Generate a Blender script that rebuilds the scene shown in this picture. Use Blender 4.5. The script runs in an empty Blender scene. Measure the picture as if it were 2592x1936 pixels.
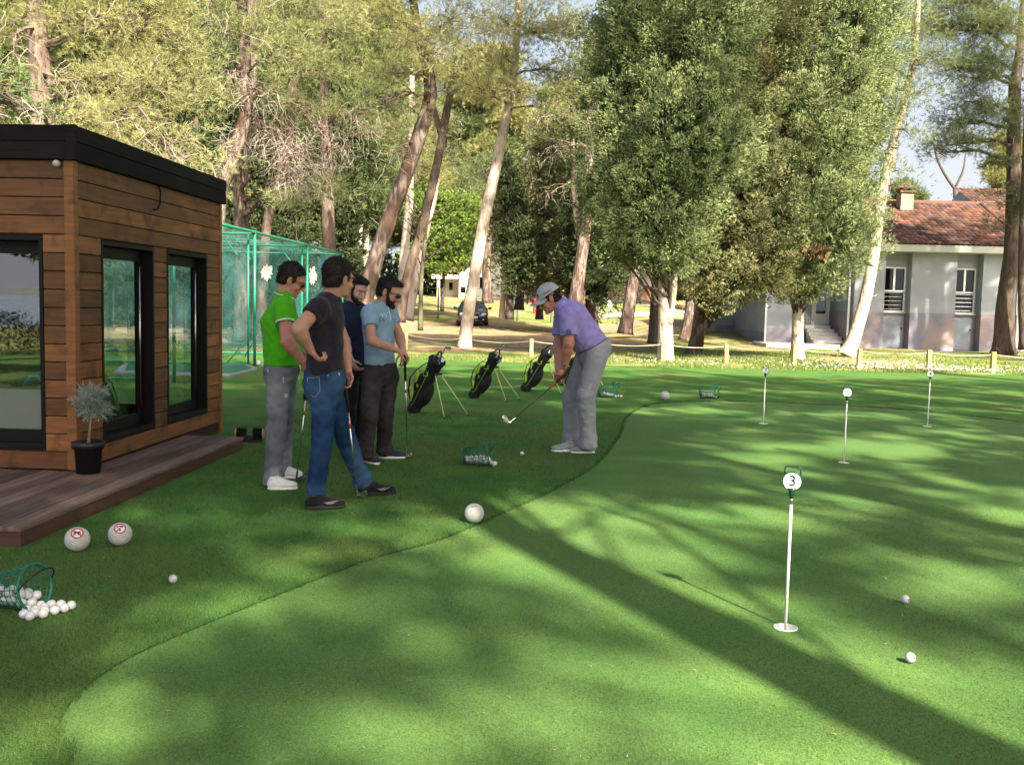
import bpy, math, random
import numpy as np
from mathutils import Vector, Matrix, Quaternion
PI = math.pi
SC = bpy.context.scene
COL = SC.collection
rng = np.random.default_rng(7)
random.seed(7)

# ------------------------------------------------------------------ camera
F = 2443.0; CX, CY = 1296.0, 968.0; CAMH = 1.47
CAM_M = Matrix.Rotation(math.radians(90 - 4.6), 3, 'X') @ Matrix.Rotation(math.radians(1.3), 3, 'Z')
cd = bpy.data.cameras.new('camera'); cam = bpy.data.objects.new('camera', cd); COL.objects.link(cam)
cam.matrix_world = Matrix.Translation((0, 0, CAMH)) @ CAM_M.to_4x4()
cd.sensor_width = 36; cd.lens = 36 * F / 2592; cd.clip_start = 0.05; cd.clip_end = 6000
SC.camera = cam

# ------------------------------------------------------------------ light
SUN_EL = 37.0; SUN_AZ = 154.5      # azimuth clockwise from +Y
sv = Vector((math.sin(math.radians(SUN_AZ)) * math.cos(math.radians(SUN_EL)),
             math.cos(math.radians(SUN_AZ)) * math.cos(math.radians(SUN_EL)), math.sin(math.radians(SUN_EL))))
sl = bpy.data.lights.new('sun', 'SUN'); sl.energy = 5.0; sl.angle = math.radians(0.7); sl.color = (1.0, 0.89, 0.70)
so = bpy.data.objects.new('sun', sl); COL.objects.link(so); so.location = (0, 0, 40)
so.rotation_mode = 'QUATERNION'; so.rotation_quaternion = sv.to_track_quat('Z', 'Y')
W = bpy.data.worlds.new('World'); SC.world = W; W.use_nodes = True
wn = W.node_tree.nodes; wl = W.node_tree.links; wn.clear()
sky = wn.new('ShaderNodeTexSky'); sky.sky_type = 'NISHITA'; sky.sun_disc = False
sky.sun_elevation = math.radians(SUN_EL); sky.sun_rotation = math.radians(SUN_AZ); sky.dust_density = 7.0; sky.air_density = 0.8; sky.ozone_density = 0.4
bg = wn.new('ShaderNodeBackground'); bg.inputs[1].default_value = 0.088
# the low sky is washed out by bright haze
wtc = wn.new('ShaderNodeTexCoord'); wsp = wn.new('ShaderNodeSeparateXYZ'); wl.new(wtc.outputs['Generated'], wsp.inputs[0])
wmr = wn.new('ShaderNodeMapRange'); wmr.interpolation_type = 'SMOOTHSTEP'; wmr.inputs[1].default_value = 0.0; wmr.inputs[2].default_value = 0.55; wmr.inputs[3].default_value = 0.95; wmr.inputs[4].default_value = 0.0; wl.new(wsp.outputs[2], wmr.inputs[0])
wmx = wn.new('ShaderNodeMix'); wmx.data_type = 'RGBA'; wl.new(wmr.outputs[0], wmx.inputs[0]); wl.new(sky.outputs[0], wmx.inputs[6]); wmx.inputs[7].default_value = (2.6, 2.75, 3.0, 1)
wo = wn.new('ShaderNodeOutputWorld'); wl.new(wmx.outputs[2], bg.inputs[0]); wl.new(bg.outputs[0], wo.inputs[0])
SC.view_settings.view_transform = 'Standard'; SC.view_settings.look = 'None'
SC.view_settings.exposure = 2.02; SC.view_settings.gamma = 1
SC.render.engine = 'CYCLES'
SC.cycles.max_bounces = 6; SC.cycles.transparent_max_bounces = 24; SC.cycles.diffuse_bounces = 3

# ------------------------------------------------------------------ pixel -> world (source pixels 2592x1936)
def ray(u, v):
    d = CAM_M @ Vector((u - CX, -(v - CY), -F)); return d / d.y
def gnd(u, v, z=0.0):
    d = ray(u, v); t = (z - CAMH) / d.z; return Vector((0, 0, CAMH)) + d * t
def at(u, v, Y): return Vector((0, 0, CAMH)) + ray(u, v) * Y
def D(u, v, Y): return at(u * 1.1718, v * 1.1718, Y)          # display pixels (2212 wide)
def Dg(u, v, z=0.0): return gnd(u * 1.1718, v * 1.1718, z)
def zm(ox, oy, s):
    return lambda x, y: (ox + x / s, oy + y / s)
R2 = zm(0, 900, 2.2029); R3 = zm(620, 600, 2.2326); R4 = zm(980, 640, 2.753); R5 = zm(500, 500, 3.305)
R6 = zm(960, 550, 3.687); R7 = zm(1500, 420, 2.0256); R8 = zm(1300, 680, 3.44); R1 = zm(0, 250, 2.203)
def onpl(u, v, p, n):
    d = ray(u, v); o = Vector((0, 0, CAMH)); n = Vector(n); return o + d * ((Vector(p) - o).dot(n) / d.dot(n))

# ------------------------------------------------------------------ mesh buffer
class MB:
    def __init__(s): s.V = []; s.T = []; s.Q = []; s.C = []; s.n = 0
    def add(s, V, T=None, Q=None, tint=0.5):
        V = np.asarray(V, dtype=np.float64).reshape(-1, 3)
        if T is not None and len(T): s.T.append(np.asarray(T, dtype=np.int64).reshape(-1, 3) + s.n)
        if Q is not None and len(Q): s.Q.append(np.asarray(Q, dtype=np.int64).reshape(-1, 4) + s.n)
        s.V.append(V); c = np.empty(len(V)); c[:] = tint; s.C.append(c); s.n += len(V); return s
    def arr(s): return np.concatenate(s.V) if s.V else np.zeros((0, 3))
    def mesh(s, name, shift=(0, 0, 0), smooth=False):
        me = bpy.data.meshes.new(name)
        V = s.arr() - np.array(shift)
        T = np.concatenate(s.T) if s.T else np.zeros((0, 3), int); Q = np.concatenate(s.Q) if s.Q else np.zeros((0, 4), int)
        nl = len(T) * 3 + len(Q) * 4; nf = len(T) + len(Q)
        me.vertices.add(len(V)); me.loops.add(nl); me.polygons.add(nf)
        me.vertices.foreach_set('co', V.astype(np.float32).ravel())
        me.loops.foreach_set('vertex_index', np.concatenate([T.ravel(), Q.ravel()]).astype(np.int32))
        st = np.concatenate([np.arange(len(T)) * 3, len(T) * 3 + np.arange(len(Q)) * 4]).astype(np.int32)
        me.polygons.foreach_set('loop_start', st)
        me.polygons.foreach_set('use_smooth', np.full(nf, bool(smooth)))
        at_ = me.attributes.new('tint', 'FLOAT', 'POINT'); at_.data.foreach_set('value', np.concatenate(s.C).astype(np.float32) if s.C else [])
        me.update(calc_edges=True); me.validate(); return me
    def box(s, x0, x1, y0, y1, z0, z1, tint=0.5):
        V = [(x0, y0, z0), (x1, y0, z0), (x1, y1, z0), (x0, y1, z0), (x0, y0, z1), (x1, y0, z1), (x1, y1, z1), (x0, y1, z1)]
        return s.add(V, Q=[(0, 3, 2, 1), (4, 5, 6, 7), (0, 1, 5, 4), (1, 2, 6, 5), (2, 3, 7, 6), (3, 0, 4, 7)], tint=tint)
    def obox(s, o, ax, ay, az, x0, x1, y0, y1, z0, z1, tint=0.5):     # box in the frame o, ax, ay, az
        b = MB().box(x0, x1, y0, y1, z0, z1); V = b.arr(); M = np.array([list(ax), list(ay), list(az)])
        return s.add(V @ M + np.array(list(o)), Q=b.Q[0], tint=tint)
    def tube(s, pts, rad, n=8, cap=True, tint=0.5, flat=1.0, side=None):
        P = np.array([list(p) for p in pts], float); m = len(P)
        rad = np.full(m, rad, float) if np.isscalar(rad) else np.array(rad, float)
        T = np.gradient(P, axis=0); T /= np.linalg.norm(T, axis=1)[:, None] + 1e-9
        u = np.cross(T[0], [0, 0, 1.0]) if side is None else np.array(side, float)
        if np.linalg.norm(u) < 1e-3: u = np.array([1.0, 0, 0])
        a = np.arange(n) * 2 * PI / n; ca, sa = np.cos(a), np.sin(a); V = []
        for i in range(m):
            u = u - T[i] * u.dot(T[i]); u /= np.linalg.norm(u) + 1e-9; w = np.cross(T[i], u)
            V.append(P[i] + rad[i] * (ca[:, None] * u + flat * sa[:, None] * w))
        V = np.concatenate(V); k = np.arange(n); k2 = (k + 1) % n
        Q = np.concatenate([np.stack([i * n + k, i * n + k2, (i + 1) * n + k2, (i + 1) * n + k], 1) for i in range(m - 1)])
        T3 = []
        if cap:
            V = np.concatenate([V, P[:1], P[-1:]]); c0 = m * n
            T3 = np.concatenate([np.stack([k2, k, np.full(n, c0)], 1), np.stack([(m - 1) * n + k, (m - 1) * n + k2, np.full(n, c0 + 1)], 1)])
        return s.add(V, T=T3, Q=Q, tint=tint)
    def lathe(s, prof, o=(0, 0, 0), ax=(0, 0, 1), n=20, tint=0.5, squash=1.0):    # prof: (r, h) pairs about axis
        ax = Vector(ax).normalized(); u = ax.orthogonal().normalized(); w = ax.cross(u)
        a = np.arange(n) * 2 * PI / n; V = []
        for r, h in prof:
            V.append(np.array(list(o)) + h * np.array(list(ax)) + r * (np.cos(a)[:, None] * np.array(list(u)) + squash * np.sin(a)[:, None] * np.array(list(w))))
        m = len(prof); k = np.arange(n); k2 = (k + 1) % n
        Q = np.concatenate([np.stack([i * n + k, i * n + k2, (i + 1) * n + k2, (i + 1) * n + k], 1) for i in range(m - 1)])
        return s.add(np.concatenate(V), Q=Q, tint=tint)
    def ball(s, c, r, sub=2, tint=0.5, sc=(1, 1, 1)):
        V, T = ico(sub); return s.add(V * r * np.array(sc) + np.array(list(c)), T=T, tint=tint)
    def poly(s, pts, tint=0.5, d=None):            # convex polygon fan; extruded by vector d when given
        P = np.array([list(p) for p in pts], float); n = len(P)
        T = [(0, i, i + 1) for i in range(1, n - 1)]
        if d is None: return s.add(P, T=T, tint=tint)
        P2 = P + np.array(list(d)); V = np.concatenate([P, P2])
        T2 = [(n, n + i + 1, n + i) for i in range(1, n - 1)]; Q = [(i, n + i, n + (i + 1) % n, (i + 1) % n) for i in range(n)]
        return s.add(V, T=T + T2, Q=Q, tint=tint)
_ico = {}
def ico(sub):
    if sub in _ico: return _ico[sub]
    t = (1 + 5 ** .5) / 2
    V = [(-1, t, 0), (1, t, 0), (-1, -t, 0), (1, -t, 0), (0, -1, t), (0, 1, t), (0, -1, -t), (0, 1, -t), (t, 0, -1), (t, 0, 1), (-t, 0, -1), (-t, 0, 1)]
    T = [(0, 11, 5), (0, 5, 1), (0, 1, 7), (0, 7, 10), (0, 10, 11), (1, 5, 9), (5, 11, 4), (11, 10, 2), (10, 7, 6), (7, 1, 8), (3, 9, 4), (3, 4, 2), (3, 2, 6), (3, 6, 8), (3, 8, 9), (4, 9, 5), (2, 4, 11), (6, 2, 10), (8, 6, 7), (9, 8, 1)]
    V = [Vector(v).normalized() for v in V]
    for _ in range(sub):
        mid = {}; T2 = []
        def m(a, b):
            k = (min(a, b), max(a, b))
            if k not in mid: mid[k] = len(V); V.append(((V[a] + V[b]) / 2).normalized())
            return mid[k]
        for a, b, c in T:
            x, y, z = m(a, b), m(b, c), m(c, a); T2 += [(a, x, z), (b, y, x), (c, z, y), (x, y, z)]
        T = T2
    _ico[sub] = (np.array([list(v) for v in V]), np.array(T)); return _ico[sub]

# ------------------------------------------------------------------ scene objects
def thing(name, label, cat, loc=(0, 0, 0), group=None, rz=0.0):
    o = bpy.data.objects.new(name, None); COL.objects.link(o); o.empty_display_size = 0.1
    o.location = loc; o.rotation_euler = (0, 0, rz); o['label'] = label; o['category'] = cat
    if group: o['group'] = group
    o['_s'] = list(loc); return o
def shiftof(p):
    while p is not None:
        if '_s' in p: return p['_s']
        p = p.parent
    return (0, 0, 0)
def part(name, buf, m, parent, smooth=False, label=None, local=False, bev=0):
    me = buf.mesh(name, (0, 0, 0) if local else shiftof(parent), smooth); me.materials.append(m)
    o = bpy.data.objects.new(name, me); COL.objects.link(o); o.parent = parent
    if label: o['label'] = label
    if bev: md = o.modifiers.new('bevel', 'BEVEL'); md.width = bev; md.segments = 2; md.limit_method = 'ANGLE'
    return o
def solo(name, buf, m, label=None, cat=None, group=None, loc=(0, 0, 0), smooth=False, kind=None, local=False):
    me = buf.mesh(name, (0, 0, 0) if local else loc, smooth); me.materials.append(m)
    o = bpy.data.objects.new(name, me); COL.objects.link(o); o.location = loc; o['_s'] = list(loc)
    if label: o['label'] = label
    if cat: o['category'] = cat
    if group: o['group'] = group
    if kind: o['kind'] = kind
    return o
def kids(o): return [c for c in bpy.data.objects if c.parent == o]
def dup(o, loc=None, rz=None, label=None, scale=None, parent=None, tree=None):
    tree = tree or {}
    c = o.copy(); COL.objects.link(c)
    if parent is not None: c.parent = parent
    if loc is not None: c.location = loc
    if rz is not None: c.rotation_euler = (0, 0, rz)
    if scale is not None: c.scale = scale if hasattr(scale, '__len__') else (scale,) * 3
    if label: c['label'] = label
    for ch in kids(o): dup(ch, parent=c)
    return c

# ------------------------------------------------------------------ materials
def lin(c):
    if isinstance(c, str):
        c = [int(c[i:i + 2], 16) / 255 for i in (0, 2, 4)]; c = [x / 12.92 if x <= .04045 else ((x + .055) / 1.055) ** 2.4 for x in c]
    return tuple(c) + (1.0,)
def mat(name, c1, c2=None, rough=.8, scale=4.0, detail=4, bump=0, bscale=40, tint=0.0, tc=None, spec=.3, metal=0,
        stretch=(1, 1, 1), trans=0, c3=None, s3=.4, contrast=(.35, .65), sss=0, coat=0, sheen=0, dist=.02, voro=0, grain=None):
    m = bpy.data.materials.new(name); m.use_nodes = True; N = m.node_tree.nodes; L = m.node_tree.links
    b = N['Principled BSDF']; out = N['Material Output']
    b.inputs['Roughness'].default_value = rough; b.inputs['Specular IOR Level'].default_value = spec; b.inputs['Metallic'].default_value = metal
    b.inputs['Coat Weight'].default_value = coat; b.inputs['Sheen Weight'].default_value = sheen
    tcn = N.new('ShaderNodeTexCoord'); mp = N.new('ShaderNodeMapping'); mp.inputs['Scale'].default_value = stretch; L.new(tcn.outputs['Object'], mp.inputs[0])
    def noise(sc, dt=detail):
        n = N.new('ShaderNodeTexNoise'); n.inputs['Scale'].default_value = sc; n.inputs['Detail'].default_value = dt; L.new(mp.outputs[0], n.inputs['Vector']); return n.outputs[0]
    def ramp(x, a, bb):
        r = N.new('ShaderNodeMapRange'); r.inputs[1].default_value = a; r.inputs[2].default_value = bb; L.new(x, r.inputs[0]); return r.outputs[0]
    def mix(f, a, bb, t='MIX'):
        n = N.new('ShaderNodeMix'); n.data_type = 'RGBA'; n.blend_type = t
        if isinstance(f, (int, float)): n.inputs[0].default_value = f
        else: L.new(f, n.inputs[0])
        for i, x in ((6, a), (7, bb)):
            if isinstance(x, tuple): n.inputs[i].default_value = x
            else: L.new(x, n.inputs[i])
        return n.outputs[2]
    col = lin(c1)
    if c2 is not None: col = mix(ramp(noise(scale), *contrast), lin(c1), lin(c2))
    if c3 is not None: col = mix(ramp(noise(s3, 3), .45, .6), col, lin(c3))
    if tint:
        a = N.new('ShaderNodeAttribute'); a.attribute_name = 'tint'
        if tc is not None: col = mix(a.outputs['Fac'], col, lin(tc))
        else:
            mr = N.new('ShaderNodeMapRange'); mr.inputs[3].default_value = 1 - tint; mr.inputs[4].default_value = 1 + tint; L.new(a.outputs['Fac'], mr.inputs[0])
            cc = N.new('ShaderNodeCombineColor'); [L.new(mr.outputs[0], cc.inputs[i]) for i in range(3)]; col = mix(1.0, col, cc.outputs[0], 'MULTIPLY')
    if grain:
        g_ = N.new('ShaderNodeMapRange'); g_.inputs[1].default_value = .3; g_.inputs[2].default_value = .7; g_.inputs[3].default_value = 1 - grain[1]; g_.inputs[4].default_value = 1 + grain[1]; L.new(noise(grain[0], 2), g_.inputs[0])
        cc = N.new('ShaderNodeCombineColor'); [L.new(g_.outputs[0], cc.inputs[i]) for i in range(3)]; col = mix(1.0, col, cc.outputs[0], 'MULTIPLY')
    if isinstance(col, tuple): b.inputs['Base Color'].default_value = col
    else: L.new(col, b.inputs['Base Color'])
    if bump:
        bp = N.new('ShaderNodeBump'); bp.inputs['Strength'].default_value = bump; bp.inputs['Distance'].default_value = dist
        if voro:
            vn = N.new('ShaderNodeTexVoronoi'); vn.inputs['Scale'].default_value = voro; L.new(mp.outputs[0], vn.inputs['Vector']); L.new(vn.outputs[0], bp.inputs['Height'])
        else: L.new(noise(bscale, 5), bp.inputs['Height'])
        L.new(bp.outputs[0], b.inputs['Normal'])
    if sss: b.inputs['Subsurface Weight'].default_value = sss; b.inputs['Subsurface Radius'].default_value = (.01, .004, .002)
    if trans:
        t = N.new('ShaderNodeBsdfTranslucent'); ms = N.new('ShaderNodeMixShader'); ms.inputs[0].default_value = trans
        if isinstance(col, tuple): t.inputs[0].default_value = col
        else: L.new(col, t.inputs[0])
        L.new(b.outputs[0], ms.inputs[1]); L.new(t.outputs[0], ms.inputs[2]); L.new(ms.outputs[0], out.inputs[0])
    return m
def glassmat(name, tintc=(.8, .85, .85), refl=1.0, ior=1.5, add=.03):
    m = bpy.data.materials.new(name); m.use_nodes = True; N = m.node_tree.nodes; L = m.node_tree.links; N.clear()
    o = N.new('ShaderNodeOutputMaterial'); t = N.new('ShaderNodeBsdfTransparent'); g = N.new('ShaderNodeBsdfGlossy'); f = N.new('ShaderNodeFresnel'); x = N.new('ShaderNodeMixShader')
    t.inputs[0].default_value = lin(tintc); g.inputs['Roughness'].default_value = 0.01; f.inputs[0].default_value = ior
    mm = N.new('ShaderNodeMath'); mm.operation = 'MULTIPLY_ADD'; mm.inputs[1].default_value = refl; mm.inputs[2].default_value = add; mm.use_clamp = True
    L.new(f.outputs[0], mm.inputs[0]); L.new(mm.outputs[0], x.inputs[0]); L.new(t.outputs[0], x.inputs[1]); L.new(g.outputs[0], x.inputs[2]); L.new(x.outputs[0], o.inputs[0]); return m

def text_mb(txt, size, o, ax, ay, depth=.0006, bold=0.0, cx=.5):
    cu = bpy.data.curves.new('t', 'FONT'); cu.body = txt; cu.size = size; cu.extrude = depth; cu.align_x = 'CENTER'; cu.align_y = 'CENTER'; cu.offset = bold
    ob = bpy.data.objects.new('t', cu); COL.objects.link(ob); bpy.context.view_layer.update()
    me = bpy.data.meshes.new_from_object(ob.evaluated_get(bpy.context.evaluated_depsgraph_get()))
    bpy.data.objects.remove(ob); me.calc_loop_triangles()
    V = np.array([list(v.co) for v in me.vertices]); T = [tuple(t.vertices) for t in me.loop_triangles]
    ax = Vector(ax).normalized(); ay = Vector(ay).normalized(); az = ax.cross(ay)
    M = np.array([list(ax), list(ay), list(az)]); bpy.data.meshes.remove(me)
    return MB().add(V @ M + np.array(list(o)), T=T)
# ================================================================== SETTING
def sstep(t): t = np.clip(t, 0, 1); return t * t * (3 - 2 * t)
def turf_edge(x): return np.interp(x, [-40, -14, -4, .5, 5, 8.5, 12, 40], [28, 27.5, 25.6, 24.6, 24.2, 24.3, 24.2, 23.4])
def terr(x, y):
    x = np.asarray(x, float); y = np.asarray(y, float)
    h = 2.3 * sstep((y - 45) / 55) + 0.028 * np.clip(y - 100, 0, 400)
    h = h + .5 * sstep((y - 41) / 8) * sstep((14.5 - x) / 5) * sstep((x - 4) / 5)
    e = turf_edge(x); inside = sstep((e - .25 - y) / .8) * (y > -8)
    h = h + .05 * (np.sin(x * .9 + y * .4) * np.sin(y * .7 - x * .3)) * sstep((y - e - 1) / 4) * (y > 0)
    h = h - .015 - .15 * inside
    return h - 2.2 * sstep((-26 - y) / 14)
xs = np.concatenate([np.linspace(-900, -60, 22), np.arange(-58, 58, .55), np.linspace(60, 900, 22)])
ys = np.concatenate([np.linspace(-44, -9, 14), np.arange(-8.2, -7.4, .2), np.arange(-7, 22, 1.5), np.arange(22, 34, .2), np.arange(34, 70, .7), np.arange(70, 130, 3), np.linspace(132, 1500, 24)])
X, Y = np.meshgrid(xs, ys, indexing='ij'); nx, ny = X.shape; I = np.arange(nx * ny).reshape(nx, ny)
Qg = np.stack([I[:-1, :-1], I[1:, :-1], I[1:, 1:], I[:-1, 1:]], -1).reshape(-1, 4)

def ground_mat():
    m = bpy.data.materials.new('ground'); m.use_nodes = True; N = m.node_tree.nodes; L = m.node_tree.links; b = N['Principled BSDF']
    b.inputs['Roughness'].default_value = .95; b.inputs['Specular IOR Level'].default_value = .1
    tc = N.new('ShaderNodeTexCoord'); sp = N.new('ShaderNodeSeparateXYZ'); L.new(tc.outputs['Object'], sp.inputs[0])
    def noise(s, d=5, st=(1, 1, 1)):
        mp = N.new('ShaderNodeMapping'); mp.inputs['Scale'].default_value = st; L.new(tc.outputs['Object'], mp.inputs[0])
        n = N.new('ShaderNodeTexNoise'); n.inputs['Scale'].default_value = s; n.inputs['Detail'].default_value = d; L.new(mp.outputs[0], n.inputs['Vector']); return n.outputs[0]
    def rmp(x, a, c, lo=0., hi=1.):
        r = N.new('ShaderNodeMapRange'); r.inputs[1].default_value = a; r.inputs[2].default_value = c; r.inputs[3].default_value = lo; r.inputs[4].default_value = hi
        r.interpolation_type = 'SMOOTHSTEP'; L.new(x, r.inputs[0]); return r.outputs[0]
    def mix(f, a, c):
        n = N.new('ShaderNodeMix'); n.data_type = 'RGBA'; L.new(f, n.inputs[0])
        for i, x in ((6, a), (7, c)):
            if isinstance(x, tuple): n.inputs[i].default_value = x
            else: L.new(x, n.inputs[i])
        return n.outputs[2]
    def mth(op, a, c):
        n = N.new('ShaderNodeMath'); n.operation = op; n.use_clamp = False
        for i, x in ((0, a), (1, c)):
            if isinstance(x, (int, float)): n.inputs[i].default_value = x
            else: L.new(x, n.inputs[i])
        return n.outputs[0]
    grass = mix(rmp(noise(9), .3, .7), lin((.08, .13, .03)), lin((.19, .22, .07)))
    grass = mix(rmp(noise(.8), .45, .65), grass, lin((.26, .24, .10)))
    dirt = mix(rmp(noise(5), .3, .7), lin((.20, .13, .08)), lin((.40, .28, .19)))
    # litter/dirt: noise patches, strongest behind the rope fence on the left and along the car track
    yy = sp.outputs[1]; xx = sp.outputs[0]
    p = noise(.22, 4, (1, 2.2, 1))
    left = rmp(xx, 9., 1., 0, .12)
    track = mth('MULTIPLY', rmp(yy, 46., 48.), rmp(yy, 60., 56.))
    belt = mth('MULTIPLY', rmp(yy, 28.5, 30.5), rmp(yy, 50., 44.))
    s = mth('ADD', p, mth('ADD', mth('MULTIPLY', track, .13), mth('MULTIPLY', mth('MULTIPLY', belt, left), .9)))
    far = rmp(yy, 60., 75., 0, .05)
    s = mth('ADD', s, far); s = mth('SUBTRACT', s, rmp(yy, 29., 27., 0, .12))
    col = mix(rmp(s, .535, .60), grass, dirt)
    bp = N.new('ShaderNodeBump'); bp.inputs['Strength'].default_value = .8; bp.inputs['Distance'].default_value = .05; L.new(noise(18, 6), bp.inputs['Height'])
    L.new(col, b.inputs['Base Color']); L.new(bp.outputs[0], b.inputs['Normal']); return m
b = MB().add(np.stack([X, Y, terr(X, Y)], -1), Q=Qg); solo('ground', b, ground_mat(), kind='structure', smooth=True)

# gravel road behind the lawn, far right-centre
def strip(path, w, off=.02, n=60):
    P = np.array(path, float); t = np.linspace(0, len(P) - 1, n); x = np.interp(t, range(len(P)), P[:, 0]); y = np.interp(t, range(len(P)), P[:, 1])
    d = np.stack([np.gradient(x), np.gradient(y)], 1); d /= np.linalg.norm(d, axis=1)[:, None]; nn = np.stack([-d[:, 1], d[:, 0]], 1)
    m = MB(); A = []
    for s in np.linspace(-w / 2, w / 2, 7): A.append(np.stack([x + nn[:, 0] * s, y + nn[:, 1] * s, terr(x + nn[:, 0] * s, y + nn[:, 1] * s) + off + .006], 1))
    A = np.array(A); J = np.arange(7 * n).reshape(7, n)
    return m.add(A, Q=np.stack([J[:-1, :-1], J[:-1, 1:], J[1:, 1:], J[1:, :-1]], -1).reshape(-1, 4))
solo('road', strip([(4, 66), (9, 62.5), (16, 61), (26, 61), (60, 62)], 3.4), mat('pale_gravel', (.42, .38, .33), (.55, .50, .44), scale=6, bump=.3, bscale=60), kind='structure', smooth=True)
solo('path', strip([(6, 90), (8, 80), (12, 70), (14, 63)], 2.2), mat('earth_path', (.40, .30, .22), (.52, .42, .33), scale=3, bump=.3, bscale=30), kind='structure', smooth=True)

# ---- artificial turf
PG = [(2212, 912), (2000, 888), (1800, 875), (1650, 868), (1540, 866), (1440, 869), (1385, 880), (1352, 903), (1336, 942), (1290, 1000), (1200, 1055), (1080, 1110), (950, 1165), (800, 1207),
      (600, 1283), (430, 1352), (300, 1408), (200, 1470), (140, 1535), (130, 1600), (150, 1660)]
pg = [Dg(u, v) for u, v in PG]
pg = [Vector((8.5, 10.5, 0))] + [pg[0] * 1.0] + pg[1:] + [Vector((-.85, 1.2, 0)), Vector((-.4, 0, 0)), Vector((1.5, -2.2, 0)), Vector((4.5, -2.8, 0)), Vector((7, -1, 0)), Vector((8.2, 3, 0)), Vector((8.4, 7, 0))]
def catmull(P, k=8, closed=True):
    P = np.array([list(p)[:2] for p in P]); n = len(P); out = []
    for i in range(n if closed else n - 1):
        p0, p1, p2, p3 = (P[(i - 1) % n], P[i], P[(i + 1) % n], P[(i + 2) % n]) if closed else (P[max(i - 1, 0)], P[i], P[i + 1], P[min(i + 2, n - 1)])
        for t in np.arange(k) / k: out.append(.5 * ((2 * p1) + (-p0 + p2) * t + (2 * p0 - 5 * p1 + 4 * p2 - p3) * t * t + (-p0 + 3 * p1 - 3 * p2 + p3) * t ** 3))
    return np.array(out)
pg = catmull([p for p in pg if True], 8)
def fill2d(loops, z):
    cu = bpy.data.curves.new('f', 'CURVE'); cu.dimensions = '2D'; cu.fill_mode = 'BOTH'
    for Lp in loops:
        sp = cu.splines.new('POLY'); sp.points.add(len(Lp) - 1)
        for i, p in enumerate(Lp): sp.points[i].co = (p[0], p[1], 0, 1)
        sp.use_cyclic_u = True
    ob = bpy.data.objects.new('f', cu); COL.objects.link(ob); bpy.context.view_layer.update()
    me = bpy.data.meshes.new_from_object(ob.evaluated_get(bpy.context.evaluated_depsgraph_get())); bpy.data.objects.remove(ob)
    me.calc_loop_triangles(); V = np.array([list(v.co) for v in me.vertices]); T = np.array([tuple(t.vertices) for t in me.loop_triangles]); V[:, 2] = z
    a = V[T[:, 1]] - V[T[:, 0]]; c = V[T[:, 2]] - V[T[:, 0]]; fl = (a[:, 0] * c[:, 1] - a[:, 1] * c[:, 0]) < 0; T[fl] = T[fl][:, ::-1]
    bpy.data.meshes.remove(me); return MB().add(V, T=T)
PINS = {'3': Dg(1697, 1353), '5': Dg(1823, 998), '7': Dg(1649, 914), '4': Dg(2003.5, 920)}
def circ(c, r, n=28): return [(c.x + r * math.cos(2 * PI * i / n), c.y + r * math.sin(2 * PI * i / n)) for i in range(n)]
gm = mat('putting_green', (.072, .160, .044), (.112, .200, .055), rough=.9, scale=1.1, detail=3, spec=.08, bump=.9, bscale=300, dist=.0025, tint=0, c3=(.085, .16, .048), s3=.5, grain=(150, .4))
solo('putting_green', fill2d([pg] + [circ(p, .054) for p in PINS.values()], -.004), gm, kind='structure')
xe = np.concatenate([np.linspace(-13.5, 21, 40)])
outer = [(-13.5, -7.2), (21, -7.2)] + [(x, float(turf_edge(x))) for x in xe[::-1]]
fm = mat('fringe_turf', (.042, .118, .028), (.076, .158, .038), rough=.95, scale=2.2, detail=6, spec=.05, bump=1.0, bscale=150, dist=.005, c3=(.080, .135, .036), s3=.7, grain=(110, .55))
solo('fringe_turf', fill2d([outer, pg[::-1]], 0.0), fm, kind='structure')
# upright turf fibres where the camera can tell them apart
def in_poly(x, y, P):
    ins = np.zeros(len(x), bool); j = len(P) - 1
    for i in range(len(P)):
        xi, yi = P[i]; xj, yj = P[j]; c = ((yi > y) != (yj > y)) & (x < (xj - xi) * (y - yi) / (yj - yi + 1e-12) + xi); ins ^= c; j = i
    return ins
def blades(x, y, z, h, w, lean=.5):
    n = len(x); a = rng.uniform(0, 2 * PI, n); b2 = rng.uniform(0, 2 * PI, n); l = rng.uniform(.05, lean, n) * h
    c = np.stack([x, y, z], 1); sd = np.stack([np.cos(a), np.sin(a), np.zeros(n)], 1) * w[:, None] / 2
    tip = c + np.stack([np.cos(b2) * l, np.sin(b2) * l, h], 1); V = np.stack([c - sd, c + sd, tip], 1).reshape(-1, 3)
    return V, np.arange(3 * n).reshape(-1, 3)
N1 = 210000; yy = 2.0 + 11 * rng.random(N1) ** 1.7; xx = rng.uniform(-.62, .42, N1) * yy
k = ~in_poly(xx, yy, pg); k &= ~((xx < -2.75 + (yy - 5.56) * .06) & (yy > 5.5) & (yy < 9.5)); k &= ~((xx < -3.1) & (yy > 7)); xx, yy = xx[k], yy[k]
hh = rng.uniform(.010, .022, len(xx)); V, T = blades(xx, yy, np.full(len(xx), -.002), hh, .0016 + .0006 * yy, 1.1)
tb = MB().add(V, T=T, tint=np.repeat(rng.random(len(xx)), 3))
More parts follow.
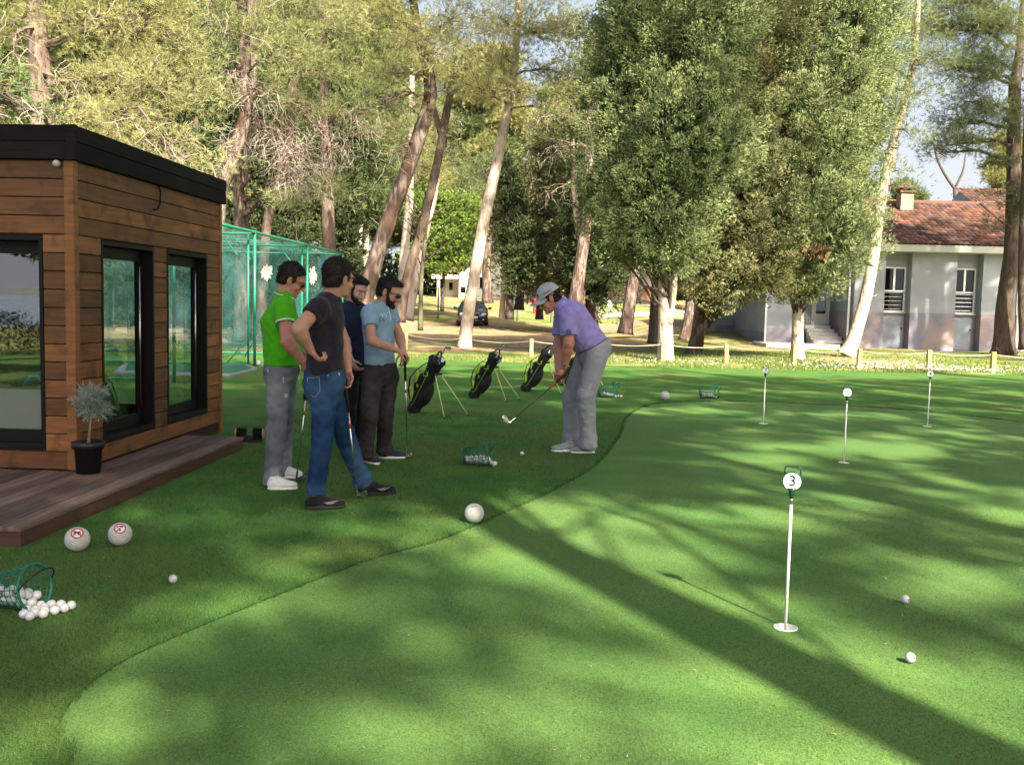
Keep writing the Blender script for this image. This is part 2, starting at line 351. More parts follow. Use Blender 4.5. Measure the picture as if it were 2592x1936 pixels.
# seam: a ragged line of taller fibres along the edge of the green
seg = np.concatenate([pg, pg[:1]]); dl = np.linalg.norm(np.diff(seg, axis=0), axis=1); s = np.concatenate([[0], np.cumsum(dl)]); t = rng.uniform(0, s[-1], 15000)
ex = np.interp(t, s, seg[:, 0]) + rng.normal(0, .012, len(t)); ey = np.interp(t, s, seg[:, 1]) + rng.normal(0, .012, len(t))
V, T = blades(ex, ey, np.full(len(t), -.002), rng.uniform(.006, .020, len(t)), np.clip(.0016 + .0006 * ey, .002, .01), .8); tb.add(V, T=T, tint=np.repeat(rng.random(len(t)) * .4, 3))
n3 = 150000; y3 = 2.0 + 5.5 * rng.random(n3) ** 1.8; x3 = rng.uniform(-.6, .62, n3) * y3; k = in_poly(x3, y3, pg) & (np.hypot(x3 - PINS['3'].x, y3 - PINS['3'].y) > .06); x3, y3 = x3[k], y3[k]
V, T = blades(x3, y3, np.full(len(x3), -.005), rng.uniform(.005, .011, len(x3)), .0020 + .0006 * y3, 1.2); nb_ = MB().add(V, T=T, tint=np.repeat(rng.random(len(x3)), 3))
solo('green_nap', nb_, mat('green_nap', (.055, .130, .032), rough=.8, tint=1, tc=(.165, .25, .068), spec=.1, trans=.2), 'very short clipped fibres of the putting green', 'turf', kind='stuff')
solo('turf_fibres', tb, mat('turf_fibre', (.024, .082, .017), rough=.6, tint=1, tc=(.12, .22, .055), spec=.2, trans=.25), 'long green artificial turf fibres around the putting green', 'turf', kind='stuff')
n4 = 520; y4 = 2.2 + 16 * rng.random(n4) ** 1.5; x4 = rng.uniform(-.5, .6, n4) * y4; V, T = blades(x4, y4, np.full(n4, .006), rng.uniform(.001, .004, n4), np.full(n4, .006), 9); V[2::3, :2] += rng.normal(0, .014, (n4, 2)); solo('needle_litter', MB().add(V, T=T, tint=np.repeat(rng.random(n4), 3)), mat('dry_needle', (.16, .10, .05), rough=.9, tint=1, tc=(.50, .42, .28)), 'sparse dry pine needles and petals lying on the turf', 'litter', kind='stuff')
# natural grass past the turf, with daisies
N2 = 120000; xx = rng.uniform(-14, 22, N2); e = turf_edge(xx); yy = e - .2 + rng.random(N2) ** 1.6 * 13; V, T = blades(xx, yy, terr(xx, yy), rng.uniform(.03, .13, N2), rng.uniform(.012, .03, N2), .8)
cl = np.sin(xx * 1.7 + 2 * np.sin(yy * .9)) * np.sin(yy * 1.3 + xx * .4); keep = (rng.random(N2) < .35 + .5 * cl) ; keep &= (xx > 2) | (yy < e + 2.5)
V = V.reshape(-1, 3, 3)[keep].reshape(-1, 3); T = np.arange(len(V)).reshape(-1, 3)
solo('grass', MB().add(V, T=T, tint=np.repeat(rng.random(len(T)), 3)), mat('grass_blade', (.07, .13, .025), rough=.7, tint=1, tc=(.20, .25, .07), trans=.3), 'uneven natural grass beyond the artificial turf', 'grass', kind='stuff')
xx = np.concatenate([rng.normal(10.5, 1.6, 420), rng.uniform(2, 18, 260)]); yy = turf_edge(xx) + .3 + np.abs(rng.normal(0, 1.6, len(xx))); k = yy < 33; xx, yy = xx[k], yy[k]
db = MB(); v0, t0 = ico(0)
zz = terr(xx, yy) + rng.uniform(.06, .11, len(xx))
Vd = (v0[None] * np.array([.022, .022, .008]) + np.stack([xx, yy, zz], 1)[:, None]).reshape(-1, 3); Td = (t0[None] + (np.arange(len(xx)) * 12)[:, None, None]).reshape(-1, 3)
solo('daisies', db.add(Vd, T=Td), mat('daisy_white', (.8, .8, .76)), 'tiny white daisies scattered in the grass before the grey bungalow', 'daisies', kind='stuff')

fb_ = MB(); n = 26000; x_ = rng.uniform(-22, 3, n); y_ = rng.uniform(-9.6, -8.4, n); z_ = rng.random(n) ** .7 * (1.05 + .18 * np.sin(x_ * 1.9) + .1 * np.sin(x_ * 5)); V, T = blades(x_, y_, z_ - .05, rng.uniform(.03, .08, n), rng.uniform(.03, .06, n), 2.5); V[:, 2] -= .1
solo('hedge', fb_.add(V, T=T, tint=.4), mat('hedge_leaf', (.018, .030, .012), (.035, .055, .02), rough=.8, scale=9), 'dark clipped hedge behind the photographer, mirrored in the kiosk window', 'hedge', loc=(-9, -9, 0))
# sea and low coast behind the camera (seen mirrored in the kiosk window)
solo('sea', MB().add([(-1500, -3000, -1.6), (1500, -3000, -1.6), (1500, -38, -1.6), (-1500, -38, -1.6)], Q=[(0, 1, 2, 3)]), mat('sea_water', (.10, .17, .24), (.16, .22, .28), rough=.25, scale=.05, bump=.3, bscale=2, spec=.5), kind='structure')
hx = np.linspace(-1500, 1500, 60); hb = MB(); H = np.stack([hx, np.full(60, -1450.), np.full(60, -3.)], 1); H2 = np.stack([hx, np.full(60, -1600.), 9 + 5 * np.sin(hx * .006) + 3 * np.sin(hx * .017)], 1); H3 = H.copy(); H3[:, 1] = -1900
J = np.arange(60); hb.add(np.concatenate([H, H2, H3]), Q=np.concatenate([np.stack([J[:-1] + o, J[:-1] + 60 + o, J[1:] + 60 + o, J[1:] + o], 1) for o in (0, 60)]))
solo('hills', hb, mat('coast', (.10, .13, .14), (.14, .16, .15), scale=.02), kind='structure', smooth=True)
# ================================================================== IMPLICIT SURFACES (for bodies and clothes)
def nrm(v): v = np.array(v, float); return v / (np.linalg.norm(v) + 1e-12)
_nr = np.random.default_rng(3); _nd = _nr.normal(size=(9, 3)); _nd /= np.linalg.norm(_nd, axis=1)[:, None]; _np = _nr.uniform(0, 6.28, 9)
def wob(X, Y, Z, f, zs=1.0):
    a = 0
    for i in range(3):
        w = _nd[i + 3]; q = np.sin((X * w[0] + Y * w[1] + Z * w[2]) * f * .6 + _np[i + 3]) * 1.6
        d = _nd[i]; a = a + np.sin((X * d[0] + Y * d[1]) * f + Z * f * (d[2] + zs) + _np[i] + q)
    return a / 3
class Vol:
    def __init__(s, lo, hi, h):
        s.o = np.array(lo, float); s.h = h; s.n = tuple(int(math.ceil((b - a) / h)) + 1 for a, b in zip(lo, hi)); s.a = np.full(s.n, .15, np.float32)
    def win(s, lo, hi):
        i0 = [max(0, int((a - o) / s.h)) for a, o in zip(lo, s.o)]; i1 = [min(n, int((b - o) / s.h) + 2) for b, o, n in zip(hi, s.o, s.n)]
        if any(b <= a for a, b in zip(i0, i1)): return None
        g = [s.o[k] + np.arange(i0[k], i1[k]) * s.h for k in range(3)]
        return tuple(slice(a, b) for a, b in zip(i0, i1)), g[0][:, None, None], g[1][None, :, None], g[2][None, None, :]
    def put(s, f, lo, hi, k, op='u'):
        w = s.win(np.array(lo) - k - .03, np.array(hi) + k + .03)
        if w is None: return
        sl, X, Y, Z = w; d = f(X, Y, Z).astype(np.float32); a = s.a[sl]
        if op == 'u':
            if k > 0: h = np.maximum(k - np.abs(a - d), 0) / k; r = np.minimum(a, d) - h * h * k * .25
            else: r = np.minimum(a, d)
        else:
            d = -d
            if k > 0: h = np.maximum(k - np.abs(a - d), 0) / k; r = np.maximum(a, d) + h * h * k * .25
            else: r = np.maximum(a, d)
        s.a[sl] = r
    def cone(s, p, q, r1, r2, k=.02, clip=0, flat=None, fs=1.0, op='u', nz=0, nf=30):
        # tapered limb; clip: 1 flat end at q, 2 flat at both; flat: unit vector along which the section is scaled by fs
        p = np.array(p, float); q = np.array(q, float); ab = q - p; L = np.linalg.norm(ab); t_ = ab / L; R = max(r1, r2) * max(1, fs)
        fl = None if flat is None else nrm(np.array(flat) - t_ * np.dot(flat, t_))
        def f(X, Y, Z):
            x, y, z = X - p[0], Y - p[1], Z - p[2]; t = (x * t_[0] + y * t_[1] + z * t_[2]); tc = np.clip(t / L, 0, 1)
            dx, dy, dz = x - tc * ab[0], y - tc * ab[1], z - tc * ab[2]
            if fl is not None:
                e = dx * fl[0] + dy * fl[1] + dz * fl[2]; e2 = e * (1 / fs - 1); dx, dy, dz = dx + e2 * fl[0], dy + e2 * fl[1], dz + e2 * fl[2]
            d = np.sqrt(dx * dx + dy * dy + dz * dz) - (r1 + (r2 - r1) * tc)
            if clip >= 1: d = np.maximum(d, t - L)
            if clip >= 2: d = np.maximum(d, -t)
            if nz: d = d + nz * wob(X, Y, Z, nf)
            return d
        s.put(f, np.minimum(p, q) - R, np.maximum(p, q) + R, k, op)
    def ell(s, c, fr, rad, k=.02, op='u', nz=0, nf=30, cut=None):
        c = np.array(c, float); M = np.array([nrm(v) for v in fr]); rad = np.array(rad, float); R = rad.max(); mr = rad.min()
        def f(X, Y, Z):
            x, y, z = X - c[0], Y - c[1], Z - c[2]; k0 = 0; k1 = 0
            for i in range(3):
                e = x * M[i, 0] + y * M[i, 1] + z * M[i, 2]; k0 = k0 + (e / rad[i]) ** 2; k1 = k1 + (e / rad[i] ** 2) ** 2
            k0 = np.sqrt(k0); d = k0 * (k0 - 1) / (np.sqrt(k1) + 1e-9)
            if nz: d = d + nz * wob(X, Y, Z, nf)
            if cut is not None: d = np.maximum(d, cut(X, Y, Z))
            return d
        s.put(f, c - R, c + R, k, op)
    def plane(s, p, n, lo=None, hi=None, k=0):        # remove everything on the +n side
        p = np.array(p, float); n = nrm(n)
        lo = s.o if lo is None else lo; hi = s.o + np.array(s.n) * s.h if hi is None else hi
        w = s.win(lo, hi)
        if w is None: return
        sl, X, Y, Z = w; s.a[sl] = np.maximum(s.a[sl], ((X - p[0]) * n[0] + (Y - p[1]) * n[1] + (Z - p[2]) * n[2]).astype(np.float32))
    def disp(s, amp, f, zs=1.0):
        w = s.win(s.o, s.o + np.array(s.n) * s.h); sl, X, Y, Z = w
        s.a[sl] = s.a[sl] + (amp * wob(X, Y, Z, f, zs)).astype(np.float32)
    def mb(s, tint=.5):
        a = s.a; nx, ny, nz = s.n; ins = a < 0; cn = (nx - 1, ny - 1, nz - 1); tot = cn[0] * cn[1] * cn[2]
        ids = []; pts = []; quads = []
        def cid(i, j, k): return (i * cn[1] + j) * cn[2] + k
        for ax in range(3):
            sa = [slice(None)] * 3; sb = [slice(None)] * 3; sa[ax] = slice(0, -1); sb[ax] = slice(1, None)
            A, B = ins[tuple(sa)], ins[tuple(sb)]; idx = np.nonzero(A != B); i, j, k = idx
            o1, o2 = [x for x in range(3) if x != ax]
            ok = (idx[o1] > 0) & (idx[o2] > 0) & (idx[o1] < s.n[o1] - 1) & (idx[o2] < s.n[o2] - 1)
            i, j, k = i[ok], j[ok], k[ok]; va = a[tuple(sa)][i, j, k]; vb = a[tuple(sb)][i, j, k]; t = va / (va - vb)
            P = np.stack([i, j, k], 1).astype(float); P[:, ax] += t; cells = []
            for d1, d2 in ((-1, -1), (0, -1), (0, 0), (-1, 0)):
                q = [i.copy(), j.copy(), k.copy()]; q[o1] = q[o1] + d1; q[o2] = q[o2] + d2; c = cid(*q); cells.append(c); ids.append(c); pts.append(P)
            qd = np.stack(cells, 1); flip = (va < 0) ^ (ax == 1); qd[~flip] = qd[~flip][:, ::-1]; quads.append(qd)
        ids = np.concatenate(ids); pts = np.concatenate(pts); u, inv = np.unique(ids, return_inverse=True)
        cnt = np.bincount(inv); V = np.stack([np.bincount(inv, pts[:, c]) / cnt for c in range(3)], 1) * s.h + s.o
        Q = np.searchsorted(u, np.concatenate(quads)); return MB().add(V, Q=Q, tint=tint)

# ------------------------------------------------------------------ head, hair, hands
class Head:
    def __init__(s, c, f, u, sc=1.0):
        s.c = np.array(c, float); s.f = nrm(f); u = np.array(u, float); s.u = nrm(u - s.f * u.dot(s.f)); s.s = np.cross(s.f, s.u); s.k = sc; s.fr = (s.f, s.s, s.u)
    def p(s, f, r, u): return s.c + (s.f * f + s.s * r + s.u * u) * s.k
    def e(s, v, c, rad, fr=None, **kw): v.ell(s.p(*c), fr or s.fr, np.array(rad) * s.k, **kw)
    def build(s, v, neck):
        k = s.k
        v.cone(s.p(-.028, 0, -.055), neck, .058 * k, .066 * k, k=.03)
        s.e(v, (-.014, 0, .032), (.100, .077, .090), k=.02)
        s.e(v, (.024, 0, -.03), (.068, .060, .080), k=.02)
        s.e(v, (.040, 0, -.085), (.046, .044, .030), k=.02)
        s.e(v, (.082, 0, -.103), (.016, .022, .015), k=.018)
        s.e(v, (.078, 0, .024), (.016, .050, .012), k=.012)
        for g in (-1, 1):
            s.e(v, (.100, g * .032, .000), (.016, .019, .014), k=.012, op='s'); s.e(v, (.076, g * .032, .000), (.013, .014, .012), k=.004)
            s.e(v, (.066, g * .045, -.035), (.02, .018, .02), k=.02)
            s.e(v, (-.006, g * .079, -.012), (.019, .009, .033), fr=(s.f, s.s + s.f * .3 * g, s.u), k=.006); s.e(v, (.000, g * .090, -.010), (.009, .008, .016), k=.004, op='s')
        v.cone(s.p(.088, 0, .006), s.p(.113, 0, -.034), .008 * k, .0125 * k, k=.010)
        for g in (-1, 1): s.e(v, (.103, g * .011, -.038), (.010, .008, .008), k=.008)
        s.e(v, (.090, 0, -.061), (.012, .024, .007), k=.006); s.e(v, (.089, 0, -.073), (.011, .021, .008), k=.006); s.e(v, (.104, 0, -.067), (.008, .022, .0018), k=.004, op='s')
    def hair(s, grow=.007, line=.012, slope=.70, quiff=None, crop=True, nz=.003, side=.0, back=-.07):
        v = Vol(s.c - .17 * s.k, s.c + .17 * s.k, .0045); s.e(v, (-.019, 0, .040), (.098 + grow * .6, .0765 + grow * .35, .0905 + grow * .6), k=0, nz=nz * .7, nf=160)
        if quiff: s.e(v, quiff[0], quiff[1], k=.02, nz=.004, nf=170)
        n = s.u * 1.0 - s.f * slope; v.plane(s.p(0, 0, line), -n, k=0)
        for g in (-1, 1) if side >= 0 else ():
            v.cone(s.p(.022, g * .071, .035), s.p(.014, g * .073, -.004 - side), .010 * s.k, .004 * s.k, k=.008)
        for g in (-1, 1): s.e(v, (.010, g * .0665, .016), (.024, .0125, .036), k=.012, nz=.001, nf=200); s.e(v, (-.044, g * .056, -.022), (.030, .018, .038), k=.02)
        s.e(v, (-.058, 0, -.03), (.048, .060, .052), k=.02)
        v.plane(s.p(-.05, 0, back), -s.u)
        m = v.mb(); P = m.arr(); P = P[rng.integers(0, len(P), 2600)]; d = P - s.p(0, 0, .02); d /= np.linalg.norm(d, axis=1)[:, None]; d = d * .55 - s.u * .45 - s.f * .25 * (d @ s.f < .5)[:, None] + rng.normal(0, .25, P.shape); d /= np.linalg.norm(d, axis=1)[:, None]; w = np.cross(d, rng.normal(size=P.shape)); w /= np.linalg.norm(w, axis=1)[:, None]; L_ = rng.uniform(.010, .022, (len(P), 1)); m.add(np.stack([P - w * .002, P + w * .002, P + d * L_], 1).reshape(-1, 3), T=np.arange(3 * len(P)).reshape(-1, 3)); return m
    def beard(s, g=.0025, top=-.052):
        v = Vol(s.c - .17 * s.k, s.c + .17 * s.k, .004); s.e(v, (.024, 0, -.03), (.068 + g, .060 + g, .080 + g), k=.02, nz=.0015, nf=200)
        s.e(v, (.040, 0, -.085), (.046 + g, .044 + g, .030 + g), k=.02); s.e(v, (.082, 0, -.103), (.016 + g, .022 + g, .015 + g), k=.018, nz=.0015, nf=200)
        s.e(v, (.092, 0, -.052), (.012, .028, .005), k=.006)
        v.plane(s.p(.06, 0, top), s.u * 1.0 + s.f * .35); v.plane(s.p(.012, 0, 0), -s.f - s.u * .15)
        s.e(v, (.100, 0, -.067), (.022, .020, .009), k=.003, op='s')
        for q in (-1, 1): v.cone(s.p(.022, q * .068, -.012), s.p(.035, q * .060, -.07), .008, .012, k=.015)
        return v.mb()
def hand(v, w, d, n, curl=(.5, .7, .5), spread=.0, sc=1.0, thumb=1, tcurl=.5, straight=0):
    # w wrist, d direction of the palm, n palm normal (fingers close towards it); thumb side = +-cross(d, n)
    d = nrm(d); n = nrm(np.array(n) - d * np.dot(n, d)); sd = np.cross(d, n) * thumb
    v.ell(np.array(w) + d * .048 * sc, (d, sd, n), np.array([.050, .040, .017]) * sc, k=.012)
    v.cone(np.array(w) - d * .01, np.array(w) + d * .03 * sc, .024 * sc, .020 * sc, k=.012, flat=n, fs=.75)
    Ls = [(.040, .026, .021), (.044, .029, .022), (.041, .027, .021), (.033, .021, .018)]
    for i in range(4):
        off = (1.5 - i) * .0205 * sc; p = np.array(w) + d * (.086 - .004 * abs(i - 1)) * sc + sd * off; a = 0; dd = nrm(d + sd * (1.5 - i) * spread)
        for j in range(3):
            a += curl[j] * (1 + .07 * i); t = dd * math.cos(a) + n * math.sin(a); q = p + t * Ls[i][j] * sc
            v.cone(p, q, (.0094 - .0009 * j) * sc, (.0088 - .0009 * j) * sc, k=.004 if j == 0 else .001); p = q
    p = np.array(w) + d * .022 * sc + sd * .026 * sc; a = .75; m = p
    for j, L_ in enumerate((.040, .030, .024)):
        t = nrm(d * math.cos(a) + sd * math.sin(a) + n * (.25 + tcurl * j * .5)); q = m + t * L_ * sc; v.cone(m, q, (.0125 - .0015 * j) * sc, (.0115 - .0018 * j) * sc, k=.008 if j == 0 else .002); m = q; a -= tcurl * .6
def shades(h, sc=1.0):
    b = MB()
    for g in (-1, 1):
        for a in range(1): b.tube([h.p(-.004, g * .081, .004), h.p(.045, g * .080, .010), h.p(.088, g * .066, .010)], [.003, .003, .004], n=6, flat=1)
        V, T = ico(2); F_ = np.array([h.f + h.s * .35 * g, h.s - h.f * .35 * g, h.u]); b.add((V * np.array([.005, .030, .021])) @ F_ + h.p(.101, g * .034, .001), T=T)
    b.tube([h.p(.106, -.02, .008), h.p(.110, 0, .009), h.p(.106, .02, .008)], .0025, n=6); return b
def shoe(heel, toe, up=(0, 0, 1), w=.047, high=.05, chunky=0, sole=None):
    """returns (upper, sole) buffers; heel and toe on the ground"""
    h = np.array(heel, float); t = np.array(toe, float); d = nrm(t - h); L = np.linalg.norm(t - h); s = np.cross([0, 0, 1.0], d)
    lo = np.minimum(h, t) - .08; hi = np.maximum(h, t) + .08; lo[2] = -.02; hi[2] = .2
    v = Vol(lo, hi, .0045); Zv = np.array([0, 0, 1.0]); sh = .022 + chunky
    v.ell(h + d * L * .24 + Zv * (.045 + chunky), (d, s, Zv), (L * .27, w * .82, .044), k=.02)
    v.ell(h + d * L * .66 + Zv * .036, (d, s, Zv), (L * .35, w, .034), k=.03)
    v.cone(h + d * L * .22 + Zv * .06, h + d * L * .20 + Zv * (.085 + high * .3), w * .8, w * .72, k=.02, clip=1)
    v.cone(h + d * L * .36 + Zv * .078, h + d * L * .62 + Zv * .056, .022, .018, k=.02)
    v.plane(h + Zv * .012, -Zv); v.disp(.0012, 120)
    v2 = Vol(lo, hi, .0045)
    v2.ell(h + d * L * .27 + Zv * .01, (d, s, Zv), (L * .29, w * .92, sh), k=.01); v2.ell(h + d * L * .66 + Zv * .01, (d, s, Zv), (L * .365, w * 1.06, sh), k=.03); v2.cone(h + d * L * .3 + Zv * .01, h + d * L * .66 + Zv * .01, w * .8, w * .9, k=.02, flat=(0, 0, 1), fs=.4)
    v2.plane(h + Zv * (sh + .004), Zv); v2.plane(h + Zv * .001, -Zv); return v.mb(), v2.mb(), (h, d, s, L)

SK = {}
def skin(name, c, c2):
    m = mat(name, c, c2, rough=.55, scale=22, spec=.35, sss=.12, contrast=(.3, .8)); return m
M_skin = skin('skin', (.46, .25, .18), (.38, .18, .13)); M_skin_red = skin('sunburnt_skin', (.44, .18, .13), (.48, .23, .17)); M_skin_pale = skin('pale_skin', (.56, .34, .26), (.46, .25, .19))
M_hair = mat('dark_hair', (.006, .005, .005), (.014, .011, .010), rough=.6, scale=30, stretch=(1, 1, .3), bump=.6, bscale=90, dist=.004, spec=.25)
M_hair_brown = mat('brown_hair', (.010, .007, .006), (.022, .014, .011), rough=.6, scale=30, bump=.6, bscale=90, dist=.004, spec=.25)
M_shade = mat('sunglass', (.006, .006, .008), rough=.12, spec=.8)
def cloth(name, c1, c2, scale=14, bump=.55, bs=16, **k): return mat(name, c1, c2, rough=.92, scale=scale, bump=bump, bscale=bs, spec=.12, sheen=.1, dist=.03, grain=(220, .12), **k)

def eyes(h, parent, brow=True):
    b = MB()
    for g in (-1, 1): b.ball(h.p(.0815, g * .032, -.001), .0085)
    part('eye', b, M_eye, parent, True)
    if brow:
        b = MB()
        for g in (-1, 1): b.tube([h.p(.096, g * .014, .019), h.p(.094, g * .034, .024), h.p(.078, g * .052, .017)], [.003, .004, .002], n=6)
        part('eyebrow', b, M_hair, parent, True)
M_eye = mat('eye', (.25, .22, .2), rough=.2, spec=.5)
def bbox(pts, m=.22):
    P = np.array(pts); lo = P.min(0) - m; hi = P.max(0) + m; return lo, hi

def figure(label, J, head, skinm, loc, sleeve=.55, fat=0.0, arms=((.050, .043, .036, .026),) * 2, hands=()):
    """one continuous skin: head, neck, torso, arms, hands, legs, feet"""
    lo, hi = bbox(list(J.values()) + [head.c], .2); lo[2] = max(lo[2], -.02); v = Vol(lo, hi, .0052)
    sd = nrm(np.array(J['shR']) - np.array(J['shL'])); up = nrm(np.array(J['neck']) - np.array(J['pel'])); fr = (sd, up, np.cross(sd, up))
    v.cone(J['pel'], J['chest'], .11, .115, k=.05, flat=sd, fs=1.3); v.cone(J['chest'], J['neck'], .10, .05, k=.05, flat=sd, fs=1.35)
    v.cone(J['shL'], J['shR'], .048, .048, k=.05)
    head.build(v, J['neck'])
    for g, (r0, r1, r2, r3) in zip('LR', arms):
        S, E, Wr = (np.array(J[x + g], float) for x in ('sh', 'el', 'wr')); v.cone(S, E, r0, r1, k=.03); m = E * .72 + Wr * .28
        v.cone(E, m, r1 * .92, r2 * 1.08, k=.02); v.cone(m, Wr, r2 * 1.08, r3, k=.02)
        Hp, Kn, An = (np.array(J[x + g], float) for x in ('hip', 'kn', 'an')); v.cone(Hp, Kn, .078, .05, k=.03); v.cone(Kn, An, .048, .034, k=.02)
        v.cone(An, An + np.array([0, 0, -.04]), .034, .034, k=.01)
    for hd in hands: hand(v, **hd)
    o = solo('person', v.mb(), skinm, label, 'person', loc=loc, smooth=True); return o
# ================================================================== PEOPLE
def q3(x, y, Yd): return np.array(list(at(*R3(x, y), Yd)))
def g3(x, y): return np.array(list(gnd(*R3(x, y))))
def q8(x, y, Yd): return np.array(list(at(*R8(x, y), Yd)))
def g8(x, y): return np.array(list(gnd(*R8(x, y))))
UP = np.array([0, 0, 1.0])
def shirt_mb(J, hem, rb=.135, rc=.128, wid=1.25, sl=.45, sr=(.072, .068), nz=.0055, extra=None, hemn=(0, 0, -1), belly=None):
    lo, hi = bbox([J['shL'], J['shR'], J['neck'], hem], .22); v = Vol(lo, hi, .0072); sd = nrm(np.array(J['shR']) - np.array(J['shL']))
    ch = np.array(J['chest']); hem = np.array(hem)
    v.cone(ch, hem - (ch - hem) * .12, rc, rb, k=.04, flat=sd, fs=wid)
    if belly is not None: v.cone(ch, belly, rc, rb * 1.05, k=.05, flat=sd, fs=wid * .95)
    v.cone(ch, np.array(J['neck']) - (J['neck'] - ch) * .25, rc, .085, k=.05, flat=sd, fs=1.35)
    a = np.array(J['shL']); b = np.array(J['shR']); v.cone(a * .93 + b * .07, b * .93 + a * .07, .064, .064, k=.06)
    v.cone(np.array(J['neck']) - (J['neck'] - ch) * .2, J['neck'], .07, .062, k=.04)
    v.disp(nz, 24, -.6); v.disp(nz * .6, 52, 1.2); v.plane(hem, hemn)
    sv_ = Vol(*bbox([J['shL'], J['shR'], J['elL'], J['elR'], J['wrL'], J['wrR']], .15), .0072)
    for g in 'LR':
        S, E, Wr = (np.array(J[x + g], float) for x in ('sh', 'el', 'wr'))
        if sl <= 1: sv_.cone(S, S + (E - S) * sl, sr[0], sr[1], k=.03, clip=1, nz=.002, nf=60)
        else: sv_.cone(S, E, sr[0], sr[1], k=.03, nz=.003, nf=60); sv_.cone(E, E + (Wr - E) * (sl - 1), sr[1], sr[1] * .75, k=.03, clip=1, nz=.003, nf=70)
    m = v.mb(); m2 = sv_.mb()
    # join the sleeves into the same volume so the garment is one surface
    lo = np.minimum(v.o, sv_.o); hi = np.maximum(v.o + np.array(v.n) * v.h, sv_.o + np.array(sv_.n) * v.h); w = Vol(lo, hi, .0072)
    def paste(s):
        i = np.round((s.o - w.o) / w.h).astype(int); i = np.clip(i, 0, np.array(w.n) - np.array(s.n)); sl_ = tuple(slice(a, a + n) for a, n in zip(i, s.n)); a = w.a[sl_]; d = s.a; k = .055
        h = np.maximum(k - np.abs(a - d), 0) / k; w.a[sl_] = np.minimum(a, d) - h * h * k * .25
    paste(v); paste(sv_)
    if extra: extra(w)
    return w.mb()
def trouser_mb(J, waist, wn=(0, 0, 1), r=(.092, .075, .066), rp=.125, wid=1.2, nz=.0075, hem=.05, fr=None, seat=None, top=None):
    pts = [J[x] for x in ('hipL', 'hipR', 'knL', 'knR', 'anL', 'anR', 'pel')]; lo, hi = bbox(pts, .2); lo[2] = .0; v = Vol(lo, hi, .0078)
    sd = nrm(np.array(J['hipR']) - np.array(J['hipL'])); P = np.array(J['pel'])
    v.cone(np.array(waist) + np.array(wn) * .05, P, rp * .95, rp, k=.04, flat=sd, fs=wid)
    v.cone(P, (np.array(J['hipL']) + np.array(J['hipR'])) / 2, rp, rp * .85, k=.04, flat=sd, fs=wid)
    if seat is not None: v.ell(seat[0], ((1, 0, 0), (0, 1, 0), (0, 0, 1)), seat[1], k=.05)
    for g in 'LR':
        H_, K_, A_ = (np.array(J[x + g], float) for x in ('hip', 'kn', 'an')); v.cone(H_, K_, r[0], r[1], k=.025); v.cone(K_, A_, r[1], r[2], k=.02); e = A_ + nrm(A_ - K_) * hem
        v.cone(A_, e, r[2], r[2] * 1.03, k=.01, clip=1)
        v.cone(A_ + np.array([0, 0, .03]), A_ + np.array([0, 0, -.01]), r[2] * 1.08, r[2] * 1.10, k=.02, nz=.006, nf=55)
    v.disp(nz * .8, 22, -.7); v.disp(nz * .6, 48, 1.6); v.plane(waist, wn); v.plane((0, 0, .018), (0, 0, -1)); return v.mb()
def collar_mb(c, ax, r=.066, h=.034, n=28, flare=1.22):
    return MB().lathe([(r * 1.0, -.012), (r * .93, h * .7), (r * .95, h), (r * 1.0, h * .98), (r * flare, -.006), (r * flare * .97, -.010)], c, ax, n)
def add_shoes(p, pairs, upm, solem, w=.046, chunky=0, lace=None, mark=None, sole_name='sole'):
    for heel, toe in pairs:
        a, b, (h, d, s, L) = shoe(heel, toe, w=w, chunky=chunky); sh = part('shoe', a, upm, p, True); part('sole', b, solem, sh, True)
        if lace:
            lb = MB()
            for i in range(5):
                c = h + d * L * (.40 + .055 * i) + UP * (.097 + chunky * .6 - .0085 * i); lb.tube([c - s * .024 - UP * .006, c, c + s * .024 - UP * .006], .0028, n=5)
            part('laces', lb, lace, sh)
        if mark:
            side = -1 if (s[1] > 0) else 1
            pts = [(.42, .050), (.52, .036), (.62, .037), (.80, .060), (.62, .046), (.52, .045)]
            P = [h + d * L * x + s * side * (w * .93 - .004 * abs(x - .6)) + UP * (z + chunky * .3) for x, z in pts]
            part('shoe_stripe', MB().poly(P, d=s * side * .006), mark, sh)

# ---- man in green
J = dict(pel=q3(205, 770, 7.70), chest=q3(200, 490, 7.70), neck=q3(222, 335, 7.70), shR=q3(220, 400, 7.53), shL=q3(225, 395, 7.88), elR=q3(240, 590, 7.44), wrR=q3(325, 700, 7.48),
         elL=q3(300, 580, 8.0), wrL=q3(352, 690, 7.72), hipR=q3(190, 820, 7.62), hipL=q3(225, 820, 7.82), knR=q3(178, 1090, 7.56), knL=q3(222, 1080, 7.86), anR=q3(155, 1385, 7.50), anL=q3(212, 1320, 7.90))
hd = Head(q3(266, 240, 7.70), (.88, .16, -.45), (.42, 0, .90), 1.03)
G0 = tuple(gnd(*R3(180, 1400)))
p = figure('person in a bright green polo shirt and faded grey jeans at the left', J, hd, M_skin_red, G0, arms=((.052, .050, .044, .029),) * 2,
           hands=(dict(w=J['wrR'], d=(.35, .25, -.85), n=(.3, .9, .1), curl=(.6, .9, .6), thumb=1), dict(w=J['wrL'], d=(-.05, -.2, -.9), n=(.3, -.9, 0), curl=(.6, .9, .6), thumb=-1)))
green = cloth('green_polo', (.075, .40, .010), (.06, .34, .008))
sh = part('polo_shirt', shirt_mb(J, q3(208, 722, 7.70), rb=.140, rc=.132, wid=1.22, sl=.44, sr=(.074, .072), belly=q3(222, 640, 7.70)), green, p, True)
S, E = J['shR'], J['elR']; trim = cloth('white_trim', (.62, .70, .68), (.5, .6, .6))
b = MB()
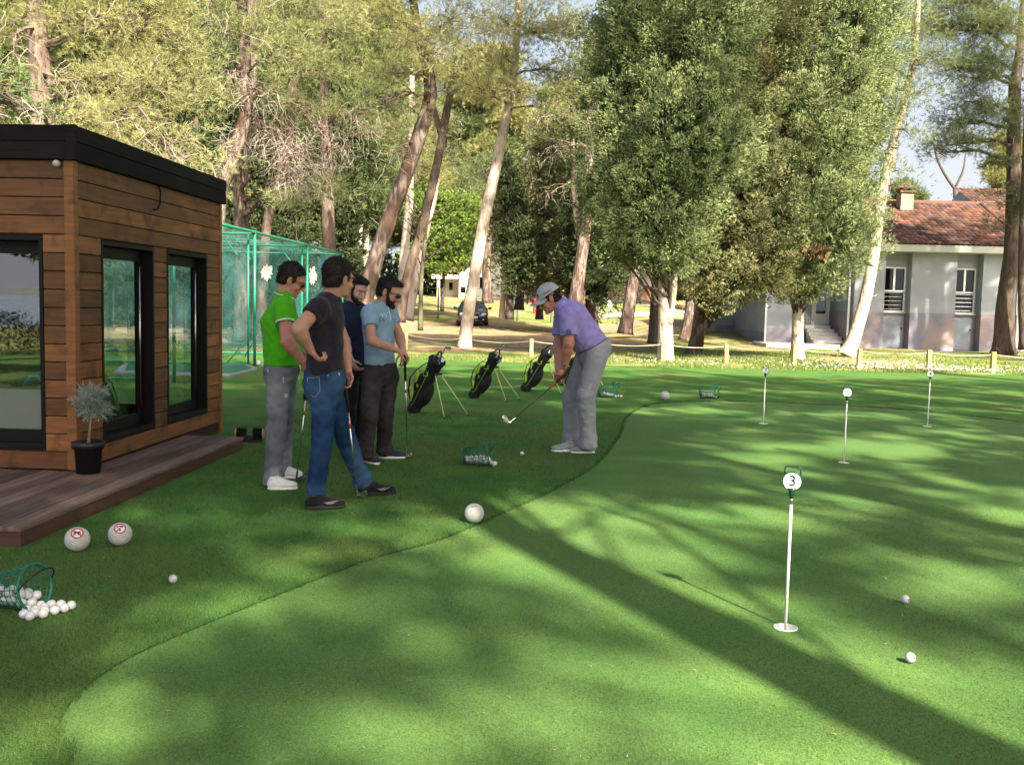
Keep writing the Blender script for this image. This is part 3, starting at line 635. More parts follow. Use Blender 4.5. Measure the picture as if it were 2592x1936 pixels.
for g in 'LR':
    S, E = J['sh' + g], J['el' + g]; e = S + (E - S) * .425; ax = nrm(E - S); b.lathe([(.0735, -.006), (.0755, -.006), (.0755, .008), (.0735, .008)], e, ax, 28)
part('sleeve_band', b, trim, sh, True)
cl = part('collar', collar_mb(J['neck'] + np.array([.004, 0, .012]), (.25, 0, .95), .066, .036), green, sh, True)
part('collar_stripe', MB().lathe([(.0785, -.001), (.0815, -.003), (.083, -.009), (.080, -.009)], J['neck'] + np.array([.004, 0, .012]), (.25, 0, .95), 28), trim, sh, True)
grey_denim = mat('faded_grey_denim', (.095, .105, .125), (.17, .18, .205), rough=.95, scale=5, bump=.6, bscale=14, c3=(.22, .23, .25), s3=3.0, dist=.03, spec=.1)
tr = part('jeans', trouser_mb(J, q3(208, 705, 7.70), r=(.094, .078, .066), rp=.132, wid=1.15, hem=.035), grey_denim, p, True)
b = MB()
for x, y, dy in ((215, 790, 34), (226, 885, 22), (236, 885, 22), (128, 745, 20)): a0, a1 = q3(x, y, 7.455), q3(x + 3, y + dy, 7.455); b.tube([a0, a1], .0028, n=5)
part('worn_patch', b, trim, tr)
part('hair', hd.hair(grow=.008, line=.026, slope=.66, side=-1), M_hair, p, True)
part('sunglasses', shades(hd), M_shade, p, True)
canvas = cloth('white_canvas', (.62, .62, .60), (.72, .72, .70)); rubber = mat('white_rubber', (.7, .7, .68), rough=.5)
add_shoes(p, [(g3(128, 1426), g3(296, 1424)), (g3(205, 1364), g3(325, 1360))], canvas, rubber, lace=mat('grey_lace', (.35, .36, .38)))

# ---- man in black t-shirt
J = dict(pel=q3(452, 820, 6.95), chest=q3(452, 470, 6.95), neck=q3(484, 345, 6.98), shR=q3(415, 400, 6.76), shL=q3(478, 385, 7.16), elR=q3(300, 520, 6.63), wrR=q3(372, 642, 6.76),
         elL=q3(556, 590, 7.22), wrL=q3(582, 752, 7.02), hipR=q3(442, 880, 6.87), hipL=q3(476, 880, 7.05), knR=q3(440, 1130, 6.82), knL=q3(566, 1130, 7.14), anR=q3(398, 1450, 6.80), anL=q3(664, 1376, 7.26))
hd = Head(q3(530, 232, 6.98), (.66, .74, -.12), (.1, 0, .99), 1.12)
p = figure('person in a black t-shirt and blue jeans with a hand on the hip', J, hd, M_skin, tuple(gnd(*R3(500, 1500))), arms=((.052, .050, .045, .030),) * 2,
           hands=(dict(w=J['wrR'], d=(.62, .05, -.75), n=(.75, .35, .5), curl=(.9, .9, .6), thumb=-1), dict(w=J['wrL'], d=(.08, -.05, -.95), n=(-.6, -.75, 0), curl=(.5, .8, .5), thumb=-1)))
black = cloth('black_tshirt', (.014, .012, .020), (.022, .019, .028)); 
sh = part('t_shirt', shirt_mb(J, q3(455, 768, 6.95), rb=.133, rc=.128, wid=1.25, sl=.38, sr=(.068, .075), hemn=(.22, 0, -.97), nz=.005), black, p, True)
part('neckband', MB().lathe([(.073, -.010), (.067, .012), (.071, .014), (.080, -.006)], J['neck'] + np.array([-.004, 0, .006]), (.30, .05, .95), 28), black, sh, True)
b = MB(); b.tube([q3(531, 765, 6.79), q3(533, 782, 6.79)], .0035, n=5); part('hem_label', b, trim, sh)
denim = mat('blue_denim', (.009, .028, .075), (.019, .052, .125), rough=.95, scale=4.5, bump=.6, bscale=14, c3=(.04, .085, .165), s3=2.6, dist=.03, spec=.1)
tr = part('jeans', trouser_mb(J, q3(455, 742, 6.95), r=(.098, .076, .063), rp=.140, wid=1.1, hem=.03, seat=(q3(422, 850, 6.93), (.105, .14, .13))), denim, p, True)
stitch = mat('pale_stitch', (.22, .28, .36)); b = MB(); Pk = [(352, 798), (420, 792), (424, 870), (396, 905), (358, 884)]
def onto(x, y, Y0): return q3(x, y, Y0)
part('back_pocket', MB().tube([q3(x, y, 6.768 + .0011 * max(0, 395 - x)) for x, y in Pk + Pk[:1]], .0024, n=4), stitch, tr)
part('rivet', MB().ball(q3(468, 783, 6.80), .007, 1), mat('brass', (.5, .42, .25), metal=.8, rough=.4), tr, True)
part('hair', hd.hair(grow=.010, line=.022, slope=.66, back=-.085, side=-1), M_hair_brown, p, True)
part('sunglasses', shades(hd), M_shade, p, True)
knit = cloth('black_knit', (.008, .008, .010), (.016, .016, .018)); bsole = mat('black_sole', (.012, .012, .014), rough=.7)
add_shoes(p, [(g3(342, 1540), g3(566, 1526)), (g3(648, 1462), g3(850, 1446))], knit, bsole, w=.050, chunky=.010, lace=knit, mark=mat('grey_stripe', (.16, .16, .17), rough=.5))

# ---- man in navy shirt
J = dict(pel=q3(620, 750, 9.3), chest=q3(602, 480, 9.3), neck=q3(612, 385, 9.3), shR=q3(550, 420, 9.2), shL=q3(655, 418, 9.42), elR=q3(540, 570, 9.12), wrR=q3(600, 690, 9.05),
         elL=q3(668, 540, 9.48), wrL=q3(664, 640, 9.32), hipR=q3(598, 780, 9.22), hipL=q3(640, 780, 9.4), knR=q3(590, 960, 9.15), knL=q3(628, 950, 9.35), anR=q3(585, 1185, 9.2), anL=q3(628, 1165, 9.45))
hd = Head(q3(632, 298, 9.26), (.72, -.55, -.36), (.3, -.1, .95), 1.04)
p = figure('bearded person in a navy striped shirt, half hidden by the others', J, hd, M_skin_pale, tuple(gnd(*R3(610, 1200))),
           hands=(dict(w=J['wrL'], d=(.05, -.3, -.9), n=(-.8, -.3, 0), thumb=-1), dict(w=J['wrR'], d=(.4, -.2, -.8), n=(.6, .4, 0), thumb=1)))
navy = mat('navy_stripe', (.012, .016, .038), (.018, .022, .05), rough=.9, scale=8, bump=.5, bscale=16, dist=.03, spec=.1)
N = navy.node_tree.nodes; L = navy.node_tree.links; wv = N.new('ShaderNodeTexWave'); wv.inputs['Scale'].default_value = 22; wv.bands_direction = 'X'; tcn = N.new('ShaderNodeTexCoord'); L.new(tcn.outputs['Object'], wv.inputs[0])
mx = N.new('ShaderNodeMix'); mx.data_type = 'RGBA'; src = N['Principled BSDF'].inputs['Base Color'].links[0].from_socket; rp_ = N.new('ShaderNodeMapRange'); rp_.inputs[1].default_value = .9; rp_.inputs[2].default_value = 1.0; rp_.inputs[4].default_value = .25
L.new(wv.outputs['Fac'], rp_.inputs[0]); L.new(rp_.outputs[0], mx.inputs[0]); L.new(src, mx.inputs[6]); mx.inputs[7].default_value = (.10, .10, .16, 1); L.new(mx.outputs[2], N['Principled BSDF'].inputs['Base Color'])
sh = part('striped_shirt', shirt_mb(J, q3(612, 722, 9.3), rb=.128, rc=.125, wid=1.3, sl=1.75, sr=(.062, .055)), navy, p, True)
part('collar', collar_mb(J['neck'] + np.array([0, 0, .008]), (.2, -.15, .95), .066, .034), navy, sh, True)
btr = cloth('black_trousers', (.008, .008, .009), (.013, .013, .014)); part('trousers', trouser_mb(J, q3(615, 710, 9.3), r=(.088, .068, .058), rp=.12), btr, p, True)
part('hair', hd.hair(grow=.010, line=.030, slope=.62, quiff=((.050, 0, .100), (.050, .055, .028))), M_hair, p, True); part('beard', hd.beard(), M_hair, p, True); eyes(hd, p)
add_shoes(p, [(g3(575, 1215), g3(640, 1235)), (g3(612, 1192), g3(668, 1200))], knit, bsole)

# ---- man in pale blue polo
J = dict(pel=q3(768, 745, 8.85), chest=q3(752, 480, 8.85), neck=q3(782, 388, 8.86), shR=q3(702, 425, 8.68), shL=q3(815, 422, 9.02), elR=q3(716, 585, 8.55), wrR=q3(858, 640, 8.52),
         elL=q3(874, 560, 8.98), wrL=q3(896, 650, 8.74), hipR=q3(722, 785, 8.77), hipL=q3(812, 785, 8.93), knR=q3(702, 1010, 8.62), knL=q3(790, 1000, 8.88), anR=q3(684, 1215, 8.68), anL=q3(788, 1190, 8.98))
hd = Head(q3(815, 313, 8.83), (.90, -.22, -.36), (.35, 0, .93), 1.06)
p = figure('person in a pale blue polo, both hands on an upright club', J, hd, M_skin, tuple(gnd(*R3(740, 1250))), arms=((.050, .046, .040, .027), (.050, .046, .040, .027)),
           hands=(dict(w=J['wrR'], d=(.9, .15, -.35), n=(-.2, .2, -.9), curl=(.5, .8, .5), thumb=-1), dict(w=J['wrL'], d=(.15, -.45, -.55), n=(-.3, .3, -.7), curl=(.6, .9, .5), thumb=-1)))
blue = cloth('pale_blue_polo', (.19, .30, .43), (.23, .35, .48)); sh = part('polo_shirt', shirt_mb(J, q3(765, 722, 8.85), rb=.128, rc=.126, wid=1.28, sl=.50, sr=(.070, .068), hemn=(-.06, 0, -1)), blue, p, True)
part('collar', collar_mb(J['neck'] + np.array([.004, 0, .010]), (.3, -.08, .95), .067, .040), blue, sh, True)
part('placket', MB().tube([q3(808, 395, 8.70), q3(818, 430, 8.672), q3(826, 470, 8.672)], .005, n=6), trim, sh)
ink = mat('print_ink', (.03, .05, .10)); b = MB()
for c0, c1, n_ in (((768, 466), 7, 1), ((784, 466), 5, 1)): b.tube([q3(c0[0] + c1 * math.cos(a), c0[1] + 1.5 * c1 * math.sin(a), 8.665) for a in np.linspace(0, 5.2, 10)], .0028, n=4)
part('shirt_print', b, ink, sh); b = MB()
for k in range(9): x = 762 + 5 * k; b.tube([q3(x, 448 - (k % 3) * 8, 8.668), q3(x + 6, 432 + (k % 4) * 7, 8.668)], .0022, n=4)
part('shirt_print', b, mat('pale_ink', (.62, .68, .72)), sh); b = MB()
for k in range(3): b.tube([q3(838, 462 + 9 * k, 8.80), q3(852, 466 + 9 * k, 8.82)], .002, n=4)
part('shirt_print', b, ink, sh)
chino = mat('charcoal_chino', (.024, .020, .024), (.048, .040, .044), rough=.95, scale=6, bump=.6, bscale=14, dist=.03, spec=.1); part('trousers', trouser_mb(J, q3(768, 708, 8.85), r=(.098, .079, .066), rp=.128, wid=1.2, hem=.03), chino, p, True)
part('hair', hd.hair(grow=.009, line=.030, slope=.68, quiff=((.052, 0, .090), (.042, .052, .030)), side=.01), M_hair, p, True); part('beard', hd.beard(.004, -.042), M_hair, p, True); part('sunglasses', shades(hd), M_shade, p, True)
nsh = cloth('navy_suede', (.018, .028, .055), (.03, .045, .08)); add_shoes(p, [(g3(668, 1262), g3(752, 1288)), (g3(758, 1250), g3(905, 1250))], nsh, rubber, lace=nsh)

# ---- golfer
Yg = 9.65
J = dict(pel=q8(705, 690, Yg), chest=q8(505, 425, Yg), neck=q8(392, 300, Yg), shL=q8(470, 415, 9.44), shR=q8(425, 425, 9.86), elL=q8(482, 650, 9.40), wrL=q8(440, 868, 9.52), elR=q8(392, 650, 9.82), wrR=q8(388, 895, 9.64),
         hipL=q8(722, 775, 9.53), hipR=q8(640, 775, 9.77), knL=q8(632, 1100, 9.48), knR=q8(505, 1100, 9.78), anL=q8(650, 1505, 9.56), anR=q8(500, 1490, 9.80))
hd = Head(q8(312, 262, 9.62), (-.86, -.05, -.50), (-.5, 0, .86), 1.08)
p = figure('person in a violet polo shirt and grey cap bending over a golf ball', J, hd, M_skin_red, tuple(gnd(*R8(560, 1590))), arms=((.056, .054, .047, .032),) * 2,
           hands=(dict(w=J['wrL'], d=(-.45, .0, -.75), n=(-.5, .6, .3), curl=(.8, .9, .6), thumb=1), dict(w=J['wrR'], d=(-.15, -.15, -.95), n=(.4, -.8, .1), curl=(.7, .9, .6), thumb=-1)))
viol = cloth('violet_polo', (.25, .20, .50), (.31, .26, .58)); 
wn = nrm((.56, 0, .83)); wn2 = nrm(q8(392, 300, Yg) - q8(700, 680, Yg))
sh = part('polo_shirt', shirt_mb(J, q8(692, 668, Yg), rb=.158, rc=.150, wid=1.12, sl=.72, sr=(.090, .086), hemn=tuple(-nrm((-.50, 0, .86))), nz=.005, belly=q8(600, 590, Yg)), viol, p, True)
part('collar', collar_mb(J['neck'] + np.array([.02, 0, -.004]), (-.45, 0, .85), .072, .050, flare=1.15), viol, sh, True)
part('shirt_button', MB().box(*[x for c in zip(q8(316, 396, 9.50) - .012, q8(330, 402, 9.50) + .012) for x in c]), rubber, sh)
b = MB(); c = (480, 553)
for r_ in (22, 13): b.tube([q8(c[0] + r_ * math.cos(a), c[1] + r_ * 1.1 * math.sin(a), 9.325) for a in np.linspace(0, 6.28, 12)], .002, n=4)
b.tube([q8(470, 545, 9.325), q8(478, 566, 9.325), q8(484, 548, 9.325), q8(492, 562, 9.325)], .002, n=4); part('sleeve_crest', b, ink, sh)
ltr = mat('light_grey_trousers', (.24, .25, .28), (.31, .32, .35), rough=.9, scale=3, bump=.6, bscale=14, dist=.03, spec=.12)
tr = part('trousers', trouser_mb(J, q8(705, 664, Yg), wn=tuple(nrm((-.50, 0, .86))), r=(.112, .094, .080), rp=.150, wid=1.12, nz=.0045, hem=.05, seat=(q8(752, 700, Yg), (.10, .16, .14))), ltr, p, True)
v = Vol(hd.c - .22, hd.c + .22, .0045); hd.e(v, (-.012, 0, .036), (.116, .090, .112), k=0); v.plane(hd.p(0, 0, .038), -hd.u - hd.f * .08); capm = cloth('grey_cap', (.34, .37, .39), (.38, .41, .43))
cp = part('cap', v.mb(), capm, p, True)
V = []; n = 14
for j in range(5):
    for i in range(n + 1):
        a = (i / n - .5) * 2; s_ = a * .078; f0 = .098 * math.sqrt(max(0, 1 - (a * .93) ** 2)); f1 = f0 + (.088) * (1 - .45 * a * a); ff = f0 - .012 + (f1 - f0 + .012) * j / 4; V.append(hd.p(ff, s_, .048 - .22 * a * a * .12 - .018 * j / 4 - .012 * a * a))
V = np.array(V); I = np.arange(5 * (n + 1)).reshape(5, n + 1); Qb = np.stack([I[:-1, :-1], I[:-1, 1:], I[1:, 1:], I[1:, :-1]], -1).reshape(-1, 4); V2 = V - hd.u * .006
edge = list(I[0, :]) + list(I[1:, -1]) + list(I[-1, -2::-1]) + list(I[-2:0:-1, 0]); N5 = len(V)
Qs = [(edge[i], edge[i] + N5, edge[(i + 1) % len(edge)] + N5, edge[(i + 1) % len(edge)]) for i in range(len(edge))]
part('cap_brim', MB().add(np.concatenate([V, V2]), Q=np.concatenate([Qb, Qb[:, ::-1] + N5, Qs])), capm, cp, True)
ax_ = -(hd.f) ; part('cap_lettering', text_mb('TaylorMade', .022, hd.p(.002, 0, .066) + np.array([0, -.098, 0]), hd.f * -1, hd.u, .002), ink, cp)
part('cap_emblem', text_mb('T', .040, hd.p(.088, -.058, .074), nrm(-hd.f * .6 - hd.s * -.8), hd.u, .004, .001), ink, cp)
part('hair', hd.hair(grow=.001, line=.034, slope=.72, back=-.05, side=-1), M_hair_brown, p, True); eyes(hd, p)
wa = nrm(J['wrL'] - J['elL']); b = MB().lathe([(.034, -.010), (.037, -.010), (.037, .010), (.034, .010)], J['wrL'] - wa * .022, wa, 20); wt = part('watch', b, mat('steel', (.35, .35, .36), metal=.9, rough=.3), p, True)
part('watch_face', MB().lathe([(0, .006), (.018, .005), (.019, -.004)], J['wrL'] - wa * .022 + np.array([0, -.037, .01]), (0, -1, .1), 16), M_shade, wt, True)
suede = cloth('grey_suede', (.24, .26, .27), (.31, .33, .34)); add_shoes(p, [(g8(706, 1604), g8(498, 1604)), (g8(535, 1592), g8(330, 1592))], suede, rubber, w=.049, lace=mat('pale_lace', (.5, .5, .5)))
b = MB()
# ================================================================== CLUBS, BAGS, BALLS, BASKETS, PINS
steel = mat('chrome_steel', (.62, .62, .62), metal=1, rough=.22); grip_m = mat('rubber_grip', (.012, .012, .012), rough=.7, bump=.4, bscale=500, dist=.002)
redm = mat('red_band', (.45, .03, .02), rough=.5); dark_shaft = mat('graphite_shaft', (.02, .02, .022), rough=.3, spec=.6)
def club(label, top, bot, toe, shaftm=steel, gripm=grip_m, bandc=redm, group='golf clubs held by the players', face=None, iron=True, hs=1.0, glen=.25, r=.0062):
    top = Vector(top); bot = Vector(bot); ax = (bot - top).normalized(); L = (bot - top).length
    t = thing('golf_club', label, 'golf club', tuple(bot), group)
    part('grip', MB().lathe([(.0, -.001), (.0125, 0), (.0135, .006), (.0115, glen * .6), (.0095, glen), (0, glen + .001)], top, ax, 12), gripm, t, True)
    part('shaft', MB().tube([top + ax * glen * .98, top + ax * (L - .05)], [r, r * .78], n=10), shaftm, t, True)
    if bandc: part('band', MB().tube([top + ax * (glen + .09), top + ax * (glen + .125)], r * 1.16, n=10), bandc, t, True)
    hd_ = MB().tube([top + ax * (L - .09), top + ax * (L - .012)], [r * 1.35, r * 1.5], n=10)
    toe = Vector(toe).normalized(); up = (-ax - toe * (-ax).dot(toe)).normalized() if face is None else Vector(face).normalized(); n_ = toe.cross(up)
    pr = [(-.006, .000), (.000, -.010), (.030, -.014), (.066, -.010), (.080, .004), (.082, .030), (.070, .046), (.030, .028), (-.006, .014)]
    P = [bot + toe * x * hs + up * (z + .012) * hs - n_ * (.009 if z < .012 else .004) * hs for x, z in pr]
    P2 = [bot + toe * x * hs + up * (z + .012) * hs + n_ * (.008 if z < .012 else .003) * hs for x, z in pr]
    n = len(pr); V = [list(a) for a in P] + [list(a) for a in P2]; c = [4, 5, 6, 7]
    T = [(0, i, i + 1) for i in range(1, n - 1)]; T2 = [(n, n + i + 1, n + i) for i in range(1, n - 1)]; Q = [(i, n + i, n + (i + 1) % n, (i + 1) % n) for i in range(n)]
    # fan from a concave outline: triangulate around the middle instead
    cm = np.mean(np.array(V[:n]), 0); cm2 = np.mean(np.array(V[n:]), 0); V += [list(cm), list(cm2)]
    T = [(2 * n, i, (i + 1) % n) for i in range(n)] + [(2 * n + 1, n + (i + 1) % n, n + i) for i in range(n)]
    hd_.add(V, T=T, Q=Q); part('club_head', hd_, steel, t); return t
club('wedge with a steel shaft held upright by the person in green', q3(362, 745, 7.60), g3(290, 1388) + UP * .012, (.9, -.3, 0), hs=1.0)
club('steel shafted wedge in the hand of the person in the black t-shirt', q3(566, 800, 6.96), g3(634, 1478) + UP * .012, (.93, -.3, 0), hs=1.05)
club('iron standing upright under the hands of the person in pale blue', q3(903, 672, 8.58), g3(918, 1252) + UP * .012, (.6, -.6, 0))
gr = Vector(q8(480, 898, 9.52)); hdp = at(*R4(845, 1190), 9.3)
club('club with a dark shaft and red lower grip, head lifted off the turf', gr, hdp, (-.80, .1, .50), dark_shaft, grip_m, None, glen=.20, hs=1.05, face=(.45, -.1, .88))
redg = thing
t = [o for o in bpy.data.objects if o.get('label', '').startswith('club with a dark shaft')][0]; ax = (hdp - gr).normalized()
part('lower_grip', MB().tube([gr + ax * .175, gr + ax * .265], [.0125, .010], n=12), redm, t, True)

# ---- golf bags: built leaning along +X about the base, then copied
nylon = mat('black_nylon', (.008, .008, .009), (.016, .016, .017), rough=.75, scale=12, bump=.4, bscale=60, dist=.01, spec=.3); lime = mat('lime_trim', (.30, .48, .04), (.36, .52, .08), rough=.7, scale=20)
leg_m = mat('lime_aluminium', (.42, .52, .16), rough=.4, spec=.5); foot = mat('black_rubber', (.015, .015, .015), rough=.6)
def bag(label, loc, rz):
    t = thing('golf_bag', label, 'golf bag', (0, 0, 0), 'golf bags on stands')
    tilt = math.radians(31); A = Vector((math.sin(tilt), 0, math.cos(tilt))); X_ = Vector((math.cos(tilt), 0, -math.sin(tilt))); Y_ = Vector((0, 1, 0)); o = Vector((0, 0, .06))
    Pt = lambda x, y, z: o + X_ * x + Y_ * y + A * z
    v = Vol((-.30, -.26, -.02), (.75, .26, .95), .011)
    v.cone(Pt(0, 0, -.01), Pt(0, 0, .62), .088, .083, k=.02, clip=2, flat=(0, 1, 0), fs=1.15); v.cone(Pt(0, 0, .60), Pt(0, 0, .76), .083, .098, k=.02, clip=2, flat=(0, 1, 0), fs=1.2)
    v.disp(.004, 30); part('bag_body', v.mb(), nylon, t, True, local=True)
    v = Vol((-.35, -.3, -.05), (.7, .3, .9), .011); v.ell(Pt(.085, 0, .27), (X_, Y_, A), (.075, .10, .19), k=.02); v.disp(.005, 28); part('pocket', v.mb(), nylon, t, True, local=True)
    v = Vol((-.35, -.3, -.05), (.7, .3, .9), .011); v.ell(Pt(-.075, -.03, .38), (X_, Y_, A), (.055, .085, .16), k=.02); v.disp(.004, 30); pk = part('pocket', v.mb(), nylon, t, True, local=True)
    part('pocket_panel', MB().ball(Pt(-.102, -.085, .42), 1, 2, sc=(.034, .034, .115)), lime, pk, True, local=True)
    part('pocket_panel', MB().ball(Pt(-.078, -.082, .16), 1, 2, sc=(.030, .026, .075)), lime, pk, True, local=True)
    part('base', MB().lathe([(0, -.055), (.085, -.055), (.096, -.03), (.096, .03), (.09, .04)], o, A, 24), foot, t, True, local=True)
    part('collar', MB().lathe([(.100, -.03), (.110, -.03), (.112, .03), (.104, .035), (.09, .02), (0, -.01)], Pt(0, 0, .75), A, 24), nylon, t, True, local=True)
    b = MB()
    for s_ in (-1, 1): b.tube([Pt(.02, s_ * .098, .05 + .06 * k) if k else Pt(0, s_ * .098, .04) for k in range(11)], .0032, n=5)
    b.tube([Pt(.05 * math.cos(a) - .06, -.088, .42 + .12 * math.sin(a)) for a in np.linspace(0, 2 * PI, 20)], .003, n=5); b.tube([Pt(-.02, -.098, .52), Pt(.04, -.095, .55), Pt(.0, -.1, .60)], .006, n=5)
    part('piping', b, lime, t, local=True)
    b = MB(); b.tube([Pt(-.095 * math.cos(a) + .0, .075 * math.cos(a), .75 + .15 * math.sin(a)) for a in np.linspace(0, PI, 14)], .012, n=8); b.tube([Pt(-.09 * math.cos(a), -.075 * math.cos(a), .75 + .10 * math.sin(a)) for a in np.linspace(0, PI, 14)], .006, n=8)
    part('handle', b, foot, t, True, local=True)
    b = MB(); b.tube([Pt(-.06, -.10, .70), Pt(-.12, -.15, .56), Pt(-.16, -.16, .40), Pt(-.12, -.13, .22), Pt(-.05, -.10, .12)], .020, n=8, flat=.3); part('strap', b, nylon, t, True, local=True)
    b = MB(); b.tube([Pt(.07, -.06, .60), Pt(.16, -.08, .30), Pt(.10, 0, .12)], .005, n=5); part('stand_hinge', b.box(*[q for c_ in zip(Pt(.10, 0, .62) - Vector((.02, .07, .015)), Pt(.10, 0, .62) + Vector((.02, .07, .015))) for q in c_]), foot, t, local=True)
    for s_ in (-1, 1):
        lg = part('leg', MB().tube([Pt(.11, s_ * .055, .62), Vector((.74, s_ * .235, .02))], .0085, n=8), leg_m, t, True, local=True); part('rubber_foot', MB().ball((.745, s_ * .236, .012), .014, 1), foot, lg, True, local=True)
    t.location = loc; t.rotation_euler = (0, 0, rz); return t, Pt
bs = gnd(*R4(188, 1112)); b1, PtB = bag('black golf bag on a lime stand, nearest, two irons in its mouth', (bs.x, bs.y, 0), math.radians(-37))
bags = [b1]
for lab, (u, v), rz, sc in (('black golf bag on a lime stand, between two other bags, one club in it', R4(605, 1012), -28, .93), ('black golf bag on a lime stand just left of the bending player', R4(965, 966), -20, .95),
                            ('black golf bag almost hidden behind the legs of the bending player', (1426, 975), -22, .95), ('black golf bag mostly hidden behind the men in green and black', (783, 1012), -30, 1.0)):
    g = gnd(u, v); bags.append(dup(b1, (g.x, g.y, 0), math.radians(rz), lab, sc))
for lab, (bx_, by_), rz_ in (('black golf bag standing inside the kiosk behind its first side window', (-4.15, 8.75), 160), ('black golf bag standing inside the kiosk behind its second side window', (-4.0, 9.75), 200)): o_ = dup(b1, (bx_, by_, .125), math.radians(rz_), lab, .95); o_['group'] = 'golf bags inside the kiosk'
def bagclub(bg_, label, x, y, ext, toe):
    M_ = Matrix.Translation(bg_.location) @ Matrix.Rotation(bg_.rotation_euler.z, 4, 'Z') @ Matrix.Scale(bg_.scale.x, 4)
    club(label, M_ @ PtB(-x * .5, -y * .5, .10), M_ @ PtB(x, y, .78 + ext), M_.to_3x3() @ Vector(toe), group='clubs standing in the golf bags', face=(M_.to_3x3() @ Vector((.5, 0, .85))), hs=1.0)
bagclub(b1, 'longer iron leaning out of the nearest golf bag', .03, .0, .20, (.9, .1, -.35)); bagclub(b1, 'shorter iron leaning out of the nearest golf bag', .07, -.05, .045, (.85, -.1, -.4))
bagclub(b1, 'wedge sunk in the mouth of the nearest golf bag', .03, -.05, -.03, (.8, -.3, -.4))
bagclub(bags[1], 'iron standing up out of the middle golf bag', .02, .02, .19, (.9, .1, -.1)); bagclub(bags[1], 'wedge sunk in the mouth of the middle golf bag', .05, -.04, -.03, (.7, -.3, -.6))
bagclub(bags[2], 'iron standing up out of the golf bag beside the bending player', .02, .02, .17, (.9, .1, -.1)); bagclub(bags[2], 'wedge sunk in the mouth of the golf bag beside the bending player', .04, -.04, -.02, (.7, -.3, -.6))

# ---- golf balls
white = mat('ball_white', (.50, .51, .53), rough=.25, spec=.6, coat=.4, bump=.5, voro=330, dist=.0015)
R_B = .0218
def ball_mesh():
    V, T = ico(3); return MB().add(V * R_B, T=T)
bm0 = ball_mesh().mesh('golf_ball', smooth=True); bm0.materials.append(white)
logo = mat('grey_print', (.08, .08, .09)); lg0 = text_mb('pro', .012, (0, 0, R_B * 1.0), (1, 0, 0), (0, 1, 0), .0012).mesh('print'); lg0.materials.append(logo)
def golf_ball(c, label, group, rot=None):
    o = bpy.data.objects.new('golf_ball', bm0); COL.objects.link(o); o.location = c; o['label'] = label; o['category'] = 'golf ball'
    if group: o['group'] = group
    o.rotation_euler = rot or (random.uniform(0, 6), random.uniform(0, 6), random.uniform(0, 6)); return o
def onturf(u, v, r=R_B): g = gnd(u, v, r); return (g.x, g.y, r)
golf_ball(onturf(*R2(965, 1243)), 'single white golf ball on the dark fringe turf, right of the spilled basket', 'loose golf balls')
golf_ball(onturf(*R4(940, 1397)), 'single white golf ball on the turf in front of the bending player', 'loose golf balls')
for (x, y), lab in (((810, 1223), 'white golf ball on the putting green, the farther of the two at right'), ((834, 1493), 'white golf ball on the putting green, the nearer of the two at right')):
    o = golf_ball(onturf(850 * 0 + 1850 + x / 1.8356, 850 + y / 1.8356), lab, 'loose golf balls', (0, 0, 0))
    pr = bpy.data.objects.new('print', lg0); COL.objects.link(pr); pr.parent = o; pr.rotation_euler = (math.radians(75), 0, math.radians(35)); 
def relax(P, cone=None, it=160):
    P = np.array(P, float); d0 = 2 * R_B + .0004
    for _ in range(it):
        d = P[:, None] - P[None]; L_ = np.linalg.norm(d, axis=2) + 1e-9; np.fill_diagonal(L_, 9); ov = np.maximum(d0 - L_, 0); P = P + (d / L_[..., None] * ov[..., None] * .4).sum(1); P[:, 2] -= .0006
        if cone is not None: P = cone(P)
        P[:, 2] = np.maximum(P[:, 2], R_B)
    return P
bask = mat('green_plastic', (.010, .13, .075), rough=.45, spec=.4); wirem = mat('black_handle', (.01, .01, .01), rough=.5)
RB0, RB1, LB = .070, .107, .24
el = math.asin((RB1 - RB0) / LB)
def basket(label, loc, rz):
    t = thing('range_ball_basket', label, 'basket', (0, 0, 0), 'green ball baskets tipped over on the turf')
    ax = Vector((math.cos(el), 0, math.sin(el))); o = Vector((0, 0, RB0 + .004)); u = Vector((-math.sin(el), 0, math.cos(el))); w = Vector((0, 1, 0))
    P = lambda a, h: o + ax * h + (u * math.cos(a) + w * math.sin(a)) * (RB0 + (RB1 - RB0) * h / LB)
    b = MB()
    for h in np.linspace(.02, LB - .02, 7): b.tube([P(a, h) for a in np.linspace(0, 2 * PI, 37)], .0022, n=5, cap=False)
    for k in range(22): b.tube([P(2 * PI * k / 22, h) for h in (0, LB * .5, LB)], .0022, n=5)
    part('mesh_side', b, bask, t, True, local=True)
    part('rim', MB().tube([P(a, LB) for a in np.linspace(0, 2 * PI, 37)], .0055, n=8, cap=False, flat=1.4), bask, t, True, local=True)
    b = MB().tube([P(a, .0) for a in np.linspace(0, 2 * PI, 37)], .006, n=8, cap=False)
    for k in range(-3, 4):
        s_ = math.sqrt(max(0, 1 - (k / 3.6) ** 2)) * RB0
        b.tube([o + u * (k * RB0 / 3.6) - w * s_, o + u * (k * RB0 / 3.6) + w * s_], .002, n=5); b.tube([o + w * (k * RB0 / 3.6) - u * s_, o + w * (k * RB0 / 3.6) + u * s_], .002, n=5)
    part('bottom', b, bask, t, True, local=True)
    e0, e1 = P(PI / 2, LB - .01), P(-PI / 2, LB - .01); c = (e0 + e1) / 2; hd2 = (ax * .75 + u * .75).normalized()
    part('handle', MB().tube([c + (e0 - c) * math.cos(a) * 1.04 + hd2 * .115 * math.sin(a) for a in np.linspace(0, PI, 20)], .004, n=8), wirem, t, True, local=True)
    t.location = loc; t.rotation_euler = (0, 0, rz); return t
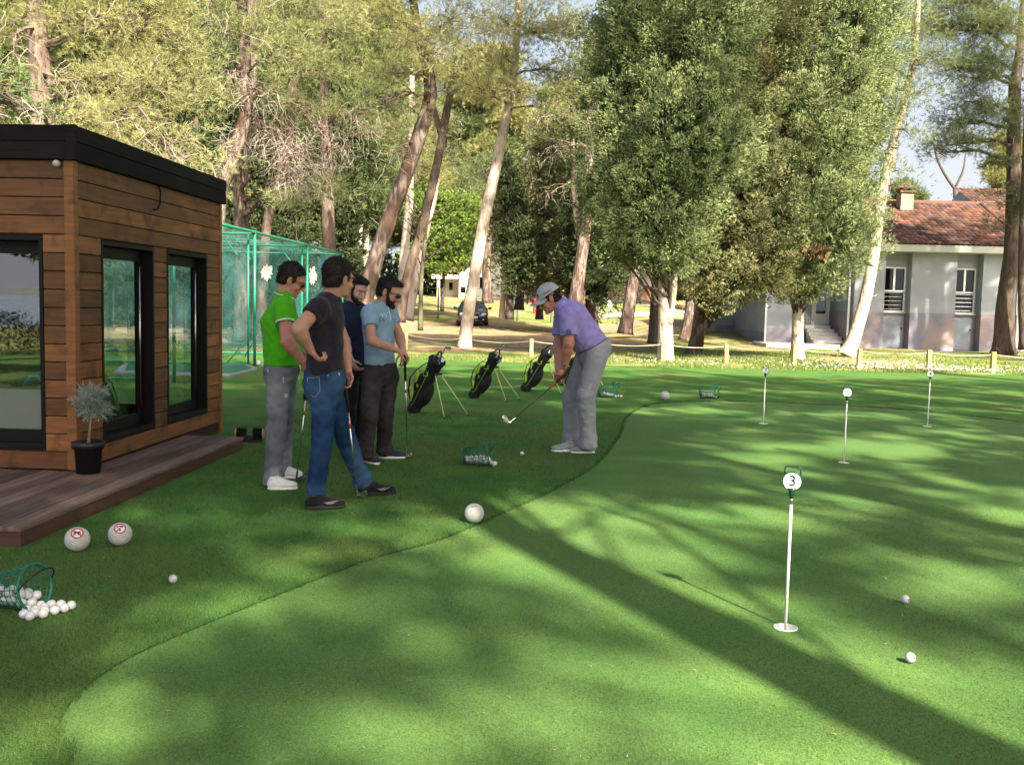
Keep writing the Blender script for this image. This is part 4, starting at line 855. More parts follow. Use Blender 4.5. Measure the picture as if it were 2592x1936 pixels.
def incone(loc, rz, sc=1.0):
    ax = np.array([math.cos(el), 0, math.sin(el)]); o = np.array([0, 0, RB0 + .004])
    def f(P):
        Q_ = P - np.array(loc); c, s = math.cos(rz), math.sin(rz); q = np.stack([c * Q_[:, 0] + s * Q_[:, 1], -s * Q_[:, 0] + c * Q_[:, 1], P[:, 2]], 1); d = q - o; h = d @ ax
        h2 = np.clip(h, R_B + .003, 9); d = d + (h2 - h)[:, None] * ax; h = h2; rad = d - h[:, None] * ax; rr = np.linalg.norm(rad, axis=1) + 1e-9; Rm = RB0 + (RB1 - RB0) * h / LB - R_B - .004
        k = np.where((h < LB) & (rr > Rm), Rm / rr, 1); d = rad * k[:, None] + h[:, None] * ax; q = d + o
        return np.stack([c * q[:, 0] - s * q[:, 1] + loc[0], s * q[:, 0] + c * q[:, 1] + loc[1], q[:, 2]], 1)
    return f
def fillb(loc, rz, n, spill, nlab, slab):
    c, s = math.cos(rz), math.sin(rz); P = []
    for k in range(n): h = random.uniform(.02, LB - .02); a = random.uniform(-.06, .06); P.append((loc[0] + c * h - s * a, loc[1] + s * h + c * a, random.uniform(.03, .09)))
    n0 = len(P); P += spill; cf = incone(loc, rz)
    P = relax(P, lambda p: np.concatenate([cf(p[:n0]), p[n0:]]))
    for i, q in enumerate(P): golf_ball(tuple(q), nlab if i < n0 else slab, nlab if i < n0 else slab)
# near basket, cut by the left edge of the picture
rim = gnd(*R2(165, 1442)); rz = math.radians(-14); loc0 = (rim.x - .24 * math.cos(rz) + .0, rim.y - .24 * math.sin(rz) + .06, 0)
bk = basket('green basket tipped over at the left edge, spilling the largest pile of balls', loc0, rz)
sp = [(180, 1440), (238, 1437), (290, 1417), (341, 1408), (388, 1394), (158, 1404), (198, 1400), (228, 1408), (290, 1385), (338, 1385), (243, 1390), (222, 1368), (188, 1350), (158, 1365)]
spill = []
for i, (x, y) in enumerate(sp):
    z = R_B if i < 5 or i in (7, 8, 9) else (.05 if i < 11 else .06); g = gnd(*R2(x, y), z); spill.append((g.x, g.y, z))
fillb(loc0, rz, 26, spill, 'white golf ball lying inside the green basket at the left edge', 'white golf ball spilled from the basket at the left edge')
g = gnd(*R4(530, 1480)); rz2 = math.radians(-6); l2 = (g.x, g.y + .05, 0)
dup(bk, l2, rz2, 'green basket tipped over on the turf between the watching men and the bending player')
g1 = gnd(*R4(740, 1470), R_B); g2 = gnd(*R4(716, 1462), R_B)
fillb(l2, rz2, 24, [(g1.x, g1.y, R_B), (g2.x, g2.y, R_B)], 'white golf ball inside the basket lying before the bending player', 'white golf ball just rolled out of the basket before the bending player')
g = gnd(*R7(34, 1186)); l3 = (g.x, g.y + .06, 0); dup(bk, l3, math.radians(8), 'green basket of balls tipped over far back, just right of the bending player', 1.15)
fillb(l3, math.radians(8), 16, [(l3[0] + .27, l3[1] - .03, R_B), (l3[0] + .31, l3[1] + .02, R_B), (l3[0] + .36, l3[1] - .01, R_B)], 'white golf ball inside the far basket just right of the bending player', 'white golf ball in front of the far basket just right of the bending player')
g = gnd(*R7(556, 1192)); l4 = (g.x, g.y + .06, 0); dup(bk, l4, math.radians(4), 'green basket of balls tipped over far back at the edge of the putting green', 1.15)
fillb(l4, math.radians(4), 18, [(l4[0] + .26, l4[1], R_B)], 'white golf ball inside the farthest right basket by the putting green', 'white golf ball at the mouth of the farthest right basket')

# ---- giant balls
gw = mat('giant_ball_white', (.44, .44, .42), (.52, .52, .50), rough=.45, spec=.4, scale=20); redp = mat('sign_red', (.50, .015, .02), rough=.5); whitep = mat('sign_white', (.78, .78, .78), rough=.5); blk = mat('sign_black', (.015, .015, .015), rough=.5)
V, T = ico(5); nf = 230; ii = np.arange(nf) + .5; ph = np.arccos(1 - 2 * ii / nf); th = PI * (1 + 5 ** .5) * ii; fc = np.stack([np.cos(th) * np.sin(ph), np.sin(th) * np.sin(ph), np.cos(ph)], 1)
dd = np.arccos(np.clip((V @ fc.T).max(1), -1, 1)); Vd = V * (1 - .034 * np.clip(1 - (dd / .115) ** 2, 0, 1))[:, None]
def giant(label, g, r, kind=None):
    c = (g.x, g.y, r * .97); o = solo('giant_golf_ball', MB().add(Vd * r + np.array(c), T=T), gw, label, 'ball ornament', 'giant golf balls set on the turf', loc=(g.x, g.y, 0), smooth=True)
    d = Vector((0 - g.x, -g.y, 0)).normalized() * .72 + Vector((0, 0, .69)); d.normalize(); rt = Vector((0, 0, 1)).cross(d).normalized(); up = d.cross(rt); C = Vector(c)
    P = lambda x, y, e=0: C + ((d + rt * x + up * y).normalized() * (r * 1.006 + e))
    if kind in ('dog', 'phone'):
        b = MB(); n = 30; k = np.arange(n)
        for rr in (.0, .27, .54): b.add([list(P(rr * math.cos(a), rr * math.sin(a))) for a in k * 2 * PI / n])
        b.Q.append(np.concatenate([np.stack([k, k + n, (k + 1) % n + n, (k + 1) % n], 1), np.stack([k + n, k + 2 * n, (k + 1) % n + 2 * n, (k + 1) % n + n], 1)])); s_ = part('sticker', b, whitep, o, True)
        b = MB().tube([P(.48 * math.cos(a), .48 * math.sin(a), .001) for a in np.linspace(0, 2 * PI, 40)], r * .05, n=6, cap=False); sg = 1 if kind == 'dog' else -1
        b.tube([P(-.35 * t_, .35 * t_ * sg, .001) for t_ in np.linspace(-1, 1, 9)], r * .045, n=6); part('prohibition_ring', b, redp, s_, True); b = MB()
        if kind == 'dog':
            b.tube([P(x * 1.35, y * 1.35, .002) for x, y in ((-.20, .02), (.0, .0), (.14, .02))], r * .06, n=6)
            for x0, x1 in ((-.18, -.24), (-.13, -.12), (.10, .06), (.15, .20)): b.tube([P(x0 * 1.35, .0, .002), P(x1 * 1.35, -.24, .002)], r * .025, n=5)
            b.tube([P(.14, .03), P(.20, .14), P(.29, .12)], r * .04, n=6); b.tube([P(-.2, .03), P(-.28, .14)], r * .02, n=5)
        else:
            b.tube([P(x * 1.35, y * 1.35, .002) for x, y in ((-.20, .04), (-.12, .12), (.08, .14), (.20, .06))], r * .045, n=6); b.tube([P(-.08, -.19, .002), P(.08, -.19, .002)], r * .08, n=6); b.tube([P(.0, -.1), P(.0, .04)], r * .02, n=5)
        part('pictogram', b, blk if kind == 'dog' else mat('sign_grey', (.12, .14, .20)), s_, True)
    elif kind == 'text':
        b = MB()
        for row, y0 in enumerate((.18, .08)):
            for k in range(7): b.tube([P(-.30 + .09 * k, y0 + .02 * k), P(-.25 + .09 * k, y0 + .02 * k + .01)], r * .03, n=4)
        part('lettering', b, mat('blue_print', (.03, .06, .18)), o)
giant('giant white golf ball with a red no-dogs sign, beside the deck corner', gnd(*R2(432, 1086)), .0695, 'dog')
giant('giant white golf ball with a red ringed grey sign, right of its twin', gnd(*R2(670, 1055)), .068, 'phone')
giant('giant white golf ball with small lettering at the edge of the putting green', Dg(1024, 1128), .066, 'text')
giant('giant white golf ball far back near the top of the putting green', Dg(1436, 864), .074, 'text')
giant('giant plain white golf ball by the foot of the practice net', gnd(*R5(505, 1410)), .066)

# ---- numbered hole markers
polem = mat('white_pole', (.72, .72, .70), rough=.35, spec=.5); dkgreen = mat('dark_green_plastic', (.008, .05, .035), rough=.35, spec=.5)
def marker(nm, label):
    g = PINS[nm]; t = thing('hole_marker', label, 'hole marker', (g.x, g.y, 0), 'numbered hole markers on the putting green')
    d = Vector((-g.x, -g.y, 0)).normalized(); rt = Vector((0, 0, 1)).cross(d).normalized(); o = g.copy(); o.z = 0; Z = Vector((0, 0, 1))
    cp_ = part('cup', MB().lathe([(.0535, -.003), (.0535, -.09), (0, -.09)], o, Z, 28), polem, t, True); part('cup_rim', MB().lathe([(.0535, -.012), (.0555, -.012), (.0555, .000), (.0535, .000)], o, Z, 28), polem, cp_, True)
    part('pole', MB().tube([o - Z * .09, o + Z * .61], .0068, n=14), polem, t, True)
    part('ferrule', MB().lathe([(0, .607), (.008, .607), (.009, .60), (.009, .585), (.0075, .58)], o, Z, 14), steel, t, True)
    hd_ = MB().lathe([(.008, .606), (.011, .612), (.014, .64), (.020, .655), (.0, .656)], o, Z, 14); c = o + Z * .688
    hd_.lathe([(0, -.007), (.042, -.007), (.046, -.004), (.046, .006), (.042, .007), (.0405, .003), (0, .003)], c, d, 36)
    h = part('disc_holder', hd_, dkgreen, t, True); part('disc', MB().lathe([(0, .0045), (.0405, .004)], c, d, 36), whitep, h)
    part('number', text_mb(nm, .070, c + d * .0052, rt, Z, .0006, .0002), blk, h)
    part('handle', MB().tube([c + rt * x + Z * z for x, z in ((-.034, .028), (-.036, .052), (-.033, .064), (-.024, .068), (.024, .068), (.033, .064), (.036, .052), (.034, .028))], .0035, n=8), dkgreen, t, True)
marker('3', 'hole marker numbered 3, nearest, with a white pole in a white cup'); marker('5', 'hole marker numbered 5, halfway down the putting green')
marker('7', 'hole marker numbered 7, farthest left of the markers'); marker('4', 'hole marker numbered 4, back right before the rope fence')
# ================================================================== KIOSK, DECK, NET CAGE, ROPE FENCE
Z3 = Vector((0, 0, 1))
KA = math.radians(3); KO = Vector((-3.372, 7.40, 0)); KX = Vector((math.cos(KA), -math.sin(KA), 0)); KY = Vector((math.sin(KA), math.cos(KA), 0))
KP = lambda x, y, z: KO + KX * x + KY * y + Z3 * z
def wood(name, c1, c2, knots=(.06, .025, .012), st=(1, 1, 14), sc=2.2, rough=.55, bump=.25, tint=.42):
    m = mat(name, c1, c2, rough=rough, scale=sc, stretch=st, tint=tint, spec=.35, bump=bump, bscale=10, dist=.006, contrast=(.3, .75), detail=7); N = m.node_tree.nodes; L = m.node_tree.links
    b = N['Principled BSDF']; src = b.inputs['Base Color'].links[0].from_socket; tc = N.new('ShaderNodeTexCoord'); v = N.new('ShaderNodeTexNoise'); v.inputs['Scale'].default_value = 5.5; v.inputs['Detail'].default_value = 3; L.new(tc.outputs['Object'], v.inputs[0])
    r = N.new('ShaderNodeMapRange'); r.inputs[1].default_value = .54; r.inputs[2].default_value = .72; L.new(v.outputs[0], r.inputs[0]); x = N.new('ShaderNodeMix'); x.data_type = 'RGBA'; L.new(r.outputs[0], x.inputs[0]); L.new(src, x.inputs[6]); x.inputs[7].default_value = (*knots, 1); L.new(x.outputs[2], b.inputs['Base Color']); return m
pine_w = wood('stained_pine', (.215, .088, .028), (.105, .042, .015)); dark_w = mat('black_stained_wood', (.007, .006, .006), (.012, .011, .010), rough=.8, spec=.15, scale=2, stretch=(1, 1, 20), bump=.3, bscale=10, dist=.004, tint=.3)
groove = mat('wall_membrane', (.03, .018, .01), rough=.9); blackf = mat('black_window_frame', (.006, .006, .007), rough=.55, spec=.2)
kglass = glassmat('kiosk_glass', (.85, .88, .88), 1.0, 1.5); kglass2 = glassmat('kiosk_front_glass', (.85, .88, .88), 3.0, 1.5, .12)
kiosk = thing('wooden_kiosk', 'brown timber clad kiosk with a black flat roof edge and black framed windows', 'kiosk', (KO.x, KO.y, 0))
H0, H1 = .12, 2.48; KL, KW = 3.12, 4.0; OPN = {'front': [(.22, 1.34, .28, 1.91)], 'side': [(.42, 1.42, .28, 1.91), (1.71, 2.73, .28, 1.91)]}
def face_frame(f):
    if f == 'front': return KP(0, 0, 0), -KX, -KY, KW      # along, outward
    return KP(0, 0, 0), KY, KX, KL
core = MB(); boards = MB()
for f in ('front', 'side'):
    o, al, ou, Lf = face_frame(f); ops = OPN[f]
    cuts = [0] + [c for op in ops for c in op[:2]] + [Lf]
    s0 = 0.0 if f == 'front' else .09
    for i in range(0, len(cuts), 2): core.obox(o, al, ou, Z3, cuts[i] + (s0 if i == 0 else 0), cuts[i + 1], -.09, 0, H0, H1)
    for a, b_, z0, z1 in ops: core.obox(o, al, ou, Z3, a, b_, -.09, 0, H0, z0); core.obox(o, al, ou, Z3, a, b_, -.09, 0, z1, H1)
    nb = 17; pz = (H1 - H0) / nb
    for k in range(nb):
        z0, z1 = H0 + k * pz + .003, H0 + (k + 1) * pz - .004; segs = [(.045, Lf - (.03 if f == 'side' else 0))]
        for a, b_, c, d in ops:
            if z1 > c + .01 and z0 < d - .01:
                ns = []
                for s, e in segs:
                    if a > s and b_ < e: ns += [(s, a - .002), (b_ + .002, e)]
                    else: ns.append((s, e))
                segs = ns
        for s, e in segs: boards.obox(o, al, ou, Z3, s, e, .001, .021 + random.uniform(-.002, .002), z0, z1, random.random())
part('wall', core, groove, kiosk); cladp = part('cladding', boards, pine_w, kiosk, bev=.004)
b = MB(); b.obox(KO, KX, KY, Z3, -.042, .034, -.034, .042, H0, H1, .9); part('corner_post', b, pine_w, kiosk, bev=.004)
b = MB(); b.obox(KO, KX, KY, Z3, -.02, .032, KL - .028, KL + .03, 0, H1, .8); part('corner_post', b, pine_w, kiosk, bev=.004)
b = MB(); b.obox(KO, KX, KY, Z3, -KW, -KW + .09, 0, KL, H0, H1); 
for q in ((-KW + .09, -1.3, H0, H1), (-.22, -.09, H0, H1), (-1.3, -.22, H0, .3), (-1.3, -.22, 2.1, H1)): b.obox(KO, KX, KY, Z3, q[0], q[1], KL - .09, KL, q[2], q[3])
part('wall', b, pine_w, kiosk); b = MB().add([list(KP(x, KL - .048, z)) for x, z in ((-1.3, .3), (-.22, .3), (-.22, 2.1), (-1.3, 2.1))], Q=[(0, 1, 2, 3)]); part('rear_pane', b, kglass, kiosk)
b = MB(); b.obox(KO, KX, KY, Z3, -KW, .0, .0, KL, .02, H0 - .002); part('floor', b, groove, kiosk)
b = MB()
for z0, z1, e in ((H1 + .0, H1 + .128, .05), (H1 + .134, H1 + .252, .052)):
    b.obox(KO, KX, KY, Z3, -KW, .02 + e - .022, -e - .02, -e, z0, z1, random.random()); b.obox(KO, KX, KY, Z3, .0 + e, .022 + e, -e - .02, KL + e, z0, z1, random.random()); b.obox(KO, KX, KY, Z3, -KW, e - .002, KL + e, KL + e + .02, z0, z1)
b.obox(KO, KX, KY, Z3, .001, .078, -.078, -.001 - .045, H1 - .003, H1 + .256, .8)
part('fascia', b, dark_w, kiosk, bev=.003)
b = MB(); b.obox(KO, KX, KY, Z3, -KW, .046, -.045, KL + .045, H1 + .004, H1 + .238); rf = part('roof', b, mat('roof_felt', (.03, .03, .032), (.05, .06, .045), rough=.95, scale=3), kiosk)
b = MB(); n = 900; xx = rng.uniform(-2.6, -.3, n); yy = rng.uniform(.0, .8, n); P = [KP(a, c, H1 + .245) for a, c in zip(xx, yy)]; V, T = blades(np.array([p.x for p in P]), np.array([p.y for p in P]), np.array([p.z for p in P]), rng.uniform(.02, .05, n), np.full(n, .012), 1); part('roof_turf', MB().add(V, T=T, tint=.3), bpy.data.materials['turf_fibre'], rf)
def win(f, a, b_, z0, z1, door=True):
    o, al, ou, _ = face_frame(f); B = lambda m, *q, t=.5: m.obox(o, al, ou, Z3, *q, t)
    w = MB(); e = .028
    for q in ((a, b_, -.12, e, z1 - .035, z1), (a, b_, -.12, e, z0, z0 + .035), (a, a + .03, -.12, e - .002, z0 + .035, z1 - .035), (b_ - .03, b_, -.12, e - .002, z0 + .035, z1 - .035)): B(w, *q)
    fr = part('window', w, blackf, kiosk, bev=.003); l = MB(); i0, i1, j0, j1 = a + .032, b_ - .032, z0 + .037, z1 - .037; fw = .075
    for q in ((i0, i1, -.115, -.075, j1 - fw - .02, j1), (i0, i1, -.115, -.075, j0, j0 + fw + .02), (i0, i0 + fw * .6, -.115, -.077, j0 + fw + .02, j1 - fw - .02), (i1 - fw, i1, -.115, -.077, j0 + fw + .02, j1 - fw - .02)): B(l, *q)
    part('sash', l, blackf, fr, bev=.003); g = MB().add([list(o + al * x + ou * -.098 + Z3 * z) for x, z in ((i0 + .03, j0 + .06), (i1 - .05, j0 + .06), (i1 - .05, j1 - .06), (i0 + .03, j1 - .06))], Q=[(0, 1, 2, 3) if f == 'side' else (3, 2, 1, 0)]); part('pane', g, kglass if door else kglass2, fr)
    if door: h = MB(); x = i1 - fw - .035; h.tube([o + al * x + ou * (-.050) + Z3 * (j0 + .16), o + al * x + ou * (-.050) + Z3 * (j1 - .14)], .008, n=8); part('pull_bar', h, steel, fr, True)
win('front', *OPN['front'][0], door=False); [win('side', *q) for q in OPN['side']]
b = MB().tube([KP(.03, 1.52, H1), KP(.045, 1.52, H1 - .06), KP(.05, 1.50, H1 - .16), KP(.055, 1.44, H1 - .22), KP(.05, 1.36, H1 - .235)], .008, n=8); part('cable', b, blackf, kiosk, True)
b = MB().ball(KP(-.085, -.05, H1 - .03), .028, 2); part('lamp', b, mat('milky_lamp', (.45, .45, .42), rough=.4), kiosk, True)
# furniture inside, seen through the panes
wt = mat('white_laminate', (.55, .56, .58), rough=.5); b = MB(); b.obox(KO, KX, KY, Z3, -1.6, -.14, .16, .52, H0, .70); b.obox(KO, KX, KY, Z3, -1.62, -.13, .145, .54, .70, .72); solo('counter', b, wt, 'white counter inside the kiosk behind the front window', 'counter', loc=tuple(KP(-1, .4, 0)))
b = MB().lathe([(0, 0), (.13, 0), (.15, .32), (.14, .6), (.16, .62), (0, .62)], KP(-.55, .42, .832 - .0), Z3, 18); o_ = solo('display_bag', MB().lathe([(0, 0), (.10, 0), (.12, .15), (.11, .30), (0, .31)], KP(-.62, .40, .724), Z3, 18), nylon, 'black bag standing on the white counter inside the kiosk', 'bag', loc=tuple(KP(-.62, .40, .724)), smooth=True)
def covr(x, y, z, m, lab, w=.1):
    solo('club_cover', MB().tube([KP(x - w, y, z), KP(x - w * .5, y, z + .07), KP(x, y, z + .08), KP(x + w * .7, y, z + .03)], [.018, .03, .03, .02], n=10, flat=.6), m, lab, 'club cover', loc=tuple(KP(x, y, z)), smooth=True)
covr(-.42, .22, .743, mat('bright_blue', (.02, .22, .50), rough=.4), 'bright blue curved club cover on the counter inside the kiosk'); covr(-.24, .22, .745, mat('glossy_red', (.55, .03, .02), rough=.4), 'red club cover on the counter inside the kiosk', .07)
b = MB(); 
for dx, dz in ((0, .10), (.045, .07)): b.obox(KO, KX, KY, Z3, -.30 + dx, -.262 + dx, .165, .205, .723, .723 + dz)
solo('cartons', b, wt, 'two small white cartons on the counter inside the kiosk', 'carton', loc=tuple(KP(-.28, .18, .723)))
b = MB(); b.obox(KO, KX, KY, Z3, -3.6, -1.9, 2.4, 2.9, H0, 1.0); b.obox(KO, KX, KY, Z3, -3.6, -1.9, 2.55, 2.9, 1.3, 1.34); b.obox(KO, KX, KY, Z3, -3.6, -1.9, 2.55, 2.9, 1.7, 1.74); solo('shelving', b, mat('dark_shelving', (.05, .045, .04), rough=.7), 'dark shelving along the rear wall inside the kiosk', 'shelves', loc=tuple(KP(-2.7, 2.6, 0)))

# deck
deckw = mat('weathered_decking', (.075, .045, .034), (.125, .082, .065), rough=.7, scale=1.6, stretch=(14, 1, 1), tint=.4, bump=.5, bscale=9, dist=.006, c3=(.13, .095, .08), s3=1.4, spec=.3)
b = MB(); y0 = -1.86; k = 0; x = .64
while x > -4.2:
    if x <= .02: b.obox(KO, KX, KY, Z3, x - .139, x, y0, -.052, .092, .118 + random.uniform(-.0015, .0015), random.random())
    else:
        if x - .139 < .045: b.obox(KO, KX, KY, Z3, x - .139, .044, y0, -.052, .092, .1185, .5)
        b.obox(KO, KX, KY, Z3, max(x - .139, .045), x, y0, 2.05, .092, .118 + random.uniform(-.0015, .0015), random.random())
    x -= .145
dk = thing('deck', 'low dark brown timber deck around the kiosk', 'deck', tuple(KP(0, -.9, 0))); part('decking', b, deckw, dk, bev=.003)
b = MB(); b.obox(KO, KX, KY, Z3, .600, .632, y0 + .01, 2.04, .0, .090); b.obox(KO, KX, KY, Z3, -4.2, .598, y0 + .012, y0 + .05, .0, .090); b.obox(KO, KX, KY, Z3, .06, .598, 2.0, 2.038, 0, .09)
for yy_ in np.arange(y0 + .3, 2, .55): b.obox(KO, KX, KY, Z3, -4.2 if yy_ < -.2 else .06, .598, yy_, yy_ + .05, .0, .089)
part('frame', b, wood('dark_deck_frame', (.09, .045, .03), (.06, .03, .02)), dk)

# potted plant
po = gnd(*R2(494, 652), .12); po.z = .119; pt = thing('potted_plant', 'small silver leaved standard shrub in a black pot on the deck', 'potted plant', tuple(po))
part('pot', MB().lathe([(0, .001), (.088, .001), (.100, .19), (.118, .192), (.121, .24), (.112, .243), (.104, .215), (0, .212)], po, Z3, 30), mat('black_pot', (.010, .011, .013), rough=.4, spec=.4), pt, True)
part('soil', MB().lathe([(.103, .214), (.05, .222), (0, .224)], po, Z3, 16), mat('soil', (.06, .03, .02), (.10, .05, .03), scale=40), pt, True)
st = po + Vector((.0, 0, .21)); cr = po + Vector((.035, .0, .55)); b = MB(); 
for k in range(3): b.tube([st + Vector((.008 * k - .008, .004 * k, 0)), st.lerp(cr, .5) + Vector((.006 * (k - 1), .01 * (1 - k), 0)), cr + Vector((.01 * (k - 1), 0, -.06))], .0055, n=6)
sv_b = MB()
part('stem', b, mat('pale_bark', (.34, .24, .16), (.22, .15, .10), scale=30), pt, True)
def tufts(b, C, Dv, L, w, k, spread, tint=None, up=0.0, nh=None, nr=.5):
    C = np.repeat(np.asarray(C, float), k, 0); n = len(C); d = np.repeat(np.asarray(Dv, float), k, 0) + rng.normal(0, spread, (n, 3)); d[:, 2] += up; d /= np.linalg.norm(d, axis=1)[:, None] + 1e-9
    Ls = (L * rng.uniform(.6, 1.15, n))[:, None]; s = np.cross(d, rng.normal(size=(n, 3)) if nh is None else np.repeat(np.asarray(nh, float), k, 0) + rng.normal(0, nr, (n, 3))); s /= np.linalg.norm(s, axis=1)[:, None] + 1e-9; C = C + d * Ls * rng.uniform(0, .25, n)[:, None]
    V = np.stack([C - s * w / 2, C + s * w / 2, C + d * Ls], 1).reshape(-1, 3); t = rng.random(n) if tint is None else np.clip((np.full(n, float(tint)) if np.isscalar(tint) else np.repeat(np.asarray(tint, float), k)) + rng.normal(0, .12, n), 0, 1)
    b.add(V, T=np.arange(3 * n).reshape(-1, 3), tint=np.repeat(t, 3))
def sph(n):
    v = rng.normal(size=(n, 3)); return v / np.linalg.norm(v, axis=1)[:, None]
b = MB(); dv = sph(150); ctr = np.array(list(cr)); 
for d_ in dv:
    m_ = .05 + .09 * rng.random(); ax_ = np.linspace(.02, m_ + .03, 7)[:, None] * d_ + ctr; tufts(b, ax_[2:], np.repeat(d_[None] * .7, 5, 0), .040, .0045, 5, .55)
    b.tube([ctr + d_ * .0, ctr + d_ * (m_ + .03)], .0016, n=3, tint=.2)
part('foliage', b, mat('silver_leaf', (.16, .21, .17), rough=.7, tint=1, tc=(.42, .48, .42), trans=.2), pt)

# shoe brush
g = gnd(*R2(1392, 476)); o = Vector((g.x, g.y, 0)); bx, by = Vector((1, .12, 0)).normalized(), Vector((-.12, 1, 0)).normalized(); sb = thing('shoe_brush', 'black boot cleaning brush with round wooden ends beside the deck', 'shoe brush', tuple(o))
b = MB(); b.obox(o, bx, by, Z3, -.13, .13, -.09, .09, 0, .02); b.obox(o, bx, by, Z3, -.05, .05, -.08, .08, .02, .065); part('base', b, foot, sb, bev=.004)
for s_ in (-1, 1):
    c = o + bx * s_ * .085 + Z3 * .078; b = MB(); dv = sph(900); dv[:, 2] = np.abs(dv[:, 2]) * np.sign(dv[:, 2]); P = np.array(list(c)) + np.outer(rng.uniform(-.045, .045, 900), list(bx)); dn = dv - np.outer(dv @ np.array(list(bx)), list(bx)); dn /= np.linalg.norm(dn, axis=1)[:, None]; tufts(b, P, dn, .062, .006, 2, .12); b.tube([c - bx * .05, c + bx * .05], .04, n=16)
    br = part('bristles', b, nylon, sb); part('end_disc', MB().lathe([(0, 0), (.055, 0), (.055, .014), (0, .014)], c + bx * s_ * .046, bx * s_, 20), mat('pale_wood', (.42, .22, .09), rough=.5), br)

# practice net cage
gsteel = mat('green_painted_steel', (.012, .15, .09), (.016, .19, .115), rough=.45, scale=3, spec=.4)
def netmat(name, c, fill=.5, s=60):
    m = bpy.data.materials.new(name); m.use_nodes = True; N = m.node_tree.nodes; L = m.node_tree.links; b = N['Principled BSDF']; b.inputs['Base Color'].default_value = lin(c); b.inputs['Roughness'].default_value = .8
    tr_ = N.new('ShaderNodeBsdfTransparent'); tl = N.new('ShaderNodeBsdfTranslucent'); tl.inputs[0].default_value = lin(c); m1 = N.new('ShaderNodeMixShader'); m1.inputs[0].default_value = .45; L.new(b.outputs[0], m1.inputs[1]); L.new(tl.outputs[0], m1.inputs[2])
    tc = N.new('ShaderNodeTexCoord'); nz_ = N.new('ShaderNodeTexNoise'); nz_.inputs['Scale'].default_value = 1.1; nz_.inputs['Detail'].default_value = 6; mp = N.new('ShaderNodeMapping'); mp.inputs['Scale'].default_value = (1, 1, .35); L.new(tc.outputs['Object'], mp.inputs[0]); L.new(mp.outputs[0], nz_.inputs[0])
    w1 = N.new('ShaderNodeTexWave'); w1.bands_direction = 'X'; w1.inputs['Scale'].default_value = s * .16; w1.inputs['Distortion'].default_value = 1.0; w2 = N.new('ShaderNodeTexWave'); w2.bands_direction = 'Z'; w2.inputs['Scale'].default_value = s * .16; w2.inputs['Distortion'].default_value = 1.0; L.new(tc.outputs['Object'], w1.inputs[0]); L.new(tc.outputs['Object'], w2.inputs[0])
    mx_ = N.new('ShaderNodeMath'); mx_.operation = 'MAXIMUM'; L.new(w1.outputs['Fac'], mx_.inputs[0]); L.new(w2.outputs['Fac'], mx_.inputs[1]); r = N.new('ShaderNodeMapRange'); r.inputs[1].default_value = .45; r.inputs[2].default_value = .95; r.inputs[3].default_value = .12; r.inputs[4].default_value = .9; L.new(mx_.outputs[0], r.inputs[0])
    r2 = N.new('ShaderNodeMapRange'); r2.inputs[1].default_value = .35; r2.inputs[2].default_value = .65; r2.inputs[3].default_value = fill * .5; r2.inputs[4].default_value = fill * 1.5; L.new(nz_.outputs[0], r2.inputs[0])
    q = N.new('ShaderNodeMath'); q.operation = 'MULTIPLY'; q.use_clamp = True; L.new(r.outputs[0], q.inputs[0]); L.new(r2.outputs[0], q.inputs[1]); m2 = N.new('ShaderNodeMixShader'); L.new(q.outputs[0], m2.inputs[0]); L.new(tr_.outputs[0], m2.inputs[1]); L.new(m1.outputs[0], m2.inputs[2]); L.new(m2.outputs[0], N['Material Output'].inputs[0]); return m
nm = netmat('teal_net', (.05, .19, .20), .75); nr_ = netmat('teal_roof_net', (.10, .28, .27), .85)
CZ = 2.90; xs_ = {16.6: -5.83, 21.0: -5.62, 25.4: -5.42, 29.6: -5.24}; XL = -13.5
cage = thing('practice_net_cage', 'green steel framed golf practice cage hung with teal nets, behind the kiosk', 'net cage', (-7, 22, 0))
for Yp, x_ in xs_.items():
    part('post', MB().tube([(x_, Yp, 0), (x_, Yp, CZ)], .030, n=10), gsteel, cage, True); part('post', MB().tube([(x_ - .14, Yp, 0), (x_ - .14, Yp, CZ - .02)], .022, n=10), gsteel, cage, True)
    b = MB(); b.tube([(x_, Yp, CZ - .03), (XL, Yp, CZ - .03)], .024, n=8); b.tube([(x_ - .1, Yp, .05), (XL, Yp, .05)], .022, n=8); b.tube([(x_ - .1, Yp, 1.0), (x_ - .2, Yp, 1.0)], .012, n=6); part('beam', b, gsteel, cage, True)
    b = MB(); b.tube([(x_ - .14, Yp + .02, CZ - .78), (x_ - .75, Yp + .02, CZ - .05)], .016, n=6); b.tube([(x_, Yp + .25, CZ - .78), (x_ - .55, Yp + .25, CZ - .05)], .013, n=6); b.tube([(x_ - .14, Yp, .62), (x_ - .62, Yp, .05)], .014, n=6); b.tube([(x_, Yp + .3, .70), (x_ - .3, Yp + .3, .2)], .012, n=6); part('brace', b, gsteel, cage, True)
for z in (CZ,): part('beam', MB().tube([(x_, y_, z) for y_, x_ in xs_.items()], .032, n=8), gsteel, cage, True)
b = MB(); b.tube([(XL, y_, CZ) for y_ in xs_], .03, n=8)
for y_ in xs_: b.tube([(XL, y_, 0), (XL, y_, CZ)], .03, n=8)
b.tube([(-9.5, 29.6, 0), (-9.5, 29.6, CZ)], .025, n=8); part('rear_frame', b, gsteel, cage, True)
